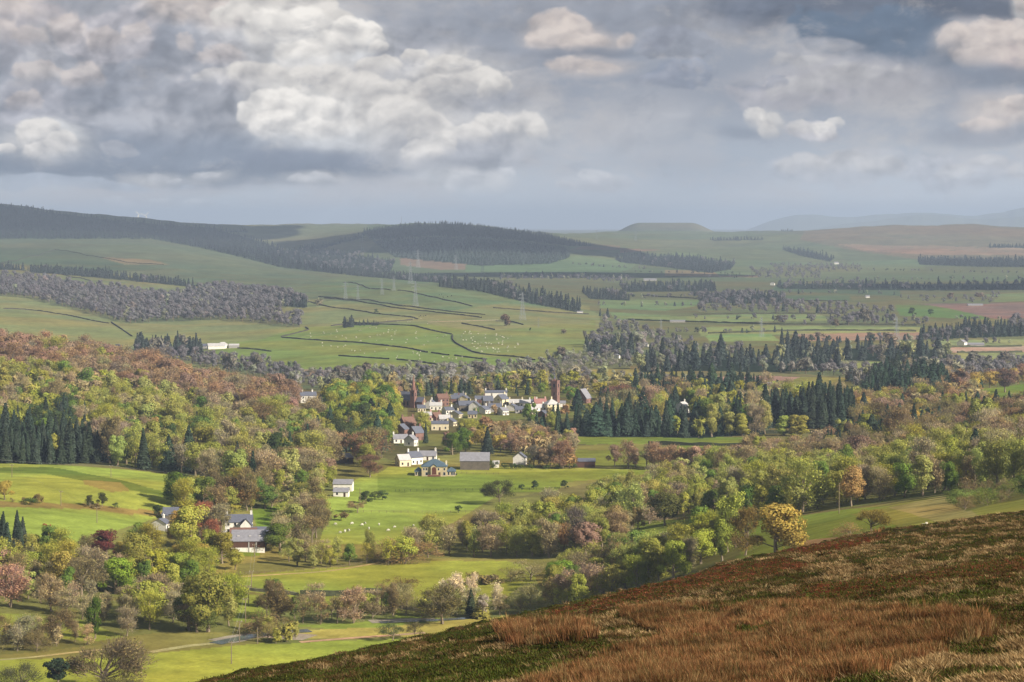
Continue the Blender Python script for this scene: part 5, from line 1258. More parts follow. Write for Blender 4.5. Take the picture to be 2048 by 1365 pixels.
mb = MB(); gable_walls(mb, 5, 6, 4.5, 3.2); pc = mb.build('porch', sd, t); pc.location = (5.2, 2, 0); mb = MB(); gable_roof(mb, 5, 6, 4.5, 3.2); mb.build('roof', ROOFS['slate'], pc)
for xx in (-18.5, 7.8):
    mb = MB(); mb.bar((xx, 2, 4), (xx, 2, 9.6), .5, .05, 4); mb.build('pinnacle', WALLS['stone'], t)
# square tower of the second church
x, y, z = g1(1111, 818); k = y / F
t = empty('clock_tower', (x, y, z), math.radians(-26)); tag(t, 'square red sandstone tower with corner turret at the village right end', 'tower')
w_ = 2.3; h_ = 55 * k
mb = MB(); mb.box(-w_, w_, -w_, w_, -1, h_); b = mb.build('tower_shaft', sd, t)
mb = MB()
for s in (-1, 1):
    mb.box(s * w_ - .18 * s - .22, s * w_ - .18 * s + .22, -w_, w_, h_, h_ + .8); mb.box(-w_ + .05, w_ - .05, s * w_ - .18 * s - .2, s * w_ - .18 * s + .2, h_, h_ + .75)
mb.build('parapet', sd, b)
mb = MB()
for zz in (h_ * .45, h_ * .78, h_ - .5): mb.box(-w_ - .12, w_ + .12, -w_ - .12, w_ + .12, zz, zz + .3)
mb.build('string_course', WALLS['sand'], b)
mb = MB(); mb.bar((-w_ + .8, w_ - .8, h_), (-w_ + .8, w_ - .8, h_ + 1.9), .8, .8, 8); tt = mb.build('turret', sd, b)
mb = MB(); mb.bar((-w_ + .8, w_ - .8, h_ + 1.9), (-w_ + .8, w_ - .8, h_ + 4.3), .95, .02, 8); mb.build('turret_cap', ROOFS['slate'], tt)
for a in range(4):
    q = opening(t, 0, -w_, h_ - 4.6, 1.3, 3.0, 'f', 'belfry_window', False); q.rotation_euler = (0, 0, a * math.pi / 2)
    q = opening(t, 0, -w_, h_ * .5, .7, 2.0, 'f', 'window', False); q.rotation_euler = (0, 0, a * math.pi / 2)
t = house('red_church', 'red sandstone gabled church with pale roof right of the tower', 'church', 1166, 806, 26, 10, 10, 18, 64, 'sand', 'grey', (), '2', door=False)
house('red_church', 'grey roofed red hall behind the purplish beech', 'hall', 1226, 818, 26, 9, 12, 10, 30, 'sand', 'grey', (), '3', door=False)
# far farms
house('farm_shed', 'long white farm shed below the purple wood', 'farm building', 432, 698, 34, 14, 6, 5, 14, 'white', 'pale', (), '', door=False)
house('farm_shed', 'white gabled shed end of the far farm below the purple wood', 'farm building', 444, 697, 14, 12, 7, 5, 60, 'white', 'pale', (), '', door=False)
house('farm_shed', 'small green roofed shed right of the white farm sheds', 'farm building', 468, 696, 20, 10, 5, 3, 5, 'grey', 'pale', (), '', door=False)
house('farm_shed', 'low grey farm building among trees left of the white sheds', 'farm building', 405, 697, 18, 12, 5, 4, 0, 'grey', 'slate', (), '', door=False)
for px, py, w, h, r, rz, lb in [(1924, 692, 14, 7, 5, 55, 'white farmhouse with grey roof on the far plain at the right'), (1950, 693, 34, 4, 3, 0, 'long low grey shed right of the plain farmhouse'), (1673, 529, 9, 3, 2, 0, 'tiny white farm at the foot of the moorland hill'),
                            (1240, 558, 7, 3, 2, 0, 'tiny white cottage beyond the dark belt'), (1545, 571, 5, 4, 2, 70, 'tiny white gable by the far belt of trees'), (1300, 562, 26, 2.5, 2, 0, 'low far farm steading right of the tiny white cottage'),
                            (1288, 694, 5, 5, 3, 70, 'small white house in the scrub right of the sheep hill'), (1231, 717, 5, 6, 3, 60, 'narrow white house in the willow scrub'), (1950, 612, 30, 2, 2, 0, 'line of pale far sheds above the ploughland'),
                            (1735, 596, 8, 3, 2, 0, 'tiny pale farm in the far dark belt'), (1355, 645, 30, 3, 1.5, 0, 'long pale depot roof on the far plain'), (1160, 627, 12, 3, 1.5, 0, 'white pumping house at the foot of the far pylon line'), (1540, 770, 34, 3, 2, 0, 'low pale roof behind the conifer wood')]:
    house('far_house', lb, 'house', px, py, w, 9, h, r, rz, 'white' if w < 16 else 'grey', 'grey', (), '', group='farms scattered over the far plain', door=False)

# ------------------------------------------------------------------ walls, fences, lanes
def wpts(pts, step=6.0, T=VAL):
    X, Y = T.hit([p[0] for p in pts], [p[1] for p in pts]); P = [(X[0], Y[0])]
    for a in range(len(X) - 1):
        ln = math.hypot(X[a + 1] - X[a], Y[a + 1] - Y[a]); n = max(1, int(ln / step))
        for k in range(1, n + 1):
            t = k / n; P.append((X[a] + (X[a + 1] - X[a]) * t, Y[a] + (Y[a + 1] - Y[a]) * t))
    P = np.array(P)
    if len(P) > 6:
        P[:, 0] = smooth(P[:, 0], min(2.0, len(P) / 12), 0); P[:, 1] = smooth(P[:, 1], min(2.0, len(P) / 12), 0)
    return P
def ribbon(name, pts, w, h, mat, label, cat=None, kind=None, lift=0.0, group=None, rag=0):
    P = wpts(pts); D = np.gradient(P, axis=0); D /= np.maximum(np.linalg.norm(D, axis=1, keepdims=True), 1e-6); Nn = np.stack([-D[:, 1], D[:, 0]], 1)
    w_ = w * .5 * (1 + rag * RS.normal(size=(len(P), 1)))
    A_ = P + Nn * w_; B_ = P - Nn * w_
    za = VAL.zat(A_[:, 0], A_[:, 1]); zb = VAL.zat(B_[:, 0], B_[:, 1]); n = len(P)
    if h:
        hh = h * (1 + .16 * RS.normal(size=n)); zt = (za + zb) / 2 + hh
        a_ = P + Nn * w * .28; b_ = P - Nn * w * .28
        V = np.concatenate([np.c_[A_, za - .4], np.c_[a_, zt], np.c_[b_, zt], np.c_[B_, zb - .4]])
        i = np.arange(n - 1); Q = np.concatenate([np.stack([i + q * n, i + q * n + 1, i + (q + 1) * n + 1, i + (q + 1) * n], 1) for q in range(3)])
    else:
        V = np.concatenate([np.c_[A_, za + lift], np.c_[B_, zb + lift]]); i = np.arange(n - 1); Q = np.stack([i, i + 1, i + n + 1, i + n], 1)
        Q = Q[:, ::-1]
    o = link(name, npmesh(name, V, Q, mat)); return tag(o, label, cat, group, kind)
DYKE = solid('dry_stone', tuple(A(62, 58, 50)), .95, .35, .6)
def zp(L_, s, ox, oy): return [(ox + a / s, oy + b / s) for a, b in L_]
H5 = lambda L_: zp(L_, 3.2, 560, 560)
for pts, lb in [
    (H5([(0, 370), (240, 388), (500, 403), (700, 425), (830, 440), (950, 468)]), 'long dark stone wall across the middle of the sheep hill'),
    (H5([(965, 468), (1085, 485)]), 'short wall piece after the gap in the long middle wall'), (H5([(1110, 485), (1220, 500), (1330, 512)]), 'last tapering piece of the long middle wall'),
    (H5([(315, 298), (400, 285), (520, 282), (700, 288), (860, 295), (950, 320), (1105, 352)]), 'stone wall arching over the top of the sheep pasture'),
    (H5([(1105, 352), (1105, 385), (1130, 410), (1180, 435), (1230, 462), (1290, 476), (1390, 486), (1530, 495), (1640, 518)]), 'curling S shaped stone wall down the sheep pasture'),
    (H5([(365, 487), (560, 500), (710, 510)]), 'left piece of the lowest sheep hill wall'), (H5([(730, 512), (850, 520), (980, 540), (1080, 553), (1300, 563)]), 'right piece of the lowest sheep hill wall'),
    (H5([(405, 18), (500, 28), (600, 60), (715, 68)]), 'wall on the upper green hill left of the pylon'), (H5([(735, 68), (800, 70), (880, 88), (1000, 115), (1110, 140), (1235, 172)]), 'wall on the upper green hill passing the pylon'),
    (H5([(240, 110), (400, 122), (560, 130), (700, 155), (860, 175), (960, 190), (1150, 212), (1330, 225)]), 'long thin wall under the pylon foot'), (H5([(180, 140), (250, 160), (350, 180), (480, 195), (620, 220), (760, 232), (850, 240), (885, 255)]), 'hooked wall above the fir clump'),
    (H5([(1340, 180), (1500, 190), (1700, 208), (2000, 222)]), 'straight wall on the far right of the sheep hill top'), (H5([(1155, 280), (1280, 300), (1380, 323)]), 'short broken wall left of the lone purple tree'),
    (H5([(280, 118), (560, 150), (700, 175), (900, 200), (1150, 225), (1300, 245)]), 'lower wall running beside the long thin wall'), (H5([(1360, 265), (1480, 268), (1560, 290)]), 'short wall behind the lone purple tree'),
    ([(222, 645), (245, 660), (265, 674)], 'wall running down from the purple wood corner'), ([(120, 549), (150, 556), (182, 562)], 'wall under the strip plantation'), ([(472, 697), (510, 699), (544, 704)], 'wall below the far farm sheds'),
    ([(0, 618), (60, 620), (140, 632), (200, 645), (222, 648)], 'dark wall along the foot of the purple wood'), ([(560, 675), (620, 660), (610, 655)], 'wall curving up to the purple wood tip'),
    ([(0, 528), (110, 500), (250, 525), (330, 530)], 'long wall across the far green hill'), ([(680, 646), (740, 648), (830, 640)], 'wall piece beside the fir clump')]:
    ribbon('field_wall', pts, 1.5, 1.25, DYKE, lb, 'stone wall', group='stone walls on the hillsides')
HEDGE = solid('hedge_leaves', tuple(A(60, 62, 40)), .95, .4, .9)
for pts, lb in [([(1250, 640), (1400, 645), (1560, 650), (1700, 650), (1840, 652)], 'far hedge across the plain'), ([(1410, 668), (1600, 662), (1840, 664)], 'hedge below the far plain hedge'), ([(1380, 630), (1560, 628), (1700, 628)], 'upper hedge on the far plain'),
                ([(1500, 602), (1700, 603)], 'thin hedge above the plain mounds'), ([(1860, 695), (2048, 693)], 'hedge by the plain farmhouse'), ([(1910, 706), (2048, 705)], 'hedge below the plain farmhouse'), ([(1280, 592), (1400, 598)], 'hedge beyond the dark belt'),
                ([(1520, 868), (1640, 866), (1740, 867)], 'clipped hedge at the foot of the spruce stand'), ([(1290, 889), (1400, 892), (1520, 892)], 'dark hedge across the parkland strip'), ([(600, 1192), (700, 1192), (770, 1188)], 'low hedge behind the river meadow copse')]:
    ribbon('hedge', pts, 2.2, 1.9, HEDGE, lb, 'hedge', group='hedges between fields', rag=.2)
WOODM = solid('weathered_timber', tuple(A(120, 106, 84)), .9, .25, 2)
def fence(pts, label, sp=3.2, h=1.15, mat=None):
    P = wpts(pts, sp); x0, y0 = P[0]; z0 = float(VAL.zat(x0, y0)); t = empty('fence', (x0, y0, z0)); tag(t, label, 'fence', 'wire and rail fences')
    rl = MB(); pm = None; Z = VAL.zat(P[:, 0], P[:, 1]) - z0
    for i, (p, z) in enumerate(zip(P, Z)):
        a, b = p[0] - x0, p[1] - y0
        if pm is None:
            mb = MB(); mb.box(-.07, .07, -.07, .07, -.3, h); o = mb.build('post', mat or WOODM, t); pm = o.data
        else: o = link('post', pm, t)
        o.location = (a, b, z)
        if i:
            a0, b0 = P[i - 1][0] - x0, P[i - 1][1] - y0
            for q in (.45, .8, 1.08): rl.bar((a0, b0 - .09, Z[i - 1] + q), (a, b - .09, z + q), .035, n=3)
    rl.build('rail', mat or WOODM, t)
fence([(780, 984), (900, 982), (976, 981), (1058, 981), (1130, 978)], 'dark fence crossing the big meadow with two round trees', 3.2, 1.3, HEDGE)
fence([(677, 1025), (760, 1026), (900, 1026), (994, 1026)], 'fence across the near part of the big meadow')
fence([(920, 948), (1000, 950)], 'short fence right of the villa')
fence([(396, 1163), (450, 1172), (510, 1180), (604, 1189)], 'rail fence along the wall of the middle meadow')
fence([(480, 1150), (560, 1146), (656, 1141), (765, 1122)], 'pale fence along the lane above the middle meadow')
fence([(1290, 1040), (1400, 1037), (1500, 1036)], 'fence at the edge of the right hand wood')
ribbon('field_wall', [(390, 1166), (450, 1175), (510, 1183), (604, 1192)], .9, 1.0, solid('mossy_stone', tuple(A(120, 116, 96)), .95, .3, .8), 'mossy stone wall across the middle meadow', 'stone wall')
ribbon('field_wall', [(727, 1190), (770, 1185), (812, 1179)], .9, 1.0, DYKE, 'stone wall right of the river copse in the middle meadow', 'stone wall')
ribbon('field_wall', [(789, 1214), (825, 1221), (859, 1228)], .8, 1.0, solid('pale_concrete', tuple(A(180, 172, 158)), .9, .15, .5), 'pale low wall in the river copse', 'stone wall')
TRK = ground_mat('gravel', 20, 3, .6, .25)
def strip(name, pts, w, col, label):
    o = ribbon(name, pts, w, 0, TRK, label, kind='structure', lift=.06)
    at = o.data.attributes.new('tint', 'FLOAT_COLOR', 'POINT'); n = len(o.data.vertices)
    at.data.foreach_set('color', np.tile(np.array([*col, 1.], np.float32), n))

strip('path', [(440, 1157), (560, 1149), (656, 1144), (765, 1125)], 2.2, A(150, 142, 96), 'pale farm lane above the middle meadow')
strip('path', [(590, 676), (640, 668), (700, 660), (760, 652)], 2.5, A(140, 132, 96), 'farm track climbing the sheep hill')
strip('path', [(850, 645), (950, 642), (1000, 640)], 5, A(176, 160, 140), 'pale track by the old quarry on the sheep hill')
strip('path', [(300, 1305), (380, 1292), (440, 1286), (520, 1276)], 3.5, A(150, 142, 96), 'pale bank along the near meadow')
strip('path', [(-20, 1322), (60, 1316), (140, 1306), (200, 1299), (300, 1298)], 2.2, A(150, 142, 96), 'bank edge at the lower left meadow')
strip('path', [(600, 1285), (700, 1277), (800, 1270), (850, 1266)], 3, A(168, 140, 110), 'dry bank strip beside the brown hill')
strip('path', [(350, 1172), (400, 1166), (450, 1176)], 7, A(172, 150, 132), 'rubble strewn track end below the dell')
strip('path', [(556, 1005), (580, 996), (620, 985)], 2, A(180, 168, 140), 'lane right of the farmhouse')
m, wn, out = newmat('river_water')
b = N(wn, 'ShaderNodeBsdfPrincipled', i_Roughness=.12); b.inputs['Base Color'].default_value = (.10, .12, .13, 1)
wnz = N(wn, 'ShaderNodeTexNoise', i_Scale=1.2, i_Detail=3.0); bmp = N(wn, 'ShaderNodeBump', i_Strength=.35, i_Distance=.1)
wn.links.new(wnz.outputs[0], bmp.inputs['Height']); wn.links.new(bmp.outputs[0], b.inputs['Normal']); wn.links.new(b.outputs[0], out.inputs[0])
strip('gravel_bar', [(440, 1284), (480, 1276), (520, 1270), (570, 1272), (620, 1276)], 11, A(150, 140, 122), 'pale gravel bar of the river bend')
ribbon('river', [(430, 1288), (470, 1280), (510, 1272), (560, 1266), (620, 1262)], 6, 0, m, 'river water beside the gravel bar', kind='structure', lift=.14)
strip('gravel_bar', [(740, 1244), (800, 1241), (870, 1240)], 7, A(150, 140, 122), 'pale gravel in the river copse')
ribbon('river', [(760, 1246), (820, 1243), (880, 1241), (960, 1235)], 4, 0, m, 'river water in the copse', kind='structure', lift=.14)
# ------------------------------------------------------------------ poles, wires, pylons, masts, turbines
def pole(px, py, h, label, arm=True):
    x, y, z = g1(px, py); k = y / F; H = h * k
    t = empty('power_pole', (x, y, z), .3); tag(t, label, 'power pole', 'wooden poles carrying the wires')
    mb = MB(); mb.bar((0, 0, -.5), (0, 0, H), .17, .12, 6); mb.build('pole', WOODM, t)
    if arm:
        mb = MB(); mb.box(-.9, .9, -.07, .07, H - .45, H - .3); ar = mb.build('cross_arm', WOODM, t)
        for q in (-.8, 0, .8): mb = MB(); mb.bar((q, 0, H - .3), (q, 0, H - .05), .05, .03, 5); mb.build('insulator', WALLS['white'], ar)
    return Vector((x, y, z + H))
tops = [pole(-40, 950, 34, 'pole just outside the picture on the left pasture'), pole(222, 955, 24, 'pole at the upper edge of the left pasture'), pole(528, 985, 26, 'pole hidden in the farm trees')]
tb = [pole(24, 955, 26, 'pole at the top left of the left pasture'), pole(122, 1012, 30, 'pole in the middle of the left pasture hedge'), pole(194, 1046, 32, 'pole at the bottom of the left pasture')]
tc_ = [pole(509, 1114, 26, 'pole below the farm barn'), pole(503, 1178, 37, 'pole by the middle meadow wall'), pole(497, 1212, 42, 'pole in the small field under the middle meadow'), pole(491, 1246, 50, 'double armed pole above the gravel bar'), pole(479, 1286, 45, 'pole on the river gravel'), pole(463, 1328, 46, 'pole in the near bright meadow')]
pole(515, 1288, 34, 'pole right of the river gravel pole', False); pole(720, 1010, 34, 'pole beside the roadside cottage', False); pole(384, 1165, 22, 'pole at the rubble track end', False); pole(1678, 1028, 62, 'tall thin mast at the edge of the right hand wood', False)
for A_, lb in ((tops, 'wires sagging in front of the spruce block'), (tb, 'wires down the left pasture'), (tc_, 'wires down to the near meadow')):
    mb = MB()
    for p, q in zip(A_, A_[1:]):
        for o_ in (-.6, .6):
            L_ = [p.lerp(q, s / 10) - Vector((-o_, 0, 4 * (s / 10) * (1 - s / 10) * (q - p).length * .012)) for s in range(11)]
            for a, b in zip(L_, L_[1:]): mb.bar(a, b, .022, n=3)
    tag(mb.build('power_line', WALLS['grey']), lb, 'power line', 'overhead wires')
STEEL = solid('galvanised_steel', tuple(A(132, 136, 138)), .6, .08, 1)
def lattice(h, w0, w1, n, r):
    mb = MB(); c = lambda t: (w0 * (1 - t) ** 1.4 + w1 * (1 - (1 - t) ** 1.4)) / 2
    ts = [i / n for i in range(n + 1)]
    for a, b in zip(ts, ts[1:]):
        A_, B_ = c(a), c(b)
        for sx_, sy_ in ((1, 1), (1, -1), (-1, -1), (-1, 1)): mb.bar((sx_ * A_, sy_ * A_, a * h), (sx_ * B_, sy_ * B_, b * h), r, n=4)
        for s in (-1, 1):
            mb.bar((-A_, s * A_, a * h), (B_, s * B_, b * h), r * .6, n=3); mb.bar((A_, s * A_, a * h), (-B_, s * B_, b * h), r * .6, n=3)
            mb.bar((s * A_, -A_, a * h), (s * B_, B_, b * h), r * .6, n=3)
            mb.bar((-B_, s * B_, b * h), (B_, s * B_, b * h), r * .5, n=3)
    return mb
PY0 = None
def pylon(px, py, h, label, rz=0, r=.13, name='pylon'):
    global PY0
    x, y, z = g1(px, py); s = h * y / F
    if PY0 is None:
        t = empty(name, (0, 0, 0)); lattice(1, .20, .028, 9, .0042).build('tower', STEEL, t)
        for zz, w in ((.66, .13), (.79, .17), (.92, .12)):
            mb = MB()
            for sd_ in (-1, 1):
                mb.bar((0, .012, zz + .018), (sd_ * w, 0, zz), .0034, n=3); mb.bar((0, -.012, zz + .018), (sd_ * w, 0, zz), .0034, n=3); mb.bar((0, 0, zz - .012), (sd_ * w, 0, zz), .003, n=3)
                mb.bar((sd_ * w, 0, zz), (sd_ * w, 0, zz - .05), .003, n=3)
            mb.build('cross_arm', STEEL, t)
        PY0 = t
    else:
        t = PY0.copy(); COL.objects.link(t)
        for ch in list(PY0.children): c = ch.copy(); COL.objects.link(c); c.parent = t
    t.location = (x, y, z); t.scale = (s, s, s); t.rotation_euler = (0, 0, math.radians(rz)); tag(t, label, 'pylon', 'lattice pylons marching over the hill')
    return Vector((x, y, z)), s
P_ = [pylon(*a) for a in [(831, 613, 50, 'tall pale pylon standing above the hooked wall on the sheep hill', 20), (1045, 641, 56, 'tallest pale pylon on the right part of the sheep hill', 20), (691, 600, 36, 'pylon at the left end of the upper green hill', 20),
     (716, 601, 30, 'darker pylon just right of the left hill pylon', 20), (764, 590, 32, 'pylon half way between the hill pylons on the green slope', 20), (788, 582, 30, 'smaller pylon close to the slope pylon', 20), (821, 568, 44, 'pylon rising from the skyline of the sheep hill', 20),
     (725, 504, 34, 'pylon on the saddle left of the central hill', 10), (836, 536, 36, 'pylon in front of the central hill plantation', 20), (912, 540, 30, 'faint pylon before the pink felled ground', 20), (1322, 662, 24, 'squat pylon in the scrub of the plain', 30),
     (1523, 675, 40, 'pylon on the plain behind the firs', 30), (1793, 692, 58, 'biggest pylon of the plain near the right edge', 30), (1193, 480, 20, 'tiny pylon on the pale ridge right of the central hill', 0), (1271, 482, 20, 'tiny pylon under the flat topped hill', 0), (965, 548, 30, 'faint pylon right of the felled ground', 20), (1077, 656, 20, 'little pole like pylon right of the tallest one', 0)]]
x, y, z = g1(803, 452)
t = empty('radio_mast', (x, y, z)); lattice(30, 2.2, .8, 8, .2).build('mast', STEEL, t); mb = MB(); mb.bar((0, 0, 30), (0, 0, 36), .25); mb.build('aerial', STEEL, t); tag(t, 'thin radio mast on the skyline left of the central hill', 'mast')
for px, top, rot, lb in ((277, 426, 10, 'white wind turbine behind the left hill skyline'), (292, 428, 50, 'fainter wind turbine just right of the first')):
    u, v = pix2uv(px, top + 3); y = 10300.; x = float(u) * y; zh = CAMZ + float(v) * y; zg = float(VAL.zat(x, y))
    t = empty('wind_turbine', (x, y, zg), .3); tag(t, lb, 'wind turbine', 'wind turbines behind the hill')
    mb = MB(); mb.bar((0, 0, 0), (0, 0, zh - zg), 1.6, .9, 10); mb.build('tower', WALLS['white'], t)
    mb = MB(); mb.box(-1.2, 1.2, -2.5, 3, zh - zg - .9, zh - zg + 1.1); nc = mb.build('nacelle', WALLS['white'], t)
    for q in range(3):
        a = math.radians(rot + 120 * q); mb = MB(); mb.add([(0, -2.8, zh - zg), (math.cos(a) * 7 - math.sin(a) * .9, -2.9, zh - zg + math.sin(a) * 7 + math.cos(a) * .9), (math.cos(a) * 21, -2.8, zh - zg + math.sin(a) * 21), (math.cos(a) * 7 + math.sin(a) * .9, -2.7, zh - zg + math.sin(a) * 7 - math.cos(a) * .9), (0, -2.4, zh - zg), (math.cos(a) * 20, -2.6, zh - zg + math.sin(a) * 20)],
            [(0, 1, 2, 3), (4, 1, 2, 5), (4, 5, 2, 3), (0, 4, 1), (0, 3, 4)]); mb.build('blade', WALLS['white'], nc)
# ------------------------------------------------------------------ animals
def beast(name, s, body, hornless=True, mat=None):
    """grazing quadruped as one skinned surface, nose towards +x"""
    V = [(-.42, 0, .62), (-.15, 0, .60), (.18, 0, .60), (.40, 0, .66), (.58, 0, .60), (.72, 0, .34), (.80, 0, .20),
         (-.40, .12, .36), (-.46, .12, .20), (-.42, .12, .0), (-.40, -.12, .36), (-.46, -.12, .20), (-.42, -.12, .0),
         (.30, .11, .36), (.30, .11, .18), (.31, .11, .0), (.30, -.11, .36), (.30, -.11, .18), (.31, -.11, .0), (-.52, 0, .56), (-.55, 0, .38)]
    E = [(0, 1), (1, 2), (2, 3), (3, 4), (4, 5), (5, 6), (0, 7), (7, 8), (8, 9), (0, 10), (10, 11), (11, 12), (2, 13), (13, 14), (14, 15), (2, 16), (16, 17), (17, 18), (0, 19), (19, 20)]
    R = [.20, .22, .21, .17, .11, .08, .05] + [.10, .045, .035] * 2 + [.08, .04, .035] * 2 + [.04, .03]
    me = bpy.data.meshes.new(name); me.from_pydata([(a * s, b * s, c * s) for a, b, c in V], E, []); o = bpy.data.objects.new(name, me); COL.objects.link(o)
    md = o.modifiers.new('skin', 'SKIN')
    for q, r in zip(me.skin_vertices[0].data, R): q.radius = (r * s * (body if r > .15 else 1),) * 2
    me.skin_vertices[0].data[0].use_root = True
    dg = bpy.context.evaluated_depsgraph_get(); m2 = bpy.data.meshes.new_from_object(o.evaluated_get(dg)); bpy.data.objects.remove(o)
    m2.materials.clear(); m2.materials.append(mat); return m2
WOOL = solid('wool', tuple(A(190, 184, 166)), .95, .1, 3); HIDE = solid('brown_hide', tuple(A(120, 66, 38)), .8, .2, 2); HIDK = solid('black_hide', tuple(A(34, 30, 28)), .8, .2, 2)
SH = beast('sheep', 1.25, 1.25, True, WOOL); CW = beast('cow', 2.0, 1.1, True, HIDE); CK = beast('cow', 2.0, 1.1, True, HIDK)
def herd(name, me, poly, n, label, group, cat, seed, scale=1.0):
    rs = np.random.RandomState(seed); xs = [p[0] for p in poly]; ys = [p[1] for p in poly]; k = 0
    while k < n:
        px, py = rs.uniform(min(xs), max(xs)), rs.uniform(min(ys), max(ys))
        if not inpoly([px], [py], poly)[0]: continue
        x, y, z = g1(px, py); o = link(name, me); o.location = (x, y, z); o.rotation_euler = (0, 0, rs.rand() * 6.28); q = scale * .72 * (.85 + .3 * rs.rand()); o.scale = (q, q, q)
        tag(o, label, cat, group); k += 1
herd('sheep', SH, H5([(1170, 330), (1450, 330), (1560, 400), (1450, 470), (1250, 460), (1150, 380)]), 62, 'white sheep of the dense flock inside the curling wall', 'flock inside the curling wall', 'sheep', 1, 1.35)
herd('sheep', SH, H5([(60, 360), (320, 310), (700, 300), (1080, 360), (900, 430), (500, 395)]), 46, 'white sheep spread over the pasture under the arching wall', 'flock under the arching wall', 'sheep', 2, 1.3)
herd('sheep', SH, H5([(200, 400), (700, 435), (1200, 500), (1000, 530), (400, 480)]), 30, 'white sheep between the two lower walls of the hill', 'flock between the lower walls', 'sheep', 3, 1.3)
herd('sheep', SH, H5([(560, 240), (1000, 250), (1050, 290), (700, 285)]), 10, 'white sheep in the strip above the arching wall', 'flock above the arching wall', 'sheep', 4, 1.3)
herd('sheep', SH, [(650, 1050), (830, 1045), (825, 1066), (660, 1068)], 12, 'white sheep grazing the near end of the big meadow', 'flock on the big meadow', 'sheep', 5, 1.3)
herd('sheep', SH, [(1980, 790), (2040, 795), (2045, 815), (1985, 812)], 4, 'white sheep on the small green pasture at the right edge', 'sheep on the right edge pasture', 'sheep', 6)
herd('sheep', SH, [(1845, 1048), (1875, 1046), (1875, 1054), (1848, 1056)], 3, 'sheep lying behind the crest of the brown hill', 'sheep behind the brown hill', 'sheep', 7)
herd('cow', CW, [(78, 1050), (102, 1048), (104, 1056), (80, 1058)], 3, 'brown cow grazing the lower left pasture', 'brown cows on the left pasture', 'cow', 8, .8)
herd('cow', CK, H5([(940, 90), (1130, 95), (1120, 125), (960, 105)]), 5, 'black cow high on the green hill right of the pylon', 'black cows on the green hill', 'cow', 9)
herd('cow', CK, H5([(890, 232), (945, 232), (945, 248), (890, 248)]), 4, 'black cow above the arching wall right of the hooked wall', 'black cows beside the hooked wall', 'cow', 10)
# parked car by the villa
x, y, z = g1(906, 951); t = empty('parked_car', (x, y, z), .5); tag(t, 'dark car parked at the right wing of the villa', 'car')
mb = MB(); mb.box(-2.1, 2.1, -.85, .85, .3, .85); mb.add([(-1.5, -.8, .85), (1.2, -.8, .85), (1.2, .8, .85), (-1.5, .8, .85), (-1.1, -.68, 1.42), (.6, -.68, 1.42), (.6, .68, 1.42), (-1.1, .68, 1.42)], [(4, 5, 6, 7), (0, 1, 5, 4), (1, 2, 6, 5), (2, 3, 7, 6), (3, 0, 4, 7)])
mb.build('body', solid('car_paint', tuple(A(40, 42, 50)), .3, .05, 1), t)
for a in (-1.35, 1.35):
    for b in (-.86, .86): mb = MB(); mb.bar((a, b - .1, .32), (a, b + .1, .32), .32, n=12); mb.build('wheel', HIDK, t)
mb = MB(); mb.box(-1.25, .9, -.83, -.75, .95, 1.3); mb.build('window', M_GLASS, t)
# round hay feeder specks and rubble stay part of the ground cover

# ------------------------------------------------------------------ clouds added out of view to throw shade on the far hills and plain
def cloud_mesh(cx, cy, cz, rx, ry, rz_, seed, label):
    rs = np.random.RandomState(seed); nu, nv = 72, 30
    th = np.linspace(0, 2 * math.pi, nu, endpoint=False); ph = np.linspace(-math.pi / 2, math.pi / 2, nv)
    T_, Pp = np.meshgrid(th, ph); X = np.cos(Pp) * np.cos(T_); Y = np.cos(Pp) * np.sin(T_); Z = np.sin(Pp)
    r = 1 + .16 * fbm(X * 2.2 + seed, Y * 2.2 + Z * 1.7, 4, seed) + .10 * np.abs(fbm(X * 6, Y * 6 + Z * 5, 3, seed + 5))
    Z = np.where(Z < 0, Z * .35, Z)
    V = np.stack([cx + X * r * rx, cy + Y * r * ry, cz + Z * r * rz_], -1).reshape(-1, 3); ii = np.arange(nu * nv).reshape(nv, nu); jj = np.roll(ii, -1, 1)
    me = npmesh('cloud', V, np.stack([ii[:-1], jj[:-1], jj[1:], ii[1:]], -1).reshape(-1, 4), solid('cloud_white', (.85, .86, .88), 1, .05, .001), None, True)
    tag(link('cloud', me), label, 'cloud')
def shade_cloud(gx, gy, gz, alt, rx, ry, h, seed, label):
    """hang a cloud where its shadow falls round the ground point"""
    k = (alt - gz) / SUNV.z; cloud_mesh(gx + SUNV.x * k, gy + SUNV.y * k, alt, rx, ry, h, seed, label)
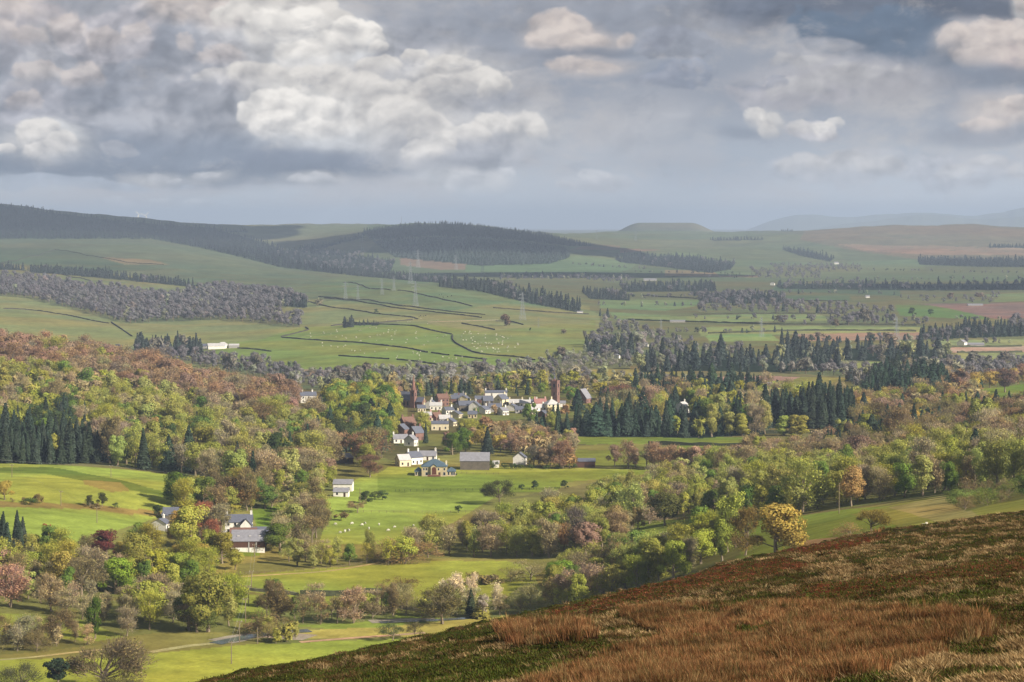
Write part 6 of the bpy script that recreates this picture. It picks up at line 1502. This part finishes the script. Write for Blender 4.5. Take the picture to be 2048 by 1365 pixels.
# ------------------------------------------------------------------ moor growth: tussocks, dead bracken, rushes
def tufts(name, polys, n, h, rad, nb, w, cols, label, seed, lean=.5, box=None, neg=None, noise=None, mask_w=1.0, flat=False, cat=None):
    rs = np.random.RandomState(seed); bx = box or (230, 1020, 2100, 1400)
    px = rs.uniform(bx[0], bx[2], n * 4); py = rs.uniform(bx[1], bx[3], n * 4)
    X, Y = MOOR.hit(px, py); ok = ~np.isnan(Y) & (Y < 450) & (Y > 45); X, Y, px, py = X[ok], Y[ok], px[ok], py[ok]
    wmn = fbm(X / 6, Y / 12, 3, 21) * 14 + rs.normal(size=len(X)) * 5
    if polys: k = fieldmask(polys, px, py, wmn)
    else: k = np.ones(len(X), bool)
    if neg: k &= ~fieldmask(neg, px, py, wmn)
    if noise: k &= noise(X, Y, rs)
    X, Y = X[k][:n], Y[k][:n]
    Z = MOOR.zat(X, Y); m = len(X)
    dist = Y; grow = (1 + dist / 260)
    H = h * (.6 + .7 * rs.rand(m)) * (1 + .45 * vnoise(X / 1.8, Y / 2.6, 3)); Rr = rad * (.6 + .8 * rs.rand(m)) * grow
    ci = rs.randint(0, len(cols), m); base = np.array(cols)[ci] * (1 + rs.normal(size=(m, 1)) * .16) * (1 + .35 * fbm(X / 5, Y / 8, 2, seed + 3))[:, None]
    g = np.repeat(np.arange(m), nb); M = len(g)
    a = rs.rand(M) * 6.283; rr = np.sqrt(rs.rand(M)) * Rr[g]
    B = np.stack([X[g] + np.cos(a) * rr, Y[g] + np.sin(a) * rr, Z[g] - .04], 1)
    out = np.stack([np.cos(a), np.sin(a)], 1) * (lean * (rr / Rr[g]) + rs.normal(size=M) * .12)[:, None] + np.array([-.10, -.03])
    hh = H[g] * (.55 + .6 * rs.rand(M))
    tip = B + np.stack([out[:, 0] * hh, out[:, 1] * hh, hh * (.9 if not flat else .45)], 1)
    b2 = rs.rand(M) * 6.283; ww = (w * (.6 + .8 * rs.rand(M)) * grow[g] * .5)[:, None]
    sd_ = np.stack([np.cos(b2), np.sin(b2), np.zeros(M)], 1) * ww
    mid = B * .45 + tip * .55 + np.array([0, 0, 1.]) * (hh * .10)[:, None]
    V = np.stack([B - sd_, B + sd_, mid + sd_ * .8, tip, mid - sd_ * .8], 1).reshape(-1, 3)
    i = np.arange(M) * 5
    T = np.concatenate([np.stack([i, i + 1, i + 2], 1), np.stack([i, i + 2, i + 4], 1), np.stack([i + 4, i + 2, i + 3], 1)])
    C = base[g] * (1 + rs.normal(size=(M, 1)) * .18)
    C = np.clip(np.repeat(C, 5, 0) * 1.02, .006, .9)
    me = npmesh(name, V, T, BLADE, C); o = link(name, me)
    return tag(o, label, cat, kind=None if cat else 'stuff')
RP = RUSH; BP = BRACKEN
pale = [A(150, 124, 86), A(130, 104, 68), A(164, 140, 100), A(108, 84, 54)]
green = [A(66, 74, 28), A(54, 64, 24), A(80, 82, 36), A(72, 60, 34)]
red = [A(126, 70, 48), A(106, 56, 40), A(142, 88, 62), A(88, 52, 38)]
rush = [A(128, 90, 58), A(116, 76, 48), A(152, 110, 72), A(92, 64, 42), A(146, 120, 80), A(82, 74, 40)]
def nz(th, s=71, sc=2.2):
    return lambda X, Y, rs: (fbm(X / sc, Y / (sc * 1.6), 3, s) * 1.6 + fbm(X / 11, Y / 18, 2, 5) * .9 + rs.normal(size=len(X)) * .22) > th + np.clip((1300 - (1024 + F * X / Y)) / 500, 0, 1) * .75 * (Y < 260)
tufts('moor_grass', None, 42000, .11, .26, 12, .024, green, 'short dark green moor grass on the near shoulder', 1, .5, neg=RP)
tufts('tussock_grass', None, 26000, .21, .15, 16, .018, pale, 'bleached tussocks dotted over the near shoulder', 2, 1.1, neg=RP + BP, noise=nz(.10))
tufts('heath_litter', None, 20000, .13, .20, 12, .020, [A(84, 62, 38), A(70, 50, 32), A(96, 74, 48)], 'brown withered growth between the tussocks', 3, .8, neg=RP, noise=nz(-.15, 33, 4))
tufts('dead_bracken', BP, 20000, .14, .22, 10, .034, red, 'rust red dead bracken in streaks across the shoulder', 4, 1.2, flat=True)
tufts('rushes', [RP[0]], 17000, .42, .12, 24, .011, rush, 'dense stand of tall rust brown rushes in front', 5, .42, box=(980, 1190, 2060, 1400), noise=nz(-.55, 15, 1.6))
tufts('moor_grass', [RP[0]], 9000, .16, .2, 12, .02, green, 'green grass between the rushes', 9, .6, box=(980, 1190, 2060, 1400), noise=lambda X, Y, rs: ~nz(-.35, 15, 1.6)(X, Y, rs))
tufts('tussock_grass', [[(x0, y0) for x0, y0 in RP[0]]], 3500, .2, .14, 16, .018, pale, 'pale tufts showing between the rushes', 8, 1.0, box=(980, 1190, 2060, 1400), noise=nz(.25))
tufts('rush_clump', [RP[1]], 900, .66, .12, 34, .014, rush, 'separate bushy clump of rust rushes left of the big stand', 6, .32, box=(990, 1235, 1200, 1300), cat='rushes')
tufts('rush_clump', [[(1540, 1068), (1600, 1060), (1760, 1048), (1760, 1056), (1640, 1068), (1560, 1078)]], 700, .8, .2, 24, .03, rush, 'dark rush fringe on the skyline of the shoulder', 7, .3, box=(1530, 1040, 1780, 1085), cat='rushes')
# ------------------------------------------------------------------ sun, sky, air, camera
SUNV = Vector((.74, -.46, .50)).normalized()
sun = bpy.data.lights.new('sun', 'SUN'); sun.energy = 4.95; sun.angle = math.radians(.5); sun.color = (1, .93, .82)
so = bpy.data.objects.new('sun', sun); COL.objects.link(so)
so.rotation_euler = SUNV.to_track_quat('Z', 'Y').to_euler()
#shade_cloud(20, 150, 115, 900, 190, 210, 90, 3, 'cloud beyond the frame shading the near brown shoulder')
shade_cloud(-1750, 8800, 190, 1500, 1150, 1250, 260, 4, 'cloud beyond the frame shading the big left hill')
shade_cloud(-80, 7900, 80, 1500, 560, 900, 200, 12, 'cloud beyond the frame shading the central plantation hill')
shade_cloud(1050, 4750, 2, 1300, 330, 230, 120, 9, 'cloud beyond the frame shading part of the far plain')
shade_cloud(250, 5700, 30, 1400, 380, 260, 120, 15, 'cloud beyond the frame shading the ground before the central hill')

SKYK = .565
W = bpy.data.worlds.new('World'); SC.world = W; W.use_nodes = True
class G:
    nt = None
def L(a, b): G.nt.links.new(a, b)
def M_(op, a, b=None, c=None, clamp=False):
    n = G.nt.nodes.new('ShaderNodeMath'); n.operation = op; n.use_clamp = clamp
    for i, v in enumerate((a, b, c)):
        if v is None: continue
        if isinstance(v, (int, float)): n.inputs[i].default_value = v
        else: L(v, n.inputs[i])
    return n.outputs[0]
def VM(op, a, b=None, c=None, out=0):
    n = G.nt.nodes.new('ShaderNodeVectorMath'); n.operation = op
    for i, v in enumerate((a, b, c)):
        if v is None: continue
        if isinstance(v, (tuple, list)): n.inputs[i].default_value = v
        else: L(v, n.inputs[i])
    return n.outputs[out]
def SM(v, a, b, lo=0., hi=1.):
    n = G.nt.nodes.new('ShaderNodeMapRange'); n.interpolation_type = 'SMOOTHSTEP'
    L(v, n.inputs[0]); n.inputs[1].default_value = a; n.inputs[2].default_value = b
    n.inputs[3].default_value = lo; n.inputs[4].default_value = hi
    return n.outputs[0]
def MIX(f, a, b):
    n = G.nt.nodes.new('ShaderNodeMix'); n.data_type = 'RGBA'
    for s, v in ((0, f), (6, a), (7, b)):
        if isinstance(v, (int, float)): n.inputs[s].default_value = v
        elif isinstance(v, tuple): n.inputs[s].default_value = v + (1,)
        else: L(v, n.inputs[s])
    return n.outputs[2]
def NOISE(vec, scale, det=6, rough=.55, dist=0.):
    n = G.nt.nodes.new('ShaderNodeTexNoise'); n.noise_dimensions = '3D'
    n.inputs['Scale'].default_value = scale; n.inputs['Detail'].default_value = det
    n.inputs['Roughness'].default_value = rough; n.inputs['Distortion'].default_value = dist
    L(vec, n.inputs['Vector']); return n
def S(*rgb): return tuple(float(v) for v in A(*rgb))
def overcast(vec):
    """broken cumulus over the physical sky, for everything above and behind the view"""
    ns = G.nt.nodes.new('ShaderNodeTexSky'); ns.sky_type = 'NISHITA'; ns.sun_disc = False
    ns.sun_elevation = math.asin(SUNV.z); ns.sun_rotation = math.atan2(SUNV.x, SUNV.y); ns.air_density = 1.2; ns.dust_density = 1.5
    blue = VM('SCALE', ns.outputs[0]); blue.node.inputs['Scale'].default_value = .10
    nb = NOISE(vec, 3.0, 5, .6)
    return MIX(SM(nb.outputs[0], .38, .56), blue, S(176, 182, 192))
G.nt = W.node_tree; G.nt.nodes.clear()
tc = G.nt.nodes.new('ShaderNodeTexCoord')
bg = G.nt.nodes.new('ShaderNodeBackground'); L(overcast(tc.outputs['Generated']), bg.inputs[0]); bg.inputs[1].default_value = .42
wo = G.nt.nodes.new('ShaderNodeOutputWorld'); L(bg.outputs[0], wo.inputs[0])

# the sky ahead: a dome segment 90 km away whose clouds are worked out from direction alone
def sky_material(p0, p1):
    """clouds of one azimuth sector of the dome; masses that cannot reach the sector are skipped"""
    def near(px, rx): return px + rx * 1.9 + 70 > p0 and px - rx * 1.9 - 70 < p1
    skm = bpy.data.materials.new('sky'); skm.use_nodes = True; G.nt = skm.node_tree; G.nt.nodes.clear()
    ge = G.nt.nodes.new('ShaderNodeNewGeometry')
    dirv = VM('NORMALIZE', VM('SUBTRACT', ge.outputs['Position'], (0, 0, CAMZ)))
    sx = G.nt.nodes.new('ShaderNodeSeparateXYZ'); L(dirv, sx.inputs[0])
    hor = M_('SQRT', M_('ADD', M_('MULTIPLY', sx.outputs[0], sx.outputs[0]), M_('MULTIPLY', sx.outputs[1], sx.outputs[1])))
    az = M_('ARCTAN2', sx.outputs[0], sx.outputs[1])
    el = M_('DIVIDE', sx.outputs[2], M_('MAXIMUM', hor, .02))
    # sky coordinates: x = azimuth, y = height over the skyline, one unit = 1000 photo pixels at this lens
    cx = G.nt.nodes.new('ShaderNodeCombineXYZ')
    L(M_('MULTIPLY', az, 4.8), cx.inputs[0]); L(M_('MULTIPLY', el, 4.8), cx.inputs[1])
    P = cx.outputs[0]
    wa = NOISE(P, 4.0, 3, .5)
    P1 = VM('ADD', P, VM('MULTIPLY', VM('SUBTRACT', wa.outputs['Color'], (.5, .5, .5)), (.10, .07, 0)))
    PS = VM('MULTIPLY', P1, (1, 1.35, 1))
    def billow(vec, sc):
        """cauliflower heads: smooth cells at three sizes"""
        t = None
        for k, (s, w) in enumerate(((sc, 1.0), (sc * 2.3, .5), (sc * 5.1, .27))):
            v = G.nt.nodes.new('ShaderNodeTexVoronoi'); v.voronoi_dimensions = '2D'; v.feature = 'SMOOTH_F1'
            v.inputs['Scale'].default_value = s; v.inputs['Smoothness'].default_value = .55
            L(vec, v.inputs['Vector'])
            t = M_('MULTIPLY', v.outputs['Distance'], w) if t is None else M_('MULTIPLY_ADD', v.outputs['Distance'], w, t)
        return t
    wb = NOISE(PS, 9, 4, .6)
    PB = VM('ADD', PS, VM('MULTIPLY', VM('SUBTRACT', wb.outputs['Color'], (.5, .5, .5)), (.06, .06, 0)))
    B0 = billow(PB, 9.0); B1 = billow(VM('ADD', PB, (-.016, .022, 0)), 9.0)
    FB = NOISE(PS, 7.0, 9, .58).outputs[0]; FB2 = NOISE(VM('ADD', PS, (-.014, .022, 0)), 7.0, 9, .58).outputs[0]
    EDGE = M_('ADD', M_('MULTIPLY', M_('SUBTRACT', FB, .5), 2.2), M_('MULTIPLY', M_('SUBTRACT', B0, .62), .7))   # pushes cloud edges in and out
    WISP = M_('MULTIPLY', M_('SUBTRACT', NOISE(VM('MULTIPLY', P1, (1, 1.9, 1)), 5.0, 8, .6).outputs[0], .5), 2.6)
    RELB = M_('MULTIPLY', M_('SUBTRACT', B1, B0), 2.0)
    REL = M_('ADD', RELB, M_('MULTIPLY', M_('SUBTRACT', FB, FB2), 3.0))
    sky = MIX(SM(el, 0.0, .055), S(182, 188, 196), S(150, 156, 168))
    nv = NOISE(VM('MULTIPLY', P1, (1, 2.0, 1)), 3.0, 8, .6)
    sky = MIX(SM(nv.outputs[0], .44, .62), sky, S(182, 180, 182))
    def cloud(px, py, rx, ry, col, soft=.35, crisp=True, a=1.0, rel=0.0, tilt=.45):
        """one cloud mass: an ellipse in sky coordinates, edge torn by noise, top lit and foot shaded"""
        nonlocal sky
        if not near(px, rx): return
        cxx, cyy = (px - 1024) / 1000, (438 - py) / 1000
        rx /= 1000; ry /= 1000
        loc = VM('MULTIPLY_ADD', P1, (1 / rx, 1 / ry, 0), (-cxx / rx, -cyy / ry, 0))
        d = VM('LENGTH', loc, out=1)
        d = M_('ADD', d, M_('MULTIPLY', EDGE if crisp else WISP, .75 if crisp else .45))
        m = SM(d, 1 + (soft * .20 if crisp else soft * .8), 1 - soft * (.45 if crisp else 1), 0, a)
        c = col
        if rel:
            f = M_('ADD', .5, M_('MULTIPLY', REL, rel * .42))
            f = M_('ADD', f, M_('MULTIPLY', VM('DOT_PRODUCT', loc, (-.25, .9, 0), out=1), tilt * .4), clamp=True)
            lo = tuple(v * .55 * t for v, t in zip(col, (.96, 1.0, 1.07))); hi = tuple(min(v * 1.36, .93) for v in col)
            c = MIX(f, lo, hi)
        sky = MIX(m, sky, c)
    D1 = S(122, 130, 144); D2 = S(146, 150, 160); G1 = S(168, 168, 173); W1 = S(212, 207, 201); W2 = S(230, 225, 218); WP = S(206, 194, 186)
    for c in [
        # top left bank
        (60, 60, 420, 150, G1, .6, False, .8, .6), (40, 70, 150, 110, S(205, 193, 190), .6, True, .8, .9),
        (330, 190, 520, 160, D2, .5, False, .9, .9), (150, 110, 120, 60, G1, .5, True, .7, 1.2), (240, 75, 110, 60, S(178, 174, 178), .5, True, .8, 1.3),
        (700, 200, 330, 170, G1, .5, False, .9, 1.0), (60, 215, 130, 60, S(176, 174, 180), .6, True, .6, 1.2), (250, 260, 170, 60, G1, .6, True, .6, 1.3),
        (470, 60, 130, 70, G1, .4, True, .8, 1.3), (420, 25, 100, 35, WP, .55, False, 0.49, 1.2), (560, 130, 220, 60, S(182, 180, 184), .5, True, .8, 1.2),
        # flat dark base of the big cumulus
        (130, 325, 330, 42, S(112, 122, 138), .5, False, .98, .2), (540, 318, 330, 46, S(110, 120, 136), .5, False, .97, .2), (760, 300, 190, 45, D2, .5, False, .8, .3), (330, 310, 330, 50, D1, .5, False, .85, .4),
        # bright towers
        (600, 85, 135, 75, W2, .55, False, 0.66, 1.0), (690, 95, 80, 45, W2, .55, False, 0.66, 1.0), (590, 30, 80, 40, W1, .55, False, 0.63, 1.2), (470, 40, 60, 35, WP, .55, False, 0.56, 1.2),
        (650, 180, 150, 45, W1, .5, False, .75, .7), (370, 25, 60, 35, WP, .55, False, 0.56, 1.2),
        (600, 240, 115, 62, W2, .55, False, 0.7, .8), (700, 250, 130, 60, W2, .55, False, 0.66, .7), (820, 240, 90, 80, W1, .55, False, 0.66, .6), (860, 290, 60, 45, W1, .55, False, 0.63, .5), (640, 200, 120, 60, W1, .5, False, .7, .8),
        (920, 150, 110, 45, W1, .5, False, .8, 1.0), (1010, 262, 110, 40, W1, .55, False, 0.52, 1.0), (930, 300, 150, 40, G1, .5, False, .7, .8),
        (100, 292, 90, 45, W1, .55, False, 0.66, 1.0), (130, 270, 50, 25, W2, .5, False, .8, .6), (240, 290, 40, 18, G1, .5, True, .7, 1),
        (620, 322, 150, 24, S(112, 120, 136), .6, False, .85, .2),
        # low row under the base
        (120, 368, 300, 14, S(168, 176, 188), .7, True, .6, .6), (320, 350, 60, 16, W1, .55, False, 0.49, 1.0), (430, 352, 50, 14, W1, .55, False, 0.39, 1.0), (640, 356, 60, 14, W1, .55, False, 0.42, 1), (930, 358, 90, 24, W1, .55, False, 0.42, 1.1),
        (400, 410, 60, 14, S(196, 198, 202), .7, True, .55, .8), (230, 405, 60, 16, S(196, 196, 200), .8, True, .5, .6), (1180, 365, 80, 22, S(190, 188, 190), .7, True, .45, .8),
        # centre and right
        (1260, 30, 420, 50, D2, .5, False, .7, .6), (1120, 75, 70, 38, WP, .55, False, 0.66, .9), (1190, 88, 60, 22, WP, .55, False, 0.59, .9), (1160, 105, 130, 12, D1, .6, False, .7, .2),
        (1180, 138, 80, 22, WP, .55, False, 0.59, .7), (1010, 120, 110, 30, D2, .5, True, .6, .5), (1330, 95, 90, 35, D2, .4, True, .8, .8), (1350, 155, 80, 28, S(142, 150, 166), .4, True, .8, .8), (1500, 170, 50, 14, S(136, 146, 162), .4, True, .7, .5),
        (1290, 250, 110, 60, S(182, 181, 184), .7, False, .7, .4), 
        (1700, 10, 330, 42, S(104, 112, 128), .5, False, .95, .5), (1740, 75, 160, 55, S(98, 114, 134), .45, True, .97, .3), (1850, 120, 150, 40, S(104, 118, 136), .5, False, .85, .3), (1960, 30, 120, 28, S(96, 104, 120), .5, False, .9, .4),
        (1975, 100, 100, 45, WP, .55, False, 0.66, .8), (2040, 130, 90, 40, S(206, 190, 184), .5, False, .8, .6), (2030, 20, 26, 34, W1, .55, False, 0.63, 1.0), (1990, 165, 130, 22, D1, .5, False, .75, .4),
        (1620, 110, 110, 25, G1, .6, True, .6, .9), (1680, 170, 210, 45, S(178, 175, 178), .5, False, .75, .5), (1560, 190, 130, 35, S(182, 178, 182), .5, True, .6, .6),
        (1470, 268, 60, 16, D1, .7, False, .6, .3), (1522, 245, 36, 28, W1, .55, False, 0.66, .6), (1610, 258, 60, 22, S(198, 194, 196), .4, True, .85, .8), 
        (1990, 235, 90, 40, WP, .55, False, 0.59, .7), (1980, 275, 160, 18, D2, .6, False, .7, .3), (1700, 330, 200, 36, S(180, 180, 184), .6, True, .6, .8), (1930, 340, 130, 40, S(176, 176, 182), .6, True, .5, 1.1),
        (1420, 330, 140, 70, S(150, 161, 176), .8, False, .5, .0), (1800, 400, 260, 12, S(180, 184, 190), .8, False, .5, .2),
    ]:
        cloud(*c)
    def puff(px, py, rx, ry, col, a=.95, rel=.5, rag=.42):
        """one cauliflower head: crisp lit crown that melts into the mass beneath"""
        nonlocal sky
        if not near(px, rx): return
        cxx, cyy = (px - 1024) / 1000, (438 - py) / 1000
        rx *= 1.12 / 1000; ry *= 1.15 / 1000
        loc = VM('MULTIPLY_ADD', PF, (1 / rx, 1 / ry, 0), (-cxx / rx, -cyy / ry, 0))
        d = M_('MULTIPLY_ADD', EDGE, rag, VM('LENGTH', loc, out=1))
        ly = VM('DOT_PRODUCT', loc, (-.12, 1, 0), out=1)
        m = M_('MULTIPLY', SM(d, 1.06, .70 if rag > .5 else .80, 0, a), SM(ly, -1.0, .25, 0, 1))
        f = M_('ADD', M_('MULTIPLY_ADD', REL, rel, .50), M_('MULTIPLY', ly, .38), clamp=True)
        lo = tuple(v * .66 * t for v, t in zip(col, (.97, .99, 1.05))); hi = tuple(min(v * 1.22, .97) for v in col)
        sky = MIX(m, sky, MIX(f, lo, hi))
    wf = NOISE(P, 16, 4, .6)
    PF = VM('ADD', VM('ADD', P, VM('MULTIPLY', VM('SUBTRACT', wa.outputs['Color'], (.5, .5, .5)), (.04, .03, 0))), VM('MULTIPLY', VM('SUBTRACT', wf.outputs['Color'], (.5, .5, .5)), (.035, .03, 0)))
    for col, L_ in ((WP, [(40, 30, 50, 30), (15, 75, 40, 30), (70, 85, 40, 22), (150, 70, 42, 36), (225, 88, 32, 30), (290, 75, 26, 26), (345, 18, 30, 20), (372, 48, 26, 18), (382, 95, 30, 22), (420, 20, 34, 22), (95, 150, 50, 26), (190, 160, 50, 28), (60, 210, 40, 24), (440, 120, 60, 26)]),
                    (W1, [(455, 45, 28, 22), (495, 35, 36, 28), (540, 22, 34, 26), (590, 18, 42, 28), (640, 25, 40, 28), (665, 52, 40, 30), (430, 160, 46, 20), (520, 150, 60, 24)]),
                    (W2, [(700, 75, 36, 28), (735, 84, 30, 32), (752, 102, 20, 16), (565, 75, 58, 48), (612, 62, 50, 40), (655, 100, 50, 30), (600, 115, 60, 26)]),
                    (W1, [(640, 165, 80, 26), (720, 180, 70, 28), (800, 195, 70, 30), (910, 140, 54, 28), (945, 165, 50, 26), (985, 180, 34, 26), (870, 175, 50, 24), (760, 140, 46, 22), (830, 120, 34, 20)]),
                    (W2, [(505, 236, 32, 28), (540, 216, 42, 34), (577, 206, 36, 30), (612, 226, 46, 34), (662, 232, 46, 32), (702, 250, 42, 28), (555, 256, 62, 32), (640, 262, 60, 26)]),
                    (W1, [(765, 236, 62, 40), (822, 232, 50, 44), (862, 268, 42, 48), (884, 292, 26, 30), (845, 304, 42, 24), (985, 252, 42, 26), (1040, 256, 38, 26), (1074, 264, 22, 20), (940, 270, 40, 22)]),
                    (W1, [(75, 276, 38, 28), (106, 266, 30, 24), (142, 290, 34, 24), (98, 306, 46, 20), (30, 302, 24, 14)]),
                    (WP, [(1085, 54, 28, 24), (1116, 44, 32, 26), (1150, 60, 36, 28), (1112, 82, 62, 24), (1172, 86, 50, 20), (1242, 86, 26, 18), (1150, 134, 60, 18), (1205, 140, 46, 18)]),
                    (W1, [(1508, 236, 28, 20), (1545, 246, 26, 20), (1526, 266, 26, 20), (1600, 254, 34, 16), (1636, 262, 30, 20), (1664, 248, 22, 12)]),
                    (WP, [(1905, 92, 42, 30), (1955, 80, 52, 32), (2010, 88, 50, 40), (2044, 122, 42, 40), (1950, 122, 62, 24), (2034, 24, 26, 34), (1980, 236, 46, 28), (2030, 226, 42, 28), (1945, 256, 42, 18)]),
                    (S(192, 192, 194), [(320, 350, 32, 14), (355, 356, 24, 9), (422, 352, 28, 11), (645, 358, 28, 12), (600, 362, 24, 9), (925, 362, 36, 20), (968, 352, 32, 16), (1010, 344, 22, 12), (900, 378, 20, 10), (1180, 352, 32, 15), (1130, 372, 26, 10), (405, 408, 30, 9), (230, 402, 34, 10), (330, 396, 24, 8)]),
                    (S(182, 180, 180), [(1600, 330, 50, 22), (1680, 325, 60, 24), (1760, 335, 50, 20), (1900, 350, 40, 22), (1960, 330, 50, 24), (2020, 350, 40, 26), (1560, 120, 44, 18), (1610, 130, 40, 18), (1590, 185, 60, 24), (1690, 160, 80, 26)])):
        for q in L_: puff(*q, col, *((.55, .6, .9) if q[0] < 445 and q[1] < 230 else (.7, .5, .8) if q[1] > 325 or q[0] > 1480 else (.8, .5, .65) if q[0] > 1000 else (.95, .5, .45)))
    for q in [(1330, 78, 46, 22), (1300, 100, 34, 16), (1350, 150, 44, 24), (1290, 165, 40, 18), (1500, 176, 30, 12), (1545, 156, 16, 6), (1545, 170, 20, 10)]: puff(*q, S(146, 150, 162), .6, .5, 1.0)
    v3 = MIX(SM(el, .13, .20), sky, overcast(dirv))
    final = MIX(SM(M_('ABSOLUTE', az), .55, .35), overcast(dirv), v3)
    # thin torn shreds over everything, so no mass sits alone
    sh = NOISE(VM('MULTIPLY', P1, (1, 1.7, 1)), 9.0, 10, .68).outputs[0]
    k1 = SM(sh, .52, .70, 0, .30); final = MIX(k1, final, S(196, 190, 186))
    k2 = SM(sh, .45, .32, 0, .30); final = MIX(k2, final, S(134, 140, 152))
    em = G.nt.nodes.new('ShaderNodeEmission'); L(final, em.inputs[0]); L(SM(el, .055, .0, SKYK, SKYK * 1.35), em.inputs[1])
    wo = G.nt.nodes.new('ShaderNodeOutputMaterial'); L(em.outputs[0], wo.inputs[0])
    try: skm.cycles.emission_sampling = 'NONE'
    except Exception: pass
    return skm
aa = np.linspace(-.62, .62, 41); ee = np.linspace(-.02, .30, 13)
V = np.array([[90000 * math.sin(a) , 90000 * math.cos(a), CAMZ + 90000 * e] for e in ee for a in aa])
SEG = [-9999, -20, 200, 420, 560, 700, 860, 1060, 1300, 1540, 1780, 1960, 9999]
edges = [math.atan((p - 1024) / F) for p in SEG[1:-1]]
aa = np.unique(np.round(np.concatenate([aa, edges]), 6))
V = np.array([[90000 * math.sin(a) , 90000 * math.cos(a), CAMZ + 90000 * e] for e in ee for a in aa])
na = len(aa); ii = np.arange(len(V)).reshape(13, na)
me = npmesh('sky', V, np.stack([ii[:-1, :-1], ii[1:, :-1], ii[1:, 1:], ii[:-1, 1:]], -1).reshape(-1, 4), None, None, True)
for q in range(len(SEG) - 1): me.materials.append(sky_material(SEG[q], SEG[q + 1]))
midx = np.searchsorted(np.array(edges) - 1e-5, (aa[:-1] + aa[1:]) / 2)
me.polygons.foreach_set('material_index', np.tile(midx, 12).astype(np.int32))
tag(link('sky', me), 'cloudy afternoon sky with bright cumulus and grey veils', 'sky', kind='structure')

# air: one even box of haze
if not NOHAZE:
    m, hn, out = newmat('air')
    pv = N(hn, 'ShaderNodeVolumePrincipled'); pv.inputs['Density'].default_value = 6.3e-5
    pv.inputs['Color'].default_value = (.50, .605, .78, 1); pv.inputs['Anisotropy'].default_value = 0.0
    hn.links.new(pv.outputs[0], out.inputs[1])
    mb = MB(); mb.box(-45000, 45000, -400, 72000, -120, 330)
    tag(mb.build('haze', m), 'blue haze thickening towards the far hills', 'haze', kind='stuff')

cam = bpy.data.cameras.new('camera'); cam.sensor_width = 36; cam.lens = 36 * F / 2048
cam.clip_start = .5; cam.clip_end = 120000
co = bpy.data.objects.new('camera', cam); COL.objects.link(co)
co.location = (0, 0, CAMZ); co.rotation_euler = (math.pi / 2 - TH, 0, 0)
SC.camera = co
SC.view_settings.view_transform = 'Standard'; SC.view_settings.look = 'None'; SC.view_settings.gamma = 1
SC.view_settings.exposure = .86
cy = SC.cycles
cy.max_bounces = 4; cy.diffuse_bounces = 2; cy.glossy_bounces = 1; cy.transmission_bounces = 2; cy.transparent_max_bounces = 4; cy.volume_bounces = 0
cy.use_denoising = True; cy.caustics_reflective = False; cy.caustics_refractive = False
try: cy.denoiser = 'OPENIMAGEDENOISE'
except Exception: pass
